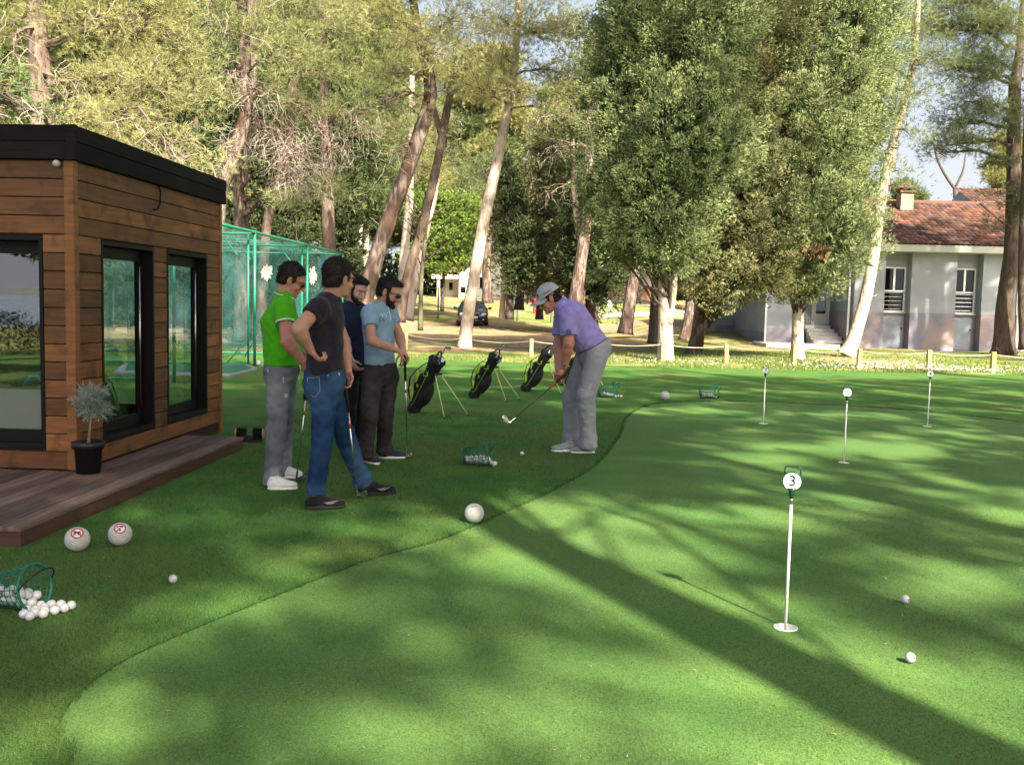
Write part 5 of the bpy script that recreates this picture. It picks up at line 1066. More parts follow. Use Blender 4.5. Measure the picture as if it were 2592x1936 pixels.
def sheet(p0, p1, p2, p3, n=24, m=12, amp=.05, seed=0):
    s, t = np.meshgrid(np.linspace(0, 1, n), np.linspace(0, 1, m), indexing='ij'); P = sum(w_[..., None] * np.array(q, float) for w_, q in (((1 - s) * (1 - t), p0), (s * (1 - t), p1), (s * t, p2), ((1 - s) * t, p3)))
    nn_ = nrm(np.cross(np.array(p1, float) - p0, np.array(p3, float) - p0)); P = P + nn_ * (amp * np.sin(s * 17 + seed + 2 * np.sin(t * 5)) * np.sin(t * PI))[..., None]; J_ = np.arange(n * m).reshape(n, m)
    return MB().add(P, Q=np.stack([J_[:-1, :-1], J_[1:, :-1], J_[1:, 1:], J_[:-1, 1:]], -1).reshape(-1, 4))
part('roof_net', sheet((-5.86, 16.6, CZ - .02), (-5.28, 29.6, CZ - .02), (XL, 29.6, CZ), (XL, 16.6, CZ), 30, 14, -.05), nr_, cage, True)
for Yp in (29.6,): part('net_panel', sheet((-5.3, Yp, .05), (XL, Yp, .05), (XL, Yp, CZ - .03), (-5.3, Yp, CZ - .03), seed=Yp), nm, cage, True)
part('net_panel', sheet((-5.60, 25.4, .05), (XL, 25.4, .05), (XL, 25.4, CZ - .03), (-5.60, 25.4, CZ - .03), seed=2), netmat('thin_teal_net', (.05, .19, .19), .30), cage, True)
part('net_panel', sheet((-5.80, 21.0, .05), (XL, 21.0, .05), (XL, 21.0, CZ - .03), (-5.80, 21.0, CZ - .03), seed=5), bpy.data.materials['thin_teal_net'], cage, True)
wtarp = mat('white_sheet', (.6, .6, .6), rough=.8)
def patch(cx_, cy_, rx, ry, Yp, sd_, nm_='torn_patch', m_=wtarp):
    r_ = np.random.default_rng(sd_); P = []
    for k in range(26): a = 2 * PI * k / 26; f = 1 + r_.uniform(-.42, .2); q = at(*R5(cx_ + rx * f * math.cos(a), cy_ + ry * f * math.sin(a)), Yp); P.append(q)
    c = at(*R5(cx_, cy_), Yp); V = [list(c)] + [list(p_) for p_ in P]; part(nm_, MB().add(V + [[v[0], v[1] + .006, v[2]] for v in V], T=[(0, 1 + i, 1 + (i + 1) % 26) for i in range(26)] + [(27, 28 + (i + 1) % 26, 28 + i) for i in range(26)]), m_, cage)
patch(575, 625, 50, 72, 29.52, 1); patch(965, 655, 32, 75, 29.52, 4)
bm_ = mat('blue_torn_sheet', (.03, .11, .18), rough=.8)
for k, (a, b_, c, d) in enumerate(((700, 560, 45, 10), (1030, 560, 30, 25))): patch(a, b_, c, d, 29.54, 10 + k, 'torn_patch', bm_)
mt = thing('hitting_mat', 'green hitting mat with a grey edge in front of the practice cage', 'mat', (-6.3, 19.3, 0)); g0 = gnd(*R5(180, 1490)); g1 = gnd(*R5(270, 1500)); g2 = gnd(*R5(500, 1440)); g3_ = gnd(*R5(430, 1412)); g4 = gnd(*R5(170, 1412))
P = [Vector((g0.x - 2, g0.y, .0)), g1, g2, g3_, Vector((g4.x - 2, g4.y, 0))]; part('edge', MB().poly(P, d=(0, 0, .035)), mat('grey_kerb', (.22, .24, .27), rough=.8), mt); c = sum(P, Vector()) / 5
part('surface', MB().poly([Vector((p_.x + (c.x - p_.x) * .07, p_.y + (c.y - p_.y) * .2 + .06, .039)) for p_ in P], d=(0, 0, .006)), mat('mat_green', (.02, .10, .06), (.03, .13, .07), rough=.9, scale=30), mt)

# rope fence
postw = mat('new_pine_post', (.50, .36, .18), (.40, .27, .12), rough=.8, scale=3, stretch=(6, 6, 1), bump=.3, bscale=20, c3=(.26, .19, .10), s3=2.5); ropem = mat('pale_rope', (.50, .44, .32), (.36, .31, .22), rough=.9, scale=60, bump=.5, bscale=90)
fx = [-11.5, -9.4, -7.3, -5.2, -3.37, -1.42, .55, 2.45, 4.25, 5.967, 7.609, 9.143, 10.937, 12.526, 14.2, 15.9, 17.6]; fy0 = dict(zip([-3.37, .55, 5.967, 7.609, 9.143, 10.937, 12.526], [30.46, 28.25, 26.9, 26.05, 25.44, 25.32, 25.14]))
fys = np.interp(fx, [-11.5] + list(fy0) + [17.6], [32.6] + list(fy0.values()) + [24.4]); rfn = thing('rope_fence', 'low fence of square wooden posts joined by sagging rope along the turf edge', 'rope fence', (3, 27, 0)); tops = []
for x_, y_ in zip(fx, fys):
    zb = float(terr(x_, y_)); a = random.uniform(-.2, .2); ax_, ay_ = Vector((math.cos(a), math.sin(a), 0)), Vector((-math.sin(a), math.cos(a), 0)); lean = Vector((random.uniform(-.02, .02), 0, 1)).normalized(); h = .54 + random.uniform(-.02, .02)
    o = Vector((x_, y_, zb - .1)); b = MB(); b.obox(o, ax_, ay_, lean, -.055, .055, -.055, .055, 0, h + .1, random.random())
    if abs(x_ + 1.42) > .1: part('post', b, postw, rfn, bev=.008)
    tops.append(o + lean * (h + .03))
for a, c in zip(tops[:-1], tops[1:]): part('rope', MB().tube([a.lerp(c, t_) - Z3 * (.09 + random.random() * .0) * 4 * t_ * (1 - t_) * (c - a).length / 2.4 for t_ in np.linspace(0, 1, 13)], .014, n=6), ropem, rfn, True)
# ================================================================== BUILDINGS, CAR, LAMP
YF = 40.0
b7 = lambda x, y, Y_=YF: at(*R7(x, y), Y_)
bx7 = lambda x, Y_=YF, y=600: b7(x, y, Y_).x
bz7 = lambda x, y, Y_=YF: b7(x, y, Y_).z
render_u = mat('grey_render', (.27, .30, .345), (.31, .34, .385), rough=.9, scale=1.2, bump=.25, bscale=60, spec=.15, c3=(.25, .275, .31), s3=.5); render_l = mat('mauve_plinth', (.19, .19, .245), (.235, .235, .295), rough=.9, scale=1.5, bump=.25, bscale=60, spec=.15, c3=(.30, .24, .24), s3=.8)
eavem = mat('pale_eave', (.50, .52, .50), (.42, .44, .41), rough=.8, scale=2); whitef = mat('white_pvc', (.70, .72, .74), rough=.4, spec=.4); gls = glassmat('window_glass', (.25, .28, .30), 1.2, 1.5, .03); hatchm = mat('blue_grey_steel', (.20, .23, .30), (.24, .27, .34), rough=.6, scale=2)
tilem = mat('terracotta_tile', (.165, .068, .042), (.080, .040, .031), rough=.85, scale=2.5, tint=.5, c3=(.08, .05, .042), s3=1.1, bump=.3, bscale=40)
conc = mat('pale_concrete', (.36, .36, .35), (.44, .44, .42), rough=.85, scale=3); shadeint = mat('interior_shade', (.03, .03, .035), rough=.9)  # last colour stands for the shade inside rooms
bung = thing('grey_bungalow', 'grey rendered bungalow with a mauve plinth, clay tile roof and two barred windows', 'house', (17, 41, 0))
xL, r1a, r1b, r2a, r2b, xR = bx7(1345), bx7(1500), bx7(1634), bx7(1866), bx7(2000), bx7(2182)
zp = bz7(1750, 756); ze = bz7(1800, 446); zt = bz7(1800, 411); RD = .42; YB = 50.0
wu, wl_ = MB(), MB()
for a, c in ((xL, r1a), (r1b, r2a), (r2b, xR)): wu.box(a, c, YF, YF + RD, zp, ze); wl_.box(a - .0, c, YF - .03, YF + RD, -.2, zp)
for a, c, (wx0, wx1, wz0, wz1), (hx0, hx1, hz0, hz1) in ((r1a, r1b, (1487, 1603, 748, 518), (1478, 1604, 934, 772)), (r2a, r2b, (1850, 1962, 757, 525), (1838, 1958, 940, 778))):
    Y2 = YF + RD; x0, x1 = bx7(wx0, Y2), bx7(wx1, Y2); z0, z1 = bz7(wx0, wz0, Y2), bz7(wx0, wz1, Y2); x0 = max(x0, a + .02); x1 = min(x1, c - .02)
    wu.box(a - .01, x0, Y2, Y2 + .3, z0, ze); wu.box(x1, c + .01, Y2, Y2 + .3, z0, ze); wu.box(x0, x1, Y2, Y2 + .3, z1, ze); wl_.box(a, c, Y2 + .003, Y2 + .3, -.2, z0)
    ff = MB(); w_ = .055; zc = z0 + (z1 - z0) * .47; xm = (x0 + x1) / 2
    for q in ((x0, x1, z1 - w_, z1), (x0, x1, z0, z0 + w_), (x0, x0 + w_, z0 + w_, z1 - w_), (x1 - w_, x1, z0 + w_, z1 - w_), (x0 + w_, x1 - w_, zc - .03, zc + .03), (xm - .04, xm + .04, zc + .03, z1 - w_)): ff.box(q[0], q[1], Y2 - .03, Y2 + .05, q[2], q[3])
    wn_ = part('window', ff, whitef, bung); part('pane', MB().add([(x0 + w_, Y2 + .02, z0 + w_), (x1 - w_, Y2 + .02, z0 + w_), (x1 - w_, Y2 + .02, z1 - w_), (x0 + w_, Y2 + .02, z1 - w_)], Q=[(0, 1, 2, 3)]), gls, wn_); part('room_shade', MB().box(x0 + .01, x1 - .01, Y2 + .06, Y2 + .30, z0 + .01, z1 - .01), shadeint, wn_); part('sill', MB().box(x0 - .08, x1 + .08, Y2 - .12, Y2 - .031, z0 - .05, z0), conc, wn_)  # dark box added behind the pane, room shade put into its colour
    br = MB(); [br.tube([(x0 + .02, Y2 - .08, z0 + .12 + k * .17), (x1 - .02, Y2 - .08, z0 + .12 + k * .17)], .010, n=6) for k in range(5)]; part('window_bars', br, steel, wn_)
    hx0, hx1 = max(bx7(hx0, Y2), a + .02), min(bx7(hx1, Y2), c - .04); hz1 = bz7(hx0, hz1, Y2) if 0 else bz7(1600, 775, Y2); ht = part('hatch', MB().box(hx0, hx1, Y2 - .03, Y2 + .0, .02, hz1), hatchm, bung); part('handle', MB().box(hx1 - .12, hx1 - .06, Y2 - .06, Y2 - .031, hz1 * .62, hz1 * .66), foot, ht)
wu.box(xL, xR, YF + .75, YF + .8, 0, ze)
# body behind
wu.box(xR - .25, xR, YF + RD, YB, zp, ze); wl_.box(xR - .25, xR + .02, YF + RD, YB, -.2, zp)
# entrance recess with door, steps and landing at left of the front
YD = 43.0; YW = 41.6; xw0 = bx7(902, YW); xw1 = bx7(1092, YW); xd0, xd1 = bx7(1130, YD), bx7(1222, YD); zl = bz7(1180, 816, YD); zw = bz7(960, 832, YW)
wu.box(xw0, xw1, YW, YW + .3, zw, ze); wl_.box(xw0 - .02, xw1 + .02, YW - .03, YW + .3, -.1, zw); wu.box(xw1, xd0, YD, YD + .2, 0, ze); wu.box(xd1, xL + .3, YD, YD + .2, zp, ze); wl_.box(xd1, xL + .3, YD - .03, YD + .2, -.1, zp); wu.box(xL, xL + .3, YF + RD, YD, zp, ze); wl_.box(xL - .03, xL + .3, YF + RD, YD - .03, -.1, zp)
zdt = bz7(1180, 612, YD); wu.box(xd0, xd1, YD, YD + .2, zdt, ze); dr = MB(); dr.box(xd0, xd1, YD - .02, YD + .06, zl, zl + .5)
for q in ((xd0, xd0 + .18, zl + .5, zdt), (xd1 - .18, xd1, zl + .5, zdt), (xd0 + .18, xd1 - .18, zdt - .12, zdt)): dr.box(q[0], q[1], YD - .02, YD + .06, q[2], q[3])
dr_ = part('door', dr, whitef, bung); part('pane', MB().box(xd0 + .18, xd1 - .18, YD + .02, YD + .03, zl + .5, zdt - .12), gls, dr_); part('handle', MB().box(xd0 + .06, xd0 + .1, YD - .07, YD - .021, zl + 1.0, zl + 1.15), steel, dr_)
wu.box(xw0, xw0 + .3, YW + .3, 47.5, .55, ze); wl_.box(xw0 - .02, xw0 + .3, YW + .3, 47.5, -.1, .55)
xw2 = xw0 - .9; wu.box(xw2, xw0 - .01, 47.5, 47.8, .7, ze); wl_.box(xw2 - .02, xw0, 47.48, 47.8, 0, .7); wu.box(xw2, xw2 + .3, 47.8, 54, .7, ze); wl_.box(xw2 - .02, xw2 + .3, 47.8, 54, 0, .7); wu.box(xw2 + .3, xR, 53.8, 54, 0, ze)
part('wall', wu, render_u, bung); part('plinth', wl_, render_l, bung)
ns = 5; stp = MB(); xs0, xs1 = bx7(1132, 41), bx7(1262, 41)
for k in range(ns): stp.box(xs0, xs1 + .15 * (ns - k) * .4, 40.6 + .34 * k, YD - .04, .14 + (zl - .14) * k / ns, .14 + (zl - .14) * (k + 1) / ns - (.001 * k))
part('steps', stp, conc, bung); part('landing', MB().box(bx7(905, 39.3), bx7(1285, 39.3), 39.3, YW - .035, -.1, .14), conc, bung)
rl = MB(); xr_ = xs0 - .05; rl.tube([(xr_, 40.6, 1.05), (xr_, 42.6, zl + .95)], .022, n=8)
for k in range(9): rl.tube([(xr_, 40.6 + .25 * k, .14 + (zl - .14) * k / 9), (xr_, 40.6 + .25 * k, 1.05 + (zl - .1) * k / 8.5)], .010, n=6)
part('railing', rl, steel, bung)
dp = MB(); [dp.tube([(x_, y_, .05), (x_, y_, ze)], .045, n=8) for x_, y_ in ((xw0 - .07, YW - .06), (xL - .12, YF + .25), (xR + .02, YF - .08))]; part('drainpipe', dp, whitef, bung)
ev = MB(); ev.box(xL - .5, xR + .45, YF - .45, YF + .0, ze, zt); ev.box(xL - .5, xR + .45, YF + .001, YB + .4, ze, ze + .12); ev.box(xw2 - .4, xL - .501, YW - .45, 54.4, ze, zt); part('eave', ev, eavem, bung)
def tiles(p0, p1, p2, p3, pitch=.21, course=.36, amp=.045):      # p0->p1 along the eave, p3/p2 above
    p0, p1, p2, p3 = (np.array(q, float) for q in (p0, p1, p2, p3)); Lx = np.linalg.norm(p1 - p0); Ls = np.linalg.norm(p3 - p0); nx_ = int(Lx / pitch); nc = int(Ls / course); up_ = nrm(np.cross(p1 - p0, p3 - p0)); m = MB()
    u = np.arange(nx_ * 6 + 1) / (nx_ * 6); prof = np.abs(np.sin(np.arange(len(u)) * PI / 6)) ** .8 * amp; r_ = np.random.default_rng(5); tn = np.repeat(r_.random((nc, nx_)), 6, 1)
    for c in range(nc):
        rows = []
        for q_, dz in ((c / nc, .03), (min(1, (c + 1.08) / nc), .0)):
            a = p0 + (p3 - p0) * q_; b_ = p1 + (p2 - p1) * q_; rows.append(a[None] + (b_ - a)[None] * u[:, None] + up_[None] * (prof + dz + .02)[:, None])
        rows.insert(0, rows[0] - up_ * .045); V = np.concatenate(rows); k = np.arange(len(u) - 1); n_ = len(u); t_ = np.concatenate([tn[c], tn[c][-1:]]); m.add(V, Q=np.concatenate([np.stack([k + o_, k + 1 + o_, k + 1 + o_ + n_, k + o_ + n_], 1) for o_ in (0, n_)]), tint=np.tile(t_, 3))
    return m
YR = 45.2; zr = bz7(1900, 200, YR); xe0, xe1 = bx7(1200), bx7(2150) + .25; xg = bx7(1962, YR)
rt_ = tiles((xe0, YF - .5, zt + .01), (xe1, YF - .5, zt + .01), (xe1 - 0.3, YR, zr), (xe0, YR, zr)); 
rt_ = tiles((xe0, YF - .5, zt + .01), (xe1 + .1, YF - .5, zt + .01), (xg, YR, zr), (xe0, YR, zr)); rf_ = part('roof', rt_, tilem, bung)
b = MB(); b.add([(xe1 + .1, YF - .5, zt), (xg, YR, zr), (xe1 + .1, YB + .5, zt)], T=[(0, 1, 2)]); b.add([(xe0, YR, zr), (xg, YR, zr), (xe1 + .1, YB + .5, zt), (xe0, YB + .5, zt)], Q=[(0, 1, 2, 3)]); part('rear_slope', b, tilem, rf_)
b = MB(); b.tube([(xe0, YR, zr + .05), (xg, YR, zr + .05)], .12, n=8); b.tube([(xg, YR, zr + .05), (xe1 + .12, YF - .5, zt + .08)], .10, n=8); part('ridge', b, tilem, rf_, True)
part('roof', tiles((xw2 - .5, YW - .5, zt + .01), (xe0, YW - .5, zt + .01), (xe0, YR + 2, zr), (xw2 + 1.5, YR + 2, zr)), tilem, bung)
cx_, cy_ = bx7(1578, 44.2), 44.2; brick = mat('chimney_brick', (.34, .27, .20), (.20, .13, .10), rough=.9, scale=9, stretch=(1, 1, 3)); zc0 = bz7(1578, 240, 44.2); zc1 = bz7(1578, 140, 44.2)
chm = part('chimney', MB().box(cx_ - .28, cx_ + .28, cy_ - .28, cy_ + .28, zc0 - .4, zc1), brick, rf_); cp2 = MB(); cp2.box(cx_ - .36, cx_ + .36, cy_ - .36, cy_ + .36, zc1, zc1 + .08)
cp2.add([(cx_ - .42, cy_ - .4, zc1 + .2), (cx_ + .42, cy_ - .4, zc1 + .2), (cx_ + .42, cy_ + .4, zc1 + .2), (cx_ - .42, cy_ + .4, zc1 + .2), (cx_ - .2, cy_, zc1 + .42), (cx_ + .2, cy_, zc1 + .42)], Q=[(0, 1, 5, 4), (2, 3, 4, 5), (0, 3, 2, 1)], T=[(1, 2, 5), (3, 0, 4)])
for dx in (-.3, .24): cp2.box(cx_ + dx, cx_ + dx + .06, cy_ - .3, cy_ + .3, zc1 + .08, zc1 + .2)
part('chimney_cap', cp2, tilem, rf_); part('flashing', MB().box(cx_ - .30, cx_ + .30, cy_ - .30, cy_ + .30, zc0 - .4, zc0 - .05), steel, rf_)
# neighbour at the right edge
nb = thing('neighbour_house', 'grey house with a clay roof cut by the right edge, behind the dark trunk', 'house', (26, 49, 0)); x0 = bx7(2062, 49); zt2 = bz7(2080, 300, 49); b = MB(); b.box(x0, x0 + 14, 49, 58, 0, zt2); b.add([(x0, 49.001, zt2), (x0, 58, zt2), (x0, 53.5, zt2 + 2.2)], T=[(0, 1, 2)]); part('wall', b, render_u, nb)
part('roof', tiles((x0 - .3, 48.5, zt2 + .02), (x0 + 14, 48.5, zt2 + .02), (x0 + 14, 53.5, zt2 + 2.3), (x0 - .3, 53.5, zt2 + 2.3)), tilem, nb); b = MB(); xs2 = bx7(2152, 41.5)
for k in range(6): b.box(xs2, xs2 + 2.4, 41 + .32 * k, 44, -.05 if k == 0 else k * .2, (k + 1) * .2)
part('steps', b, conc, nb); b = MB(); b.box(xs2 + .3, xs2 + 6, 44, 49, 0, 3.2); part('porch', b, render_u, nb)

# white house far behind the leaning pine
wall_w = mat('white_render', (.56, .55, .52), (.64, .63, .60), rough=.9, scale=1); brown_r = mat('brown_roof', (.15, .075, .055), (.10, .055, .045), rough=.9, scale=3, stretch=(8, 1, 1))
YH = 88.0; q6 = lambda x, y: at(*R6(x, y), YH); hz0 = q6(700, 752).z - .3
wh = thing('white_house', 'white house with a brown roof behind the leaning pine and the dark car', 'house', (q6(800, 740).x, YH, hz0)); b = MB(); xa, xb, xc, xd = q6(540, 600).x, q6(745, 600).x, q6(985, 600).x, q6(1140, 600).x; zA = q6(640, 575).z; zB = q6(960, 515).z; zG = q6(900, 380).z
b.box(xa, xb, YH + 2, YH + 10, hz0, zA); b.box(xb, xd + 4, YH, YH + 10, hz0, zB); xm = q6(880, 600).x; b.add([(xb, YH + .01, zB), (xd + 4, YH + .01, zB), ((xb + xd + 4) / 2, YH + .01, zG + 1)], T=[(0, 1, 2)]); part('wall', b, wall_w, wh)
b = MB(); b.box(xa - .5, xb + .2, YH - .2, YH + 2.2, zA, zA + .35); b.box(xa, xa + .25, YH, YH + .25, hz0, zA); part('porch', b, wall_w, wh)
b = MB(); b.add([(xa - .6, YH + 1, zA + .36), (xb, YH + 1, zA + .36), (xb, YH + 7, zA + 2.6), (xa - .6, YH + 7, zA + 2.6)], Q=[(0, 1, 2, 3)]); xm_ = (xb + xd + 4) / 2
b.add([(xb - .6, YH - .6, zB - .2), (xm_, YH - .6, zG + 1.2), (xm_, YH + 10, zG + 1.2), (xb - .6, YH + 10, zB - .2), (xd + 4.6, YH - .6, zB - .2), (xd + 4.6, YH + 10, zB - .2)], Q=[(0, 1, 2, 3), (1, 4, 5, 2)]); part('roof', b, brown_r, wh)
for x0_, x1_, y0_, y1_, Yw in ((560, 605, 665, 580, 90), (652, 686, 680, 610, 90), (758, 805, 705, 652, 88), (938, 985, 662, 560, 88)):
    a, c = at(*R6(x0_, y0_), Yw - .06), at(*R6(x1_, y1_), Yw - .06); f = part('window', MB().box(a.x - .08, c.x + .08, Yw - .05, Yw - .002, a.z - .08, c.z + .08), wall_w, wh); part('pane', MB().box(a.x, c.x, Yw - .08, Yw - .052, a.z, c.z), gls, f)
# terrace house with the coloured railing
th = thing('terrace_house', 'white house with a brick terrace and a rainbow coloured railing panel, far back', 'house', (q6(2050, 700).x, YH - 4, 2)); b = MB(); a, c = at(*R6(1935, 725), 84), at(*R6(2300, 470), 84); b.box(a.x, c.x + 3, 86, 94, a.z - 1, c.z); part('wall', b, wall_w, th)
part('roof', MB().add([(a.x - .8, 84, c.z), (c.x + 3.5, 84, c.z), (c.x + 3.5, 89, c.z + 2.2), (a.x - .8, 89, c.z + 2.2)], Q=[(0, 1, 2, 3)]).box(a.x - .6, c.x + 3, 84, 86, c.z - .15, c.z - .02), brown_r, th)
z0 = at(*R6(2050, 650), 84).z; zb = at(*R6(2050, 722), 84).z; part('terrace', MB().box(a.x + .6, c.x + 3, 84, 85.99, zb - 1, z0), mat('brick_terrace', (.33, .16, .10), (.26, .13, .09), rough=.9, scale=6), th)
w0, w1 = at(*R6(2075, 572), 85.9), at(*R6(2135, 508), 85.9); part('window', MB().box(w0.x, w1.x, 85.9, 85.99, w0.z, w1.z), shadeint, th); b = MB(); 
for x_ in (2035, 2180): p_ = at(*R6(x_, 650), 84.1); b.box(p_.x - .08, p_.x + .08, 84.02, 84.18, p_.z, c.z - .16)
part('pillar', b, wall_w, th); r0, r1_ = at(*R6(2078, 640), 84), at(*R6(2176, 572), 84); rp2 = part('railing_panel', MB().box(r0.x, r1_.x, 83.9, 83.95, r0.z, r1_.z), wall_w, th)
cols = ((.75, .65, .05), (.1, .5, .1), (.03, .2, .6), (.05, .4, .7), (.6, .1, .3), (.7, .05, .05), (.8, .3, .05)); nn = 14
mats_ = [mat('paint_%s' % n_, c_, rough=.5) for n_, c_ in zip(('yellow', 'green', 'blue', 'cyan', 'magenta', 'red', 'orange'), cols)]
for i, m_ in enumerate(mats_):
    b = MB(); w_ = (r1_.x - r0.x) / 7
    for k in range(5): b.box(r0.x + w_ * i + .03, r0.x + w_ * (i + 1) - .03, 83.86, 83.899, r0.z + (r1_.z - r0.z) * (k + .2) / 5, r0.z + (r1_.z - r0.z) * (k + .75) / 5)
    part('painted_tiles', b, m_, rp2)

# street lamp, hydrant, bollards, garden fence
zt_ = lambda x, y: float(terr(x, y))
def on_terr(u, v):
    d = ray(u, v); t = 20.0
    for _ in range(4000):
        p_ = Vector((0, 0, CAMH)) + d * t
        if p_.z < zt_(p_.x, p_.y) or t > 200: break
        t += .05
    return p_
lp = on_terr(*R6(1288, 965)); Yl = lp.y; tp = at(*R6(1300, 480), Yl); sl_ = thing('street_lamp', 'slim street lamp with a funnel shaped head, behind the bending player', 'street lamp', tuple(lp)); lm = mat('lamp_grey', (.30, .30, .30), rough=.5)
part('pole', MB().tube([lp, (lp.x + .05, Yl, tp.z - .3)], [.07, .045], n=10), lm, sl_, True); b = MB().lathe([(.06, -.38), (.10, -.34), (.36, .0), (.38, .04), (0, .10)], (lp.x + .08, Yl, tp.z), (0, 0, 1), 18); part('lamp_head', b, mat('lamp_frost', (.45, .45, .42), rough=.4), sl_, True)
hy = on_terr(*R6(1448, 895)); h = thing('fire_hydrant', 'small red hydrant on the lawn behind the cap of the bending player', 'hydrant', tuple(hy)); rm = mat('hydrant_red', (.55, .01, .02), rough=.5); part('body', MB().lathe([(0, 0), (.16, 0), (.16, .06), (.10, .08), (.10, .75), (.14, .8), (.14, .95), (.05, 1.08), (0, 1.1)], hy, Z3, 14), rm, h, True); part('outlet', MB().tube([hy + Vector((-.22, 0, .8)), hy + Vector((.22, 0, .8))], .07, n=10), rm, h, True)
for (x_, y_), lab in (((1457, 490), 'pale wooden bollard at the roadside behind the bending player'),):
    p_ = on_terr(*R4(x_, y_)); solo('bollard', MB().box(p_.x - .11, p_.x + .11, p_.y - .11, p_.y + .11, p_.z - .1, p_.z + .62), postw, lab, 'bollard', loc=tuple(p_))
p_ = on_terr(*R4(1545, 462)); s_ = thing('white_sign', 'small white sign on a short post beside the road', 'sign', tuple(p_)); part('post', MB().tube([p_, p_ + Z3 * .7], .04, n=8), lm, s_, True); part('lamp', MB().lathe([(0, .0), (.14, .02), (.17, .25), (.1, .45), (0, .5)], p_ + Z3 * .7, Z3, 12), whitep, s_, True)  # white head on a post stands for a small roadside sign
gf = thing('garden_fence', 'thin green wire garden fence on posts in front of the white house', 'wire fence', (0, 62, .5)); fg = mat('fence_green', (.02, .10, .05), rough=.6); pts = []
for x_ in np.linspace(-9.5, 9.5, 9):
    y_ = 61 + .02 * x_; z_ = zt_(x_, y_); part('post', MB().tube([(x_, y_, z_), (x_, y_, z_ + 2.0)], .045, n=6), fg, gf); pts.append((x_, y_, z_))
b = MB()
for k in range(5): b.tube([(x_, y_, z_ + .15 + .45 * k) for x_, y_, z_ in pts], .008, n=4)
part('wires', b, fg, gf)

# dark car
cpos = on_terr(*R6(872, 1022)); Yc = cpos.y + .2; car = thing('parked_car', 'dark blue car facing the camera, parked on the dirt behind the leaning pine', 'car', (0, 0, 0)); paint = mat('dark_blue_paint', (.010, .014, .035), rough=.2, spec=.6, coat=1.0)
Wc = .88; prof = [(0.0, .42, .62, .70), (.06, .30, .74, .80), (.3, .24, .86, .86), (.9, .22, .96, .88), (1.15, .22, 1.02, .885), (1.9, .22, 1.42, .66), (2.3, .22, 1.47, .64), (3.3, .22, 1.45, .63), (3.9, .24, 1.08, .84), (4.2, .3, 1.02, .82), (4.35, .42, .8, .74)]   # y, z bottom, z top, half width at the top
V = []; 
for y_, z0_, z1_, hw in prof:
    e = .80 + .08 * math.sin(min(1, y_ / .4) * PI / 2) if y_ < .4 else (.88 if y_ < 3.9 else .84); zb_ = min(z1_ - .05, .92); 
    for x_, z_ in ((-e * .9, z0_), (-e, z0_ + .12), (-e, zb_ - .08 if zb_ > .7 else zb_ - .04), (-min(e * .98, hw + .08 if z1_ < 1.05 else e * .96), zb_), (-hw * .98, z1_ - .04), (-hw * .8, z1_), (0, z1_ + .02), (hw * .8, z1_), (hw * .98, z1_ - .04), (min(e * .98, hw + .08 if z1_ < 1.05 else e * .96), zb_), (e, zb_ - .08 if zb_ > .7 else zb_ - .04), (e, z0_ + .12), (e * .9, z0_)): V.append((x_, y_, z_))
m_ = 13; Q = [(i * m_ + j, i * m_ + j + 1, (i + 1) * m_ + j + 1, (i + 1) * m_ + j) for i in range(len(prof) - 1) for j in range(m_ - 1)] + [(i * m_ + m_ - 1, i * m_, (i + 1) * m_, (i + 1) * m_ + m_ - 1) for i in range(len(prof) - 1)]
T = [(0, j + 1, j) for j in range(1, m_ - 1)]; o2 = (len(prof) - 1) * m_; T += [(o2, o2 + j, o2 + j + 1) for j in range(1, m_ - 1)]; part('body', MB().add(V, T=T, Q=Q), paint, car, True, local=True)
cg = mat('windscreen', (.02, .03, .04), rough=.06, spec=.9, coat=1); part('windscreen', MB().add([(-.74, 1.20, 1.06), (.74, 1.20, 1.06), (.58, 1.86, 1.415), (-.58, 1.86, 1.415)], Q=[(0, 1, 2, 3)]).add([(-.74, 1.215, 1.03), (.74, 1.215, 1.03), (.58, 1.875, 1.385), (-.58, 1.875, 1.385)], Q=[(3, 2, 1, 0)]), cg, car, local=True)
for g in (-1, 1):
    part('headlight', MB().ball((g * .60, .10, .70), 1, 2, sc=(.17, .09, .085)), mat('headlight_lens', (.75, .78, .8), rough=.1, spec=.9) if g < 0 else bpy.data.materials['headlight_lens'], car, True, local=True)
    part('fog_lamp', MB().ball((g * .58, .03, .42), 1, 2, sc=(.08, .04, .05)), bpy.data.materials['headlight_lens'], car, True, local=True)
    part('wing_mirror', MB().ball((g * 1.0, 1.35, 1.04), 1, 2, sc=(.11, .07, .08)).tube([(g * .8, 1.35, 1.0), (g * .95, 1.35, 1.02)], .02), paint, car, True, local=True)
    for y_ in (.75, 3.5):
        w_ = part('wheel', MB().lathe([(.2, -.10), (.31, -.10), (.325, -.06), (.325, .06), (.31, .10), (.2, .10)], (g * .78, y_, .325), (1, 0, 0), 28), foot, car, True, local=True); part('rim', MB().lathe([(0, .03), (.06, .05), (.2, .085), (.21, .1)], (g * .78, y_, .325), (g, 0, 0), 20), steel, w_, True, local=True)
part('grille', MB().box(-.36, .36, -.004, .05, .60, .74), foot, car, local=True); part('chrome_strip', MB().box(-.38, .38, -.012, .0, .745, .77).ball((0, -.01, .80), .045, 1), steel, car, local=True); part('bumper', MB().box(-.62, .62, -.03, .1, .30, .40), foot, car, local=True, bev=.02); part('number_plate', MB().box(-.26, .26, -.03, -.012, .47, .58), whitep, car, local=True)
car.location = (cpos.x, Yc, cpos.z); car.rotation_euler = (0, 0, math.radians(4))
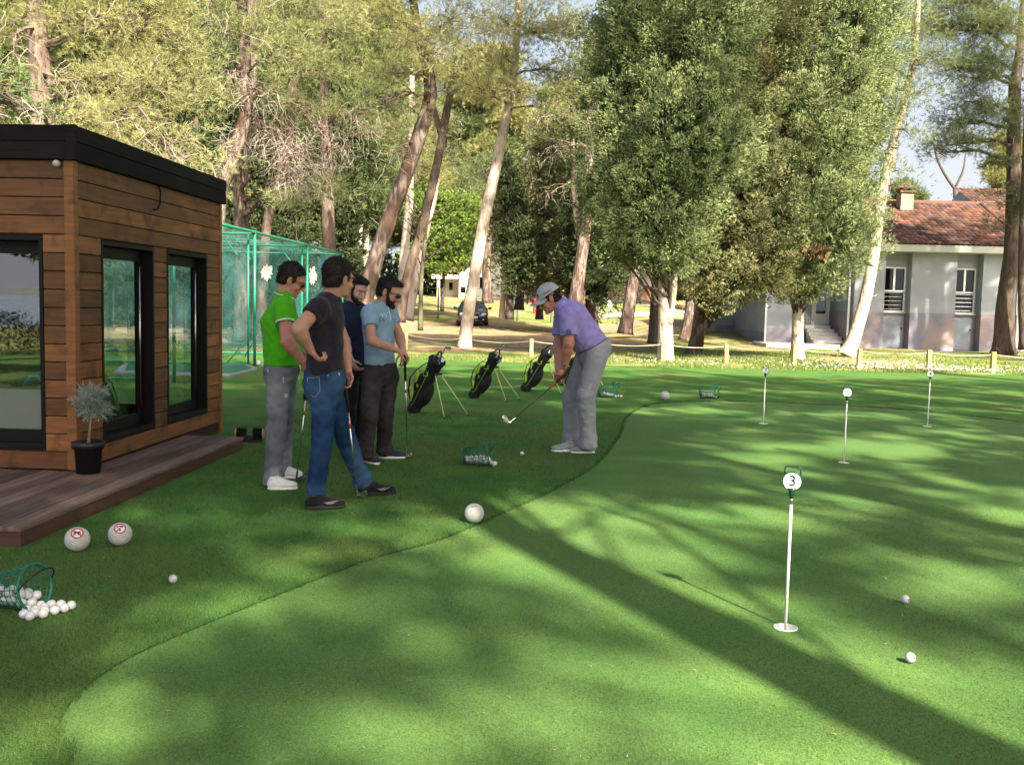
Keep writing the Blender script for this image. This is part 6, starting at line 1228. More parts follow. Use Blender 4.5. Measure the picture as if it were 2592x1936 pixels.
# ================================================================== TREES
bark_pine = mat('pine_bark', (.09, .066, .056), (.23, .185, .160), rough=.95, scale=7, stretch=(1.6, 1.6, .45), detail=8, contrast=(.42, .60), bump=1.0, bscale=9, dist=.05, c3=(.08, .05, .04), s3=2.2, spec=.1)
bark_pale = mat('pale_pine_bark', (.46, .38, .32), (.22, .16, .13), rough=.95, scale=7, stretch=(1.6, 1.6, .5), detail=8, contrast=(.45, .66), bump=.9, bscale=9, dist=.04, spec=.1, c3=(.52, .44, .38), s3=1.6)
bark_red = mat('red_pine_bark', (.10, .070, .057), (.19, .145, .12), rough=.95, scale=6, stretch=(1.6, 1.6, .5), detail=8, bump=1.0, bscale=9, dist=.04, spec=.1)
bark_dark = mat('dark_bark', (.06, .045, .038), (.11, .085, .072), rough=.95, scale=6, stretch=(2, 2, .5), detail=8, bump=1.0, bscale=9, dist=.04, spec=.1)
twigm = mat('dead_twig', (.38, .34, .29), (.25, .22, .19), rough=.9, scale=2)
needle = mat('pine_needles', (.10, .13, .04), rough=.75, tint=1, tc=(.31, .33, .15), trans=.35, spec=.15)
needle_y = mat('sunny_pine_needles', (.15, .17, .045), rough=.75, tint=1, tc=(.42, .41, .20), trans=.38, spec=.15)
needle_g = mat('green_pine_needles', (.06, .10, .045), rough=.75, tint=1, tc=(.28, .32, .13), trans=.35, spec=.15)
cedarm = mat('cedar_foliage', (.07, .12, .04), rough=.7, tint=1, tc=(.22, .30, .12), trans=.35)
cyp_m = mat('cypress_foliage', (.032, .058, .026), rough=.8, tint=1, tc=(.28, .33, .15), trans=.22, spec=.12)
cyp_b = mat('bronze_cypress_foliage', (.055, .062, .028), rough=.8, tint=1, tc=(.31, .31, .15), trans=.22, spec=.12)
broad = mat('broadleaf_foliage', (.08, .15, .03), rough=.6, tint=1, tc=(.28, .38, .09), trans=.45)
darkleaf = mat('dark_foliage', (.030, .050, .022), rough=.8, tint=1, tc=(.10, .12, .05), trans=.25, spec=.12)
def wig(p0, p1, n, amp, sag=0.0):
    p0, p1 = np.array(p0, float), np.array(p1, float); L = np.linalg.norm(p1 - p0); t = np.linspace(0, 1, n)[:, None]; P = p0 + (p1 - p0) * t; w = rng.normal(0, amp * L, (n, 3)); w[0] = 0; w[-1] *= .3; P = P + w; P[:, 2] += (sag * L * 4 * t * (1 - t))[:, 0]; return P
def twigs(b, P0, dirs, L, r, n=7, drop=.35, tint=.5):
    for p, d in zip(P0, dirs):
        if random.random() < .3: continue
        q = np.array(p, float); d = nrm(d); pts = [q]; l = L * random.uniform(.5, 1.2)
        for k in range(n): d = nrm(d + rng.normal(0, .28, 3) + np.array([0, 0, -drop * .25])); q = q + d * l / n; pts.append(q)
        b.tube(pts, [r * (1 - .75 * i / n) for i in range(n + 1)], n=3, cap=False, tint=tint)
def smooth_path(pts, rad, k=5):
    P = np.array([list(p) for p in pts], float); n = len(P); t = np.linspace(0, n - 1, (n - 1) * k + 1); out = []
    for tt in t:
        i = min(int(tt), n - 2); f = tt - i; p0, p1, p2, p3 = P[max(i - 1, 0)], P[i], P[i + 1], P[min(i + 2, n - 1)]
        out.append(.5 * ((2 * p1) + (-p0 + p2) * f + (2 * p0 - 5 * p1 + 4 * p2 - p3) * f * f + (-p0 + 3 * p1 - 3 * p2 + p3) * f ** 3))
    return np.array(out), np.interp(t, range(n), rad)
def trunk_mb(pts, rad, flare=1.35, n=14, rough=.05):
    P, r = smooth_path(pts, rad, 6); z0 = P[0, 2]; r = r * (1 + (flare - 1) * np.exp(-np.maximum(P[:, 2] - z0, 0) / .35)); b = MB().tube(P, r, n=n, cap=True); V = b.V[0]; f = wob(V[:, 0], V[:, 1], V[:, 2], 7.0, .2)
    c = np.repeat(P, n, 0); m = len(c); V[:m] += (V[:m] - c) * (f[:m, None] * rough); return b, P, r
def blob_foliage(fb, wb, tb, P, r, blobs, dens, tuftL, tuftW, k, yd, dead=0, minz=2.0, sgn=0):
    """blobs: (centre, (rx, ry, rz), tone). Limbs leave the trunk below each blob, carry sub-branches, and end in needle tufts."""
    for c, R, tone in blobs:
        c = np.array(c, float); R = np.array(R, float); vol = 4.19 * R.prod(); npad = max(5, int(1.8 * dens * vol ** .85))
        cand = P[(P[:, 2] < c[2] + .2) & (P[:, 2] > min(minz, P[:, 2].max() - .5))]
        if len(cand) == 0: cand = P[-3:]
        dd = np.linalg.norm((cand - c) * np.array([1, 1, .8]), axis=1) + .0; a = cand[np.argmin(dd)]; rb = min(.075, .018 + .016 * np.linalg.norm(a - c))
        LB_ = wig(a, c, 8, .02, .05); wb.tube(LB_, np.linspace(rb, rb * .35, 8), n=6, cap=False)
        u = sph(npad) * (rng.random(npad) ** .4)[:, None]; pads = c + u * R
        for p_ in pads:
            s_ = LB_[random.randint(3, 7)]; Lp = wig(s_, p_, 5, .05, .04); wb.tube(Lp, np.linspace(max(.012, rb * .28), .006, 5), n=4, cap=False)
            out = nrm(p_ - c * .6 - np.array(s_) * .4); nt = random.randint(9, 15); q = rng.normal(size=(nt, 3)) * np.array([.30, .30, .13]) * yd; pos = p_ + q + np.array([0, 0, .05]); dv = out[None] * .5 + q * 1.2; dv[:, 2] += .35
            tufts(fb, pos, dv, tuftL, tuftW, k, .62, tint=np.full(nt, np.clip(tone + rng.normal(0, .13), 0, 1)), nh=q / yd * 1.5 + np.array([0, 0, .5]), nr=.5)
            if dead and random.random() < dead: twigs(tb, np.repeat(p_[None], 4, 0) + rng.normal(0, .1, (4, 3)), rng.normal(size=(4, 3)) + np.array([0, 0, -.5]), .9 * yd, .011, 6)
def Pw(u, v, Y_): p_ = D(u, v, Y_); return (p_.x, p_.y, p_.z)
def pine(label, pts, dia, blobs, mt=needle, bk=bark_pine, dens=5.0, L_=.20, w=.014, k=9, yd=1.0, dead=0.15, forks=(), name='pine_tree', group='pine trees', tone=.5, deadb=(), minz=3.5, flare=1.3):
    """pts: display pixels + depth along the trunk; blobs: (u, v, ru, rv, depth[, tone])"""
    W_ = [Pw(*p_) for p_ in pts]; t = thing(name, label, 'tree', W_[0], group); b, P, r = trunk_mb(W_, [d_ / 2 for d_ in dia], flare)
    PP = [P]
    for fk, fd in forks: b2, P2, _ = trunk_mb([Pw(*p_) for p_ in fk], [d_ / 2 for d_ in fd], 1.0, 10); b.add(b2.arr(), T=np.concatenate(b2.T), Q=np.concatenate(b2.Q)); PP.append(P2)
    part('trunk', b, bk, t, True); P = np.concatenate(PP)
    # knots and short dead stubs along the bare trunk
    fb, wb, tb = MB(), MB(), MB(); m = P[(P[:, 2] > 2)]
    if len(m): 
        sel = m[rng.integers(0, len(m), 9)]; dv = rng.normal(size=(9, 3)); dv[:, 2] *= .3; twigs(tb, sel, dv, .55, .018, 5, .1)
    B = []
    for q in blobs:
        u, v, ru, rv, Yb_ = q[:5]; c = Pw(u, v, Yb_); s = Yb_ / 2085.0; B.append((c, (ru * s, (ru + rv) / 2 * s * .8, rv * s), q[5] if len(q) > 5 else tone))
    blob_foliage(fb, wb, tb, P, r, B, dens, L_, w, k, yd, dead, minz)
    for (u, v, ru, rv, Yb_, n) in deadb:
        c = np.array(Pw(u, v, Yb_)); s = Yb_ / 2085.0; a = P[np.argmin(np.linalg.norm(P - c - np.array([0, 0, .5]), axis=1))]; LB_ = wig(a, c, 8, .03, .12); wb.tube(LB_, np.linspace(.05, .02, 8), n=6, cap=False)
        pos = c + sph(n) * (rng.random(n) ** .5)[:, None] * np.array([ru * s, ru * s * .7, rv * s]); 
        for p_ in pos[::4]: wb.tube(wig(LB_[random.randint(3, 7)], p_, 5, .08, .05), np.linspace(.016, .008, 5), n=4, cap=False)
        twigs(tb, pos, rng.normal(size=(n, 3)) * np.array([1, 1, .6]) + np.array([.2, 0, -.6]), .8, .0065, 7, .5)
    if fb.n: part('crown', fb, mt, t)
    if wb.n: part('branches', wb, bk if bk is not bark_pale else bark_pine, t)
    if tb.n: part('dead_twigs', tb, twigm, t)
    return t
GR = 'pines standing around the lawn'
# -- left side
pine('big pine behind the kiosk with a red brown trunk and sunny yellow green needles', [(96, 760, 22), (94, 400, 22), (92, 270, 22), (85, 120, 22), (78, 0, 22), (72, -260, 22)], [.58, .52, .50, .46, .40, .28],
     [(190, 40, 110, 70, 21.5, .5), (310, 50, 110, 80, 21, .6), (400, 80, 70, 70, 21.5, .55), (230, 170, 100, 60, 21, .55), (340, 190, 95, 75, 20.6, .6), (420, 200, 50, 60, 21, .6), (260, 300, 105, 55, 20.4, .65), (370, 330, 90, 60, 20.2, .75), (440, 370, 50, 45, 20, .75), (210, 255, 60, 40, 20.6, .7), (320, 390, 90, 40, 20, .75), (300, -70, 170, 60, 21, .5), (140, -60, 130, 70, 22, .3), (20, 60, 60, 60, 23, .15), (140, 150, 50, 60, 23, .2)],
     needle_y, bark_red, dens=12, L_=.15, w=.010, k=12, yd=.8, dead=.05, deadb=[(150, 190, 60, 60, 21, 40), (330, 290, 110, 60, 19.8, 40), (400, 350, 60, 40, 19.7, 24), (30, 90, 50, 70, 21, 30)], minz=3)
pine('small cedar with drooping bright green sprays at the left edge above the kiosk roof', [(-170, 800, 15), (-175, 300, 15), (-180, 0, 15)], [.30, .26, .18], [(-20, 130, 60, 26, 15, .6), (30, 160, 45, 20, 14.6, .7), (50, 200, 36, 20, 14.5, .7), (10, 215, 50, 25, 14.6, .6), (80, 245, 30, 18, 14.4, .6), (-60, 180, 60, 40, 15, .4), (-30, 250, 60, 24, 14.6, .5)],
     cedarm, bark_dark, dens=34, L_=.07, w=.012, k=12, yd=.5, dead=0, name='cedar_tree', group=None, deadb=[(70, 240, 50, 30, 14.2, 14), (10, 260, 40, 20, 14.2, 12)])
pine('leaning pine with a pale split trunk rising just right of the kiosk roof', [(455, 740, 30), (472, 440, 30), (492, 370, 30), (520, 290, 30), (531, 240, 30), (529, 120, 30), (522, 0, 30), (515, -160, 30)], [.52, .46, .44, .42, .40, .36, .32, .22],
     [(470, 40, 45, 50, 29, .6), (570, 60, 70, 50, 29, .55), (600, 130, 70, 38, 28.5, .65), (470, 150, 34, 34, 29.5, .45), (560, -40, 110, 50, 29, .5), (500, 215, 30, 24, 30, .5), (440, 20, 40, 36, 31, .5)], needle, bark_pine, dens=6, dead=.10, deadb=[(500, 170, 60, 80, 29.3, 80), (560, 210, 70, 40, 28.9, 60), (490, 320, 30, 60, 29.2, 60), (470, 60, 50, 50, 30, 40)], group=GR)
pine('straight pine with a dim grey trunk behind the practice cage', [(524, 735, 34), (522, 500, 34), (521, 340, 34), (540, 200, 34), (548, 0, 34), (550, -160, 34)], [.60, .52, .48, .44, .38, .26],
     [(640, 110, 80, 55, 32, .6), (600, 190, 60, 34, 31.5, .6), (690, 150, 60, 40, 31.5, .5), (640, 20, 100, 50, 33, .5), (650, 440, 60, 24, 29.5, .75), (720, 435, 50, 28, 29.3, .75), (610, 430, 40, 18, 29.6, .75), (690, 400, 55, 28, 29.4, .65)], needle, bark_pine, dens=7, dead=.08,
     deadb=[(560, 290, 60, 50, 30.5, 90), (620, 320, 70, 50, 30, 150), (670, 360, 70, 50, 29.6, 150), (700, 290, 50, 40, 30, 60), (650, 400, 70, 26, 29.2, 110)], group=GR)
pine('slanting reddish trunk behind the practice cage roof', [(562, 735, 37), (575, 500, 37), (598, 410, 37), (625, 300, 37), (640, 100, 37)], [.42, .36, .34, .32, .26], [(650, 210, 60, 30, 36, .4), (620, 240, 50, 30, 36, .4)], needle, bark_red, dens=5, group=GR)
pine('pine with a dark straight trunk above the heads of the watching men', [(716, 735, 37), (712, 560, 37), (708, 440, 37), (706, 330, 37), (700, 200, 37), (694, 0, 37), (690, -160, 37)], [.56, .50, .48, .44, .38, .32, .22],
     [(720, 60, 70, 60, 35, .45), (770, 150, 60, 45, 35, .4), (700, 240, 50, 34, 35.5, .35), (760, 240, 60, 30, 35, .35), (800, 40, 60, 40, 35, .5), (740, -40, 110, 50, 35, .5), (830, 290, 60, 25, 36, .35)], needle, bark_red, dens=6, dead=.10, deadb=[(780, 270, 70, 40, 35, 70), (740, 330, 60, 40, 35, 50)], group=GR)
# -- centre
pine('thick pine leaning right behind the bearded man in pale blue', [(768, 725, 29), (800, 600, 29), (838, 480, 29), (868, 400, 29), (900, 310, 29), (928, 215, 29), (925, 150, 29), (905, 80, 29), (880, -80, 29)], [.56, .50, .47, .45, .43, .40, .34, .28, .18],
     [(860, 50, 90, 55, 28, .6), (930, 110, 80, 50, 27.5, .65), (850, 160, 80, 40, 28, .5), (980, 40, 80, 50, 28, .6), (800, 10, 70, 50, 28.5, .6), (880, 230, 50, 26, 28.5, .45), (920, -50, 130, 50, 28, .5)], needle_y, bark_pine, dens=9, dead=.08, L_=.18, deadb=[(830, 220, 80, 50, 28, 60), (860, 330, 60, 40, 28, 30)], group=GR)
pine('slender forked dark pine leaning right beside the thick leaning one', [(861, 695, 33), (880, 600, 33), (912, 490, 33), (945, 350, 33), (965, 240, 33), (975, 190, 33), (985, 90, 33)], [.38, .34, .31, .29, .26, .22, .14], [(1010, 160, 60, 35, 32, .6), (960, 190, 50, 30, 32, .5), (1000, 90, 70, 50, 32, .55)], needle, bark_red, dens=6, forks=[([(955, 300, 33), (940, 245, 33), (925, 180, 33)], [.22, .2, .12])], group=GR)
pine('pale sunlit trunk behind the head of the man in pale blue, leaning right', [(874, 690, 41), (897, 590, 41), (915, 500, 41), (935, 420, 41), (950, 330, 41)], [.62, .52, .46, .40, .30], [(960, 330, 60, 40, 40, .4), (910, 360, 50, 30, 41, .4), (930, 260, 70, 40, 41, .4)], needle, bark_pale, dens=5, group=GR)
pine('thin pale trunk just left of the leaning pair', [(868, 690, 44), (872, 560, 44), (884, 440, 44), (888, 290, 44), (890, 150, 44)], [.44, .40, .36, .32, .22], [(860, 270, 60, 40, 43, .45), (910, 220, 60, 40, 43, .45)], needle, bark_pale, dens=4, group=GR)
pine('tall pale pine leaning right on the rope fence, its trunk brightly sunlit', [(1003, 752, 32), (1010, 690, 32), (1024, 600, 32), (1045, 480, 32), (1066, 385, 32), (1084, 300, 32), (1097, 240, 32), (1110, 160, 32), (1118, 40, 32), (1120, -120, 32)], [.42, .40, .39, .38, .36, .34, .30, .26, .2, .14],
     [(1080, 120, 75, 48, 31, .8), (1035, 190, 75, 38, 30.5, .8), (1150, 70, 80, 45, 31, .75), (1180, 150, 60, 40, 31, .7), (1110, 200, 60, 30, 30.5, .75), (1090, 50, 90, 40, 31, .7), (1000, 150, 50, 30, 31, .7), (1150, 230, 46, 20, 31, .65), (1120, -30, 120, 50, 31, .6)], needle_y, bark_pale, dens=11, L_=.17, w=.012, dead=.08, group=GR)
pine('straight grey brown pine left of the big cypresses, behind the bending player', [(1233, 700, 46), (1244, 640, 46), (1258, 540, 46), (1270, 440, 46), (1272, 320, 46), (1277, 220, 46), (1280, 60, 46)], [.78, .66, .58, .54, .48, .42, .30],
     [(1230, 170, 65, 45, 44, .5), (1190, 250, 55, 28, 44, .45), (1280, 120, 50, 40, 44, .4), (1220, 60, 90, 50, 44, .5), (1170, 300, 40, 20, 45, .45)], needle, bark_pine, dens=4.5, dead=.10, forks=[([(1255, 690, 48), (1256, 560, 48), (1240, 420, 48), (1236, 300, 48)], [.42, .38, .34, .2])], deadb=[(1180, 330, 50, 25, 45, 25), (1190, 420, 60, 25, 45, 25), (1200, 230, 60, 40, 44.5, 40)], group=GR, L_=.22, w=.018)
pine('short pale trunk at left of the big cypress, in front of the road', [(1350, 722, 45), (1362, 640, 45), (1375, 560, 45), (1385, 420, 45)], [.62, .56, .50, .40], [(1370, 500, 40, 30, 45, .3)], needle_g, bark_pine, dens=4, group=GR)
pine('small brown trunk in deep shade right of the pale cypress stem', [(1478, 735, 41), (1486, 690, 41), (1494, 620, 41), (1500, 500, 41)], [.42, .38, .36, .3], [], needle_g, bark_pine, group=GR)
pine('dark trunk touching the pale cypress stem on its left', [(1411, 742, 38), (1413, 690, 38), (1418, 600, 38), (1420, 480, 38)], [.40, .38, .36, .3], [], needle_g, bark_dark, group=GR)
# -- right side
pine('pale pine leaning right in front of the grey bungalow', [(1828, 768, 33), (1842, 738, 33), (1868, 650, 33), (1886, 560, 33), (1897, 470, 33), (1912, 390, 33), (1932, 300, 33), (1958, 200, 33), (1975, 120, 33), (1985, -20, 33)], [.56, .44, .40, .38, .36, .34, .30, .26, .22, .14],
     [(1960, 60, 70, 50, 32, .5), (2010, 120, 60, 36, 32, .55), (1930, 150, 45, 36, 32.5, .5), (1990, 200, 50, 34, 32, .5), (1960, 280, 40, 26, 32.5, .45), (1940, 370, 34, 18, 32.5, .5), (1960, 400, 30, 12, 32.3, .5), (1920, 240, 30, 40, 33, .4)], needle_g, bark_pale, dens=11, dead=.05, group=GR)
pine('dark trunked pine before the right corner of the grey bungalow', [(2168, 764, 37), (2172, 650, 37), (2186, 540, 37), (2190, 400, 37), (2190, 300, 37), (2192, 190, 37), (2200, 130, 37), (2215, -40, 37)], [.80, .64, .58, .55, .50, .44, .32, .2],
     [(2100, 60, 80, 55, 36, .5), (2150, 130, 70, 50, 36, .5), (2060, 150, 60, 34, 35.5, .5), (2120, 230, 80, 36, 35.5, .45), (2050, 270, 60, 30, 35.5, .4), (2090, 310, 70, 28, 35.5, .4), (2030, 330, 50, 20, 35.5, .35), (2170, 60, 60, 50, 36, .5), (2160, 350, 44, 14, 36, .35), (2140, 420, 34, 12, 35.6, .3), (2205, 440, 40, 30, 36.5, .3), (2010, 60, 60, 40, 36, .5), (2080, 0, 90, 50, 35.5, .5), (2110, 170, 60, 40, 35, .45), (2170, 260, 60, 40, 36, .4), (2150, 480, 20, 10, 36, .3)], needle_g, bark_dark, dens=11, dead=.05, group=GR, minz=4.5)
pine('dark trunk at the right edge beside the neighbouring steps', [(2212, 755, 36), (2208, 600, 36), (2212, 450, 36), (2220, 200, 36)], [.34, .30, .28, .2], [(2215, 200, 40, 60, 36, .4)], needle_g, bark_dark, dens=5, group=GR)
pine('thin forked leafless stem against the sky behind the bungalow roof', [(2063, 640, 60), (2063, 440, 60), (2062, 405, 60)], [.30, .24, .2], [(2086, 415, 8, 16, 60, .6), (2030, 290, 60, 22, 60, .4)], needle_g, bark_dark, dens=3, forks=[([(2062, 408, 60), (2040, 375, 60), (2022, 335, 60), (2015, 280, 60)], [.18, .16, .14, .08]), ([(2062, 408, 60), (2080, 370, 60), (2086, 330, 60)], [.16, .13, .07])], group=None)
# -- small deciduous tree with bare branches
t = thing('young_tree', 'young deciduous tree with a thin stem and fine bare branches', 'tree', Pw(909, 715, 33)); b, P, r = trunk_mb([Pw(908, 714, 33), Pw(909, 640, 33), Pw(912, 580, 33), Pw(918, 520, 33), Pw(928, 460, 33)], [.085, .075, .07, .05, .03], 1.2, 8); part('trunk', b, mat('green_bark', (.14, .14, .09), (.10, .09, .06), rough=.9, scale=9), t, True); b = MB(); tb = MB(); ends = []
for k in range(16):
    s_ = P[random.randint(12, 23)]; e_ = s_ + np.array([random.uniform(-1.7, 1.7), random.uniform(-1, 1), random.uniform(.7, 1.9)]); q = wig(s_, e_, 7, .03, .06); b.tube(q, np.linspace(.026, .007, 7), n=5, cap=False); ends.append(q[3:])
ends = np.concatenate(ends); sel = ends[rng.integers(0, len(ends), 60)]; twigs(b, sel, rng.normal(size=(60, 3)) + np.array([0, 0, .8]), .8, .006, 5, -.1); part('branches', b, bark_dark, t); fb = MB(); tufts(fb, sel + rng.normal(0, .3, sel.shape), rng.normal(size=sel.shape), .10, .07, 8, 1.0); part('crown', fb, broad, t)

# -- cypresses: lumpy crowns of short upturned sprays
def cypress_crown(fb, lobes, n_per, size, k=190, w=.030, bl=.088, tone=.55):
    L_ = [(np.array(c, float), np.array(R, float)) for c, R in lobes]
    for c, R in L_:
        area = 4 * PI * R[0] * R[2]; n = int(area * 7); u = sph(n); tufts(fb, c + u * R * rng.uniform(.45, .80, (n, 1)), u + np.array([0, 0, .5]), .42, .17, 6, .9, tint=np.full(n, tone - .25))  # inner blades tinted darker, self-shadow of the crown put into the colour
        area = 4 * PI * ((R[0] * R[2]) ** 1.6 / 1) ** (1 / 1.6); n = int(n_per * 1.5 * area); u = sph(n); P = c + u * R * (1 + .22 * wob(u[:, 0] * R[0] + c[0], u[:, 1] * R[1], u[:, 2] * R[2] + c[2], 3.1, .4)[:, None] + rng.normal(0, .035, n)[:, None])
        keep = np.ones(n, bool)
        for c2, R2_ in L_:
            if c2 is c: continue
            keep &= (((P - c2) / (R2_ * .90)) ** 2).sum(1) > 1
        keep &= (u[:, 1] < .55)
        P, u = P[keep], u[keep]; cell = {}; kk = []
        for i_, p_ in enumerate(P):
            key = tuple(np.floor(p_ / (size * .58)).astype(int))
            if key not in cell: cell[key] = 1; kk.append(i_)
        P, u = P[kk], u[kk]
        deep = rng.random(len(P)) < .3; P[deep] -= u[deep] * .35
        for p_, d_ in zip(P, u):
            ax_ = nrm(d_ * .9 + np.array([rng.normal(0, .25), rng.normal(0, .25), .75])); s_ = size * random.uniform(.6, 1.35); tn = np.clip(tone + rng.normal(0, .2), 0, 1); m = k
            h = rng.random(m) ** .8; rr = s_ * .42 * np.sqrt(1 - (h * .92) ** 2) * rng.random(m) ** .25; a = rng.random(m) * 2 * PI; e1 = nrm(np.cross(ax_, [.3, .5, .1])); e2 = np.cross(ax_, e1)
            off = np.cos(a)[:, None] * e1 + np.sin(a)[:, None] * e2; pos = p_ + ax_ * (h * s_ * .95)[:, None] + off * rr[:, None]; tufts(fb, pos, ax_[None] * .8 + off * .6, bl, w, 1, .28, tint=np.clip(tn - .15 + h * .3, 0, 1), nh=off * (rr / (s_ * .42))[:, None] + ax_ * .5 + d_ * .35, nr=.28)  # tips paler, bases darker: highlights and crevice shade put into the tint
def lob(u, v, ru, rv, Y_, ry=None): s = Y_ / 2085; return (Pw(u, v, Y_), (ru * s, (ry or ru * .85) * s, rv * s))
def cypress(label, pts, dia, lobes, m_=cyp_m, bk=bark_pale, n_per=5.0, size=.62, stems=(), brown=None, limbs=True, group='cypresses', k=190, w=.030, tone=.55, name='cypress_tree', bl=.09):
    W_ = [Pw(*p_) for p_ in pts]; t = thing(name, label, 'tree', W_[0], group); b, P, r = trunk_mb(W_, [d_ / 2 for d_ in dia], 1.25)
    for fk, fd in stems: b2, P2, _ = trunk_mb([Pw(*p_) for p_ in fk], [d_ / 2 for d_ in fd], 1.15, 10); b.add(b2.arr(), T=np.concatenate(b2.T), Q=np.concatenate(b2.Q)); P = np.concatenate([P, P2])
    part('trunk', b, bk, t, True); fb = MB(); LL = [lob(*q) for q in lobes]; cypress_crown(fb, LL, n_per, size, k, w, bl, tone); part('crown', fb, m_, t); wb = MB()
    for c, R in LL:
        for j in range(7): s_ = P[random.randint(len(P) // 3, len(P) - 1)]; e_ = np.array(c) + sph(1)[0] * np.array(R) * .85; wb.tube(wig(s_, e_, 6, .03), np.linspace(.05, .012, 6), n=5, cap=False)
    part('branches', wb, bark_dark, t)
    if brown: fb = MB(); c = np.array(Pw(*brown[:3])); s = brown[2] / 2085; n = 60; tufts(fb, c + sph(n) * np.array([brown[3] * s, .5, brown[4] * s]) * rng.random((n, 1)), sph(n), .16, .05, 22, .6, tint=.5); part('dead_spray', fb, mat('dead_foliage', (.20, .12, .06), rough=.9, tint=.5), t)
    return t
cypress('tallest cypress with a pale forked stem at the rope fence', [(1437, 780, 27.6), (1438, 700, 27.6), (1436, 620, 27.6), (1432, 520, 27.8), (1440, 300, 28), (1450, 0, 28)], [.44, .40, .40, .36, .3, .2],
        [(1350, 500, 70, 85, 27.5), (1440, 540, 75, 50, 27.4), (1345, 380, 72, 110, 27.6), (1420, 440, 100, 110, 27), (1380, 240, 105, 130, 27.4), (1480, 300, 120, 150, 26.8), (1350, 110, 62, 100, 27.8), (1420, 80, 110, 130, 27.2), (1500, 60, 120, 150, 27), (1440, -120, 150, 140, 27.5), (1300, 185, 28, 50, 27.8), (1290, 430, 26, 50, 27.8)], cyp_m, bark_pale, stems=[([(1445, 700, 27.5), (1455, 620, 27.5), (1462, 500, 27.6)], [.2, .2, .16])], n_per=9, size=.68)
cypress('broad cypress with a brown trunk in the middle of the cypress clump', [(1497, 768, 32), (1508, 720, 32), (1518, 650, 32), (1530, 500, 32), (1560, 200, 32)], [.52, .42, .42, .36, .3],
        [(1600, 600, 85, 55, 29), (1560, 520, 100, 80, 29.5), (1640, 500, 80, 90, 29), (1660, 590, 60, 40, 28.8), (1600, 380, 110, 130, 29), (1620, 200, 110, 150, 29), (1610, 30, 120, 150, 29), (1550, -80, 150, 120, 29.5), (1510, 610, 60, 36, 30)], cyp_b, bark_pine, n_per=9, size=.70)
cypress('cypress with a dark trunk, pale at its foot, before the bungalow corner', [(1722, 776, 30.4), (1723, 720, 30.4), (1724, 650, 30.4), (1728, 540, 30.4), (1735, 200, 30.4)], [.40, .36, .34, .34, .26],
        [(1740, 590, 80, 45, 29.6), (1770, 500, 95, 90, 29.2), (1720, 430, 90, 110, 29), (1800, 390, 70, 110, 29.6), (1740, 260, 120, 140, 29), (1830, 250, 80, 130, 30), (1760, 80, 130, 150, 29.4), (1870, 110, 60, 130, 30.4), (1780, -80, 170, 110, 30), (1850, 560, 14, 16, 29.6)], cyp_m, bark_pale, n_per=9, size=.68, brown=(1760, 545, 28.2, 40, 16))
cypress('low dark rounded shrub behind the cypress trunks', [(1532, 708, 46), (1532, 690, 46), (1532, 660, 46)], [.1, .1, .06], [(1532, 672, 15, 40, 46)], darkleaf, bark_dark, n_per=7, size=.5, group=None, name='shrub')
cypress('dark columnar cypress behind the leaning pale pine', [(1100, 690, 52), (1102, 560, 52), (1105, 400, 52)], [.4, .36, .3], [(1105, 470, 32, 110, 52), (1120, 560, 46, 70, 51), (1095, 380, 22, 60, 52)], darkleaf, bark_dark, n_per=4.0, size=.8, group='cypresses behind the car', k=60, w=.08, bl=.17)
cypress('bronze tinted cypress left of the straight grey brown pine', [(1165, 690, 54), (1168, 560, 54), (1172, 400, 54)], [.4, .36, .3], [(1175, 520, 42, 110, 53), (1190, 600, 46, 50, 52), (1185, 400, 36, 90, 54), (1140, 590, 40, 44, 53), (1180, 320, 26, 60, 54)], cyp_b, bark_dark, n_per=4.0, size=.8, group='cypresses behind the car', k=60, w=.08, bl=.17)
pine('pale sunlit stem under the low cypress boughs behind the hydrant', [(1084, 688, 53), (1087, 640, 53), (1092, 560, 53)], [.34, .30, .26], [], needle_g, bark_pale, group=GR, flare=1.2)
pine('dark trunk beside the street lamp', [(1121, 670, 55), (1125, 600, 55), (1130, 480, 55)], [.5, .46, .4], [], needle_g, bark_dark, group=GR)
pine('brown trunk against the white house, right of the leaning pale pine', [(1053, 655, 66), (1051, 560, 66), (1056, 480, 66), (1052, 380, 66)], [.7, .6, .52, .4], [(1040, 380, 60, 40, 65, .3), (1000, 420, 60, 30, 65, .5)], needle_g, bark_pine, dens=2.2, group=GR, L_=.3, w=.03)
# young broadleaf foliage hanging before the white house
t = thing('broadleaf_tree', 'light green broadleaf tree in front of the white house', 'tree', Pw(960, 668, 62)); b, P, r = trunk_mb([Pw(955, 672, 62), Pw(958, 600, 62), Pw(965, 540, 62)], [.12, .1, .07], 1.2, 8); part('trunk', b, bark_dark, t, True); fb, wb, tb = MB(), MB(), MB()
blob_foliage(fb, wb, tb, P, r, [(Pw(970, 520, 61), (1.9, 1.6, 1.2), .6), (Pw(1000, 560, 61), (1.0, 1, .7), .7), (Pw(930, 560, 61), (1.4, 1.2, 1.0), .5), (Pw(950, 450, 62), (2, 1.6, 1.3), .5), (Pw(1010, 470, 61), (1.2, 1.2, 1.2), .6)], 6, .20, .11, 7, 1.5, 0, 1.5); part('crown', fb, broad, t); part('branches', wb, bark_dark, t)

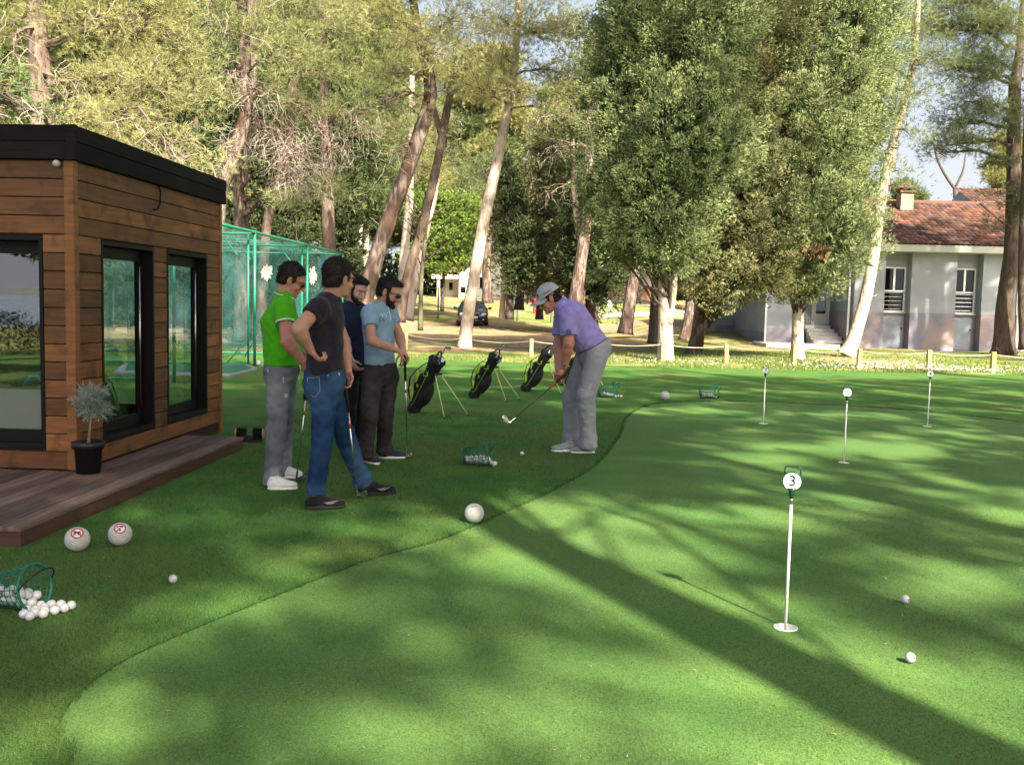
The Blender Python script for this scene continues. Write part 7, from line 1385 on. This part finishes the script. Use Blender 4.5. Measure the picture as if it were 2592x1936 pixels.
# -- background wood: three pines and one cypress modelled at the origin, then copied
def proto(seed, H, mt, bk, tone, label, cyp=False):
    global rng; rng = np.random.default_rng(seed); random.seed(seed)
    t = thing('pine_tree' if not cyp else 'cypress_tree', label, 'tree', (0, 0, 0), 'trees of the wood behind the lawn'); lean = rng.normal(0, .5, 2); pts = [(0, 0, -.3), (lean[0] * .3, lean[1] * .3, H * .35), (lean[0], lean[1], H * .65), (lean[0] * 1.4, lean[1], H * .97)]
    b, P, r = trunk_mb(pts, [.26, .21, .15, .05], 1.2, 10); part('trunk', b, bk, t, True, local=True); fb, wb, tb = MB(), MB(), MB()
    if cyp: L_ = [((0, 0, H * (.2 + .13 * i)), (1.5 * (1 - .09 * i) + rng.uniform(-.2, .2), 1.4 * (1 - .09 * i), H * .13)) for i in range(6)]; cypress_crown(fb, L_, 3.4, .9, 30, .09, .2, tone)
    else:
        B = []
        for i in range(15): z = H * (.36 + .6 * i / 14); a = i * 2.4; d_ = (3.1 - 2.2 * max(0, (z / H - .6) / .4)) * rng.uniform(.45, 1); B.append(((lean[0] + d_ * math.cos(a), lean[1] + d_ * math.sin(a), z), (1.5, 1.5, .95), tone + rng.uniform(-.15, .15)))
        blob_foliage(fb, wb, tb, P, r, B, 8.5, .36, .045, 10, 1.5, .04, H * .2)
    part('crown', fb, mt, t, local=True)
    if wb.n: part('branches', wb, bark_dark, t, local=True)
    if tb.n: part('dead_twigs', tb, twigm, t, local=True)
    return t
LB1 = 'olive needled pine in the wood behind the lawn'; LB2 = 'dark green pine in the wood behind the lawn'; LB3 = 'yellow green pine in the wood behind the lawn'; LB4 = 'dark cypress in the wood behind the lawn'
pr_ = [proto(11, 18, needle, bark_pine, .45, LB1), proto(12, 16, needle_g, bark_pine, .3, LB2), proto(13, 19, needle_y, bark_pale, .5, LB3), proto(14, 13, darkleaf, bark_dark, .5, LB4, True)]
rng = np.random.default_rng(77); random.seed(77)
spots = []
for (Y0, us, js) in ((50, [-0.55, -.50, -.44, -.38, -.33, -.28, -.225, -.17], 0), (64, [-.60, -.54, -.47, -.41, -.345, -.29, -.23, -.165, .045, .115], 1), (76, [-.63, -.56, -.50, -.43, -.37, -.30, -.245, -.18, -.02, .05, .12, .16, .20], 2), (98, [-.62, -.56, -.5, -.44, -.37, -.31, -.25, -.2, -.15, -.1, -.055, -.01, .04, .09, .13, .17, .22, .27, .32], 0), (124, list(np.arange(-.62, .34, .055)), 1), (150, list(np.arange(-.62, .62, .06)), 2)):
    for i, u in enumerate(us): spots.append(((u + random.uniform(-.012, .012)) * Y0, Y0 + random.uniform(-5, 5), (i * 7 + js) % 3, Y0))
for i in range(7): spots.append((random.uniform(-.42, -.19) * 52, 50 + random.uniform(-3, 6), 3, 50))
for u in (-.27, -.36, -.46, -.2, .03): spots.append((u * 43 * 1.0 + 0, 47 + random.uniform(-2, 3), 3, 47))
used = [False] * 4
for x_, y_, kd, Y0 in spots:
    if abs(x_ / y_ - (-.045)) < .035 and y_ < 92: continue
    if .05 < x_ / y_ < .12 and y_ < 84: continue
    if kd == 3 and x_ > 0: x_ = 4.0
    sc_ = random.uniform(.85, 1.25) * (1.12 if Y0 > 90 else 1.0); z_ = float(terr(x_, y_)); o = pr_[kd]
    if used[kd]: o = dup(o, (x_, y_, z_), random.uniform(0, 6.28), None, sc_)
    else: o.location = (x_, y_, z_); o.rotation_euler = (0, 0, random.uniform(0, 6.28)); o.scale = (sc_,) * 3; used[kd] = True
# low undergrowth in front of the far wood
t = solo('undergrowth', (lambda b: b)(MB().add(*(lambda V, T: (V, T))(*blades(rng.uniform(-60, 40, 10), rng.uniform(100, 140, 10), np.zeros(10), np.full(10, .5), np.full(10, .1))))), darkleaf, 'dark undergrowth below the far trees', 'undergrowth', kind='stuff'); me = t.data
fb = MB(); n = 5200; xx = rng.uniform(-70, 45, n); yy = rng.uniform(97, 122, n); k_ = ~((abs(xx / yy + .045) < .05) & (yy < 100)); xx, yy = xx[k_], yy[k_]; zz = terr(xx, yy) + rng.random(len(xx)) ** 1.5 * 4.5; tufts(fb, np.stack([xx, yy, zz], 1), sph(len(xx)), .8, .25, 9, 1.2, tint=.5); m2 = fb.mesh('undergrowth'); m2.materials.append(darkleaf); t.data = m2
fb = MB(); n = 2600; xx = rng.uniform(-26, -8.5, n); yy = rng.uniform(44, 52, n); hmax = 2.6 + 1.2 * np.sin(xx * 1.3); zz = terr(xx, yy) + rng.random(len(xx)) * hmax; tufts(fb, np.stack([xx, yy, zz], 1), sph(n), .35, .12, 9, 1.0); solo('bushes', fb, darkleaf, 'dark evergreen bushes behind the practice cage', 'bushes', kind='stuff')

# -- pines over and behind the photographer; they shade the lawn
S_ = np.array([sv.x, sv.y, sv.z]); rng = np.random.default_rng(21); random.seed(21)
def in_view(p_, m=.07):
    x, y, z = p_[0], p_[1], p_[2] - CAMH
    if y < .3: return False
    return abs(x / y) < .56 + m and z / y < .33 + m
def sun_at(x, y):
    """share of open sky wanted above the lawn point (0 shaded .. 1 sunlit)"""
    s = .16 + .0 * x
    st = math.sin(x * .55 + y * 2.3 + 1.3 * math.sin(x * .9 + y * .5)) * .5 + math.sin(x * 1.3 - y * 1.1 + 2.0) * .35
    if x > -1.6 and y < 8.5: s = .62 + .34 * st + .12 * (y < 4.5)
    elif x > -1.0 and y < 22: s = .34 + .30 * st
    if x <= -1.6 and y < 12: s = .20 + .18 * st
    if x < 1.2 and 8 < y < 22: s = .12 + .14 * st
    if y > 21.2: s = .9
    if x < -.3 and y < 6.8: s = .40 + .25 * st - .20 * (x < -1.2)
    if -4.4 < x < 1.8 and 7.4 < y < 13.2: s = .03
    if x < -2.9 and 6.5 < y < 15: s = .05
    if abs((x - 1.3) - (4.4 - y) * .5) < .45 and 4.3 < y < 6.2: s = .97
    return s
trunks = [((4.62, -3.35), 11.5, .27), ((9.5, -6), 13, .25), ((13.5, 3), 14, .25), ((16.5, 12), 15, .27), ((1.5, -9), 14, .26), ((-3.5, -5), 12, .24), ((19, -3), 16, .25), ((11, -14), 16, .27), ((24, 18), 16, .28)]
lab = ['behind the photographer, throwing the broad trunk shadow', 'to the right behind the photographer', 'off to the right of the putting green', 'off to the right, level with the far flags', 'straight behind the photographer', 'behind the photographer toward the kiosk', 'far off to the right', 'well behind the photographer', 'off to the right beyond the putting green']
pads = [[] for _ in trunks]
for x_ in np.arange(-8.5, 16, .6):
    for y_ in np.arange(-.5, 22.4, .6):
        px_, py_ = x_ + random.uniform(-.42, .42), y_ + random.uniform(-.42, .42)
        if random.random() < sun_at(px_, py_): continue
        for _ in range(8 if sun_at(px_, py_) < .1 else 6):
            h = random.uniform(8.5, 16); p_ = np.array([px_, py_, 0]) + S_ * (h / S_[2])
            if in_view(p_, .12): continue
            dist = [np.hypot(p_[0] - t_[0][0], p_[1] - t_[0][1]) for t_ in trunks]; i = int(np.argmin(dist)); pads[i].append(p_)
            if sun_at(px_, py_) >= .1 or _ >= 2: break
for x_ in np.arange(-9, 2.4, .8):  # unseen crown clumps added up-sun to shade the ground past the rope fence
    for y_ in np.arange(29, 44, .8):
        if random.random() < .38 + .35 * math.sin(x_ * .8 + y_ * 1.7 + math.sin(x_)): continue
        p_ = np.array([x_ + random.uniform(-.4, .4), y_ + random.uniform(-.4, .4), 0]) + S_ * (random.uniform(15, 19) / S_[2])
        if in_view(p_, .1): continue
        dist = [np.hypot(p_[0] - t_[0][0], p_[1] - t_[0][1]) for t_ in trunks]; pads[int(np.argmin(dist))].append(p_)
for x_ in np.arange(-9, 3.5, .8):  # more clumps added to darken the lawn mirrored in the kiosk window
    for y_ in np.arange(-8, -.5, .8):
        p_ = np.array([x_ + random.uniform(-.4, .4), y_ + random.uniform(-.4, .4), 0]) + S_ * (random.uniform(8, 14) / S_[2]); dist = [np.hypot(p_[0] - t_[0][0], p_[1] - t_[0][1]) for t_ in trunks]; pads[int(np.argmin(dist))].append(p_)
trunks.append(((-12.2, -6.6), 9, .2)); lab.append('with low boughs, mirrored in the front window of the kiosk'); pads.append([np.array([random.uniform(-12.6, -8.6), random.uniform(-7.4, -5.4), 0]) + np.array([0, 0, 2.25 + abs(random.gauss(0, .7))]) for _ in range(34)])
# crown clumps added out of view to shade the bungalow front
for x_ in np.arange(11, 22.5, .5):
    for z_ in np.arange(.3, 8, .55):
        if random.random() < (.05 if z_ < 4.2 else .35): continue
        h = random.uniform(8, 13); p_ = np.array([x_ + random.uniform(-.5, .5), 39.8, z_]) + S_ * (h / S_[2])
        if not in_view(p_, .03): pads[8].append(p_)
for (tr_, pd, lb) in zip(trunks, pads, lab):
    (tx, ty), H_, r_ = tr_; t = thing('pine_tree', 'tall pine ' + lb, 'tree', (tx, ty, 0)); b, P, r = trunk_mb([(tx, ty, -.2), (tx + .05, ty, H_ * .4), (tx - .1, ty + .1, H_ * .8), (tx, ty, H_ * 1.25)], [r_, r_ * .9, r_ * .7, r_ * .25], 1.2, 12); part('trunk', b, bark_pine, t, True)
    fb, wb = MB(), MB()
    for p_ in pd:
        a = P[np.argmin(np.abs(P[:, 2] - (p_[2] - np.hypot(p_[0] - tx, p_[1] - ty) * .3)))]
        if random.random() < .2: wb.tube(wig(a, p_, 7, .015, .04), np.linspace(.035, .010, 7), n=5, cap=False)
        nt = 15; q = rng.normal(size=(nt, 3)) * np.array([.30, .30, .11]); tufts(fb, p_ + q, q + np.array([0, 0, .3]), .30, .062, 12, .7)
    if fb.n: part('crown', fb, needle, t)
    if wb.n: part('branches', wb, bark_pine, t)
# tidy up bookkeeping
for o in bpy.data.objects:
    if '_s' in o: del o['_s']
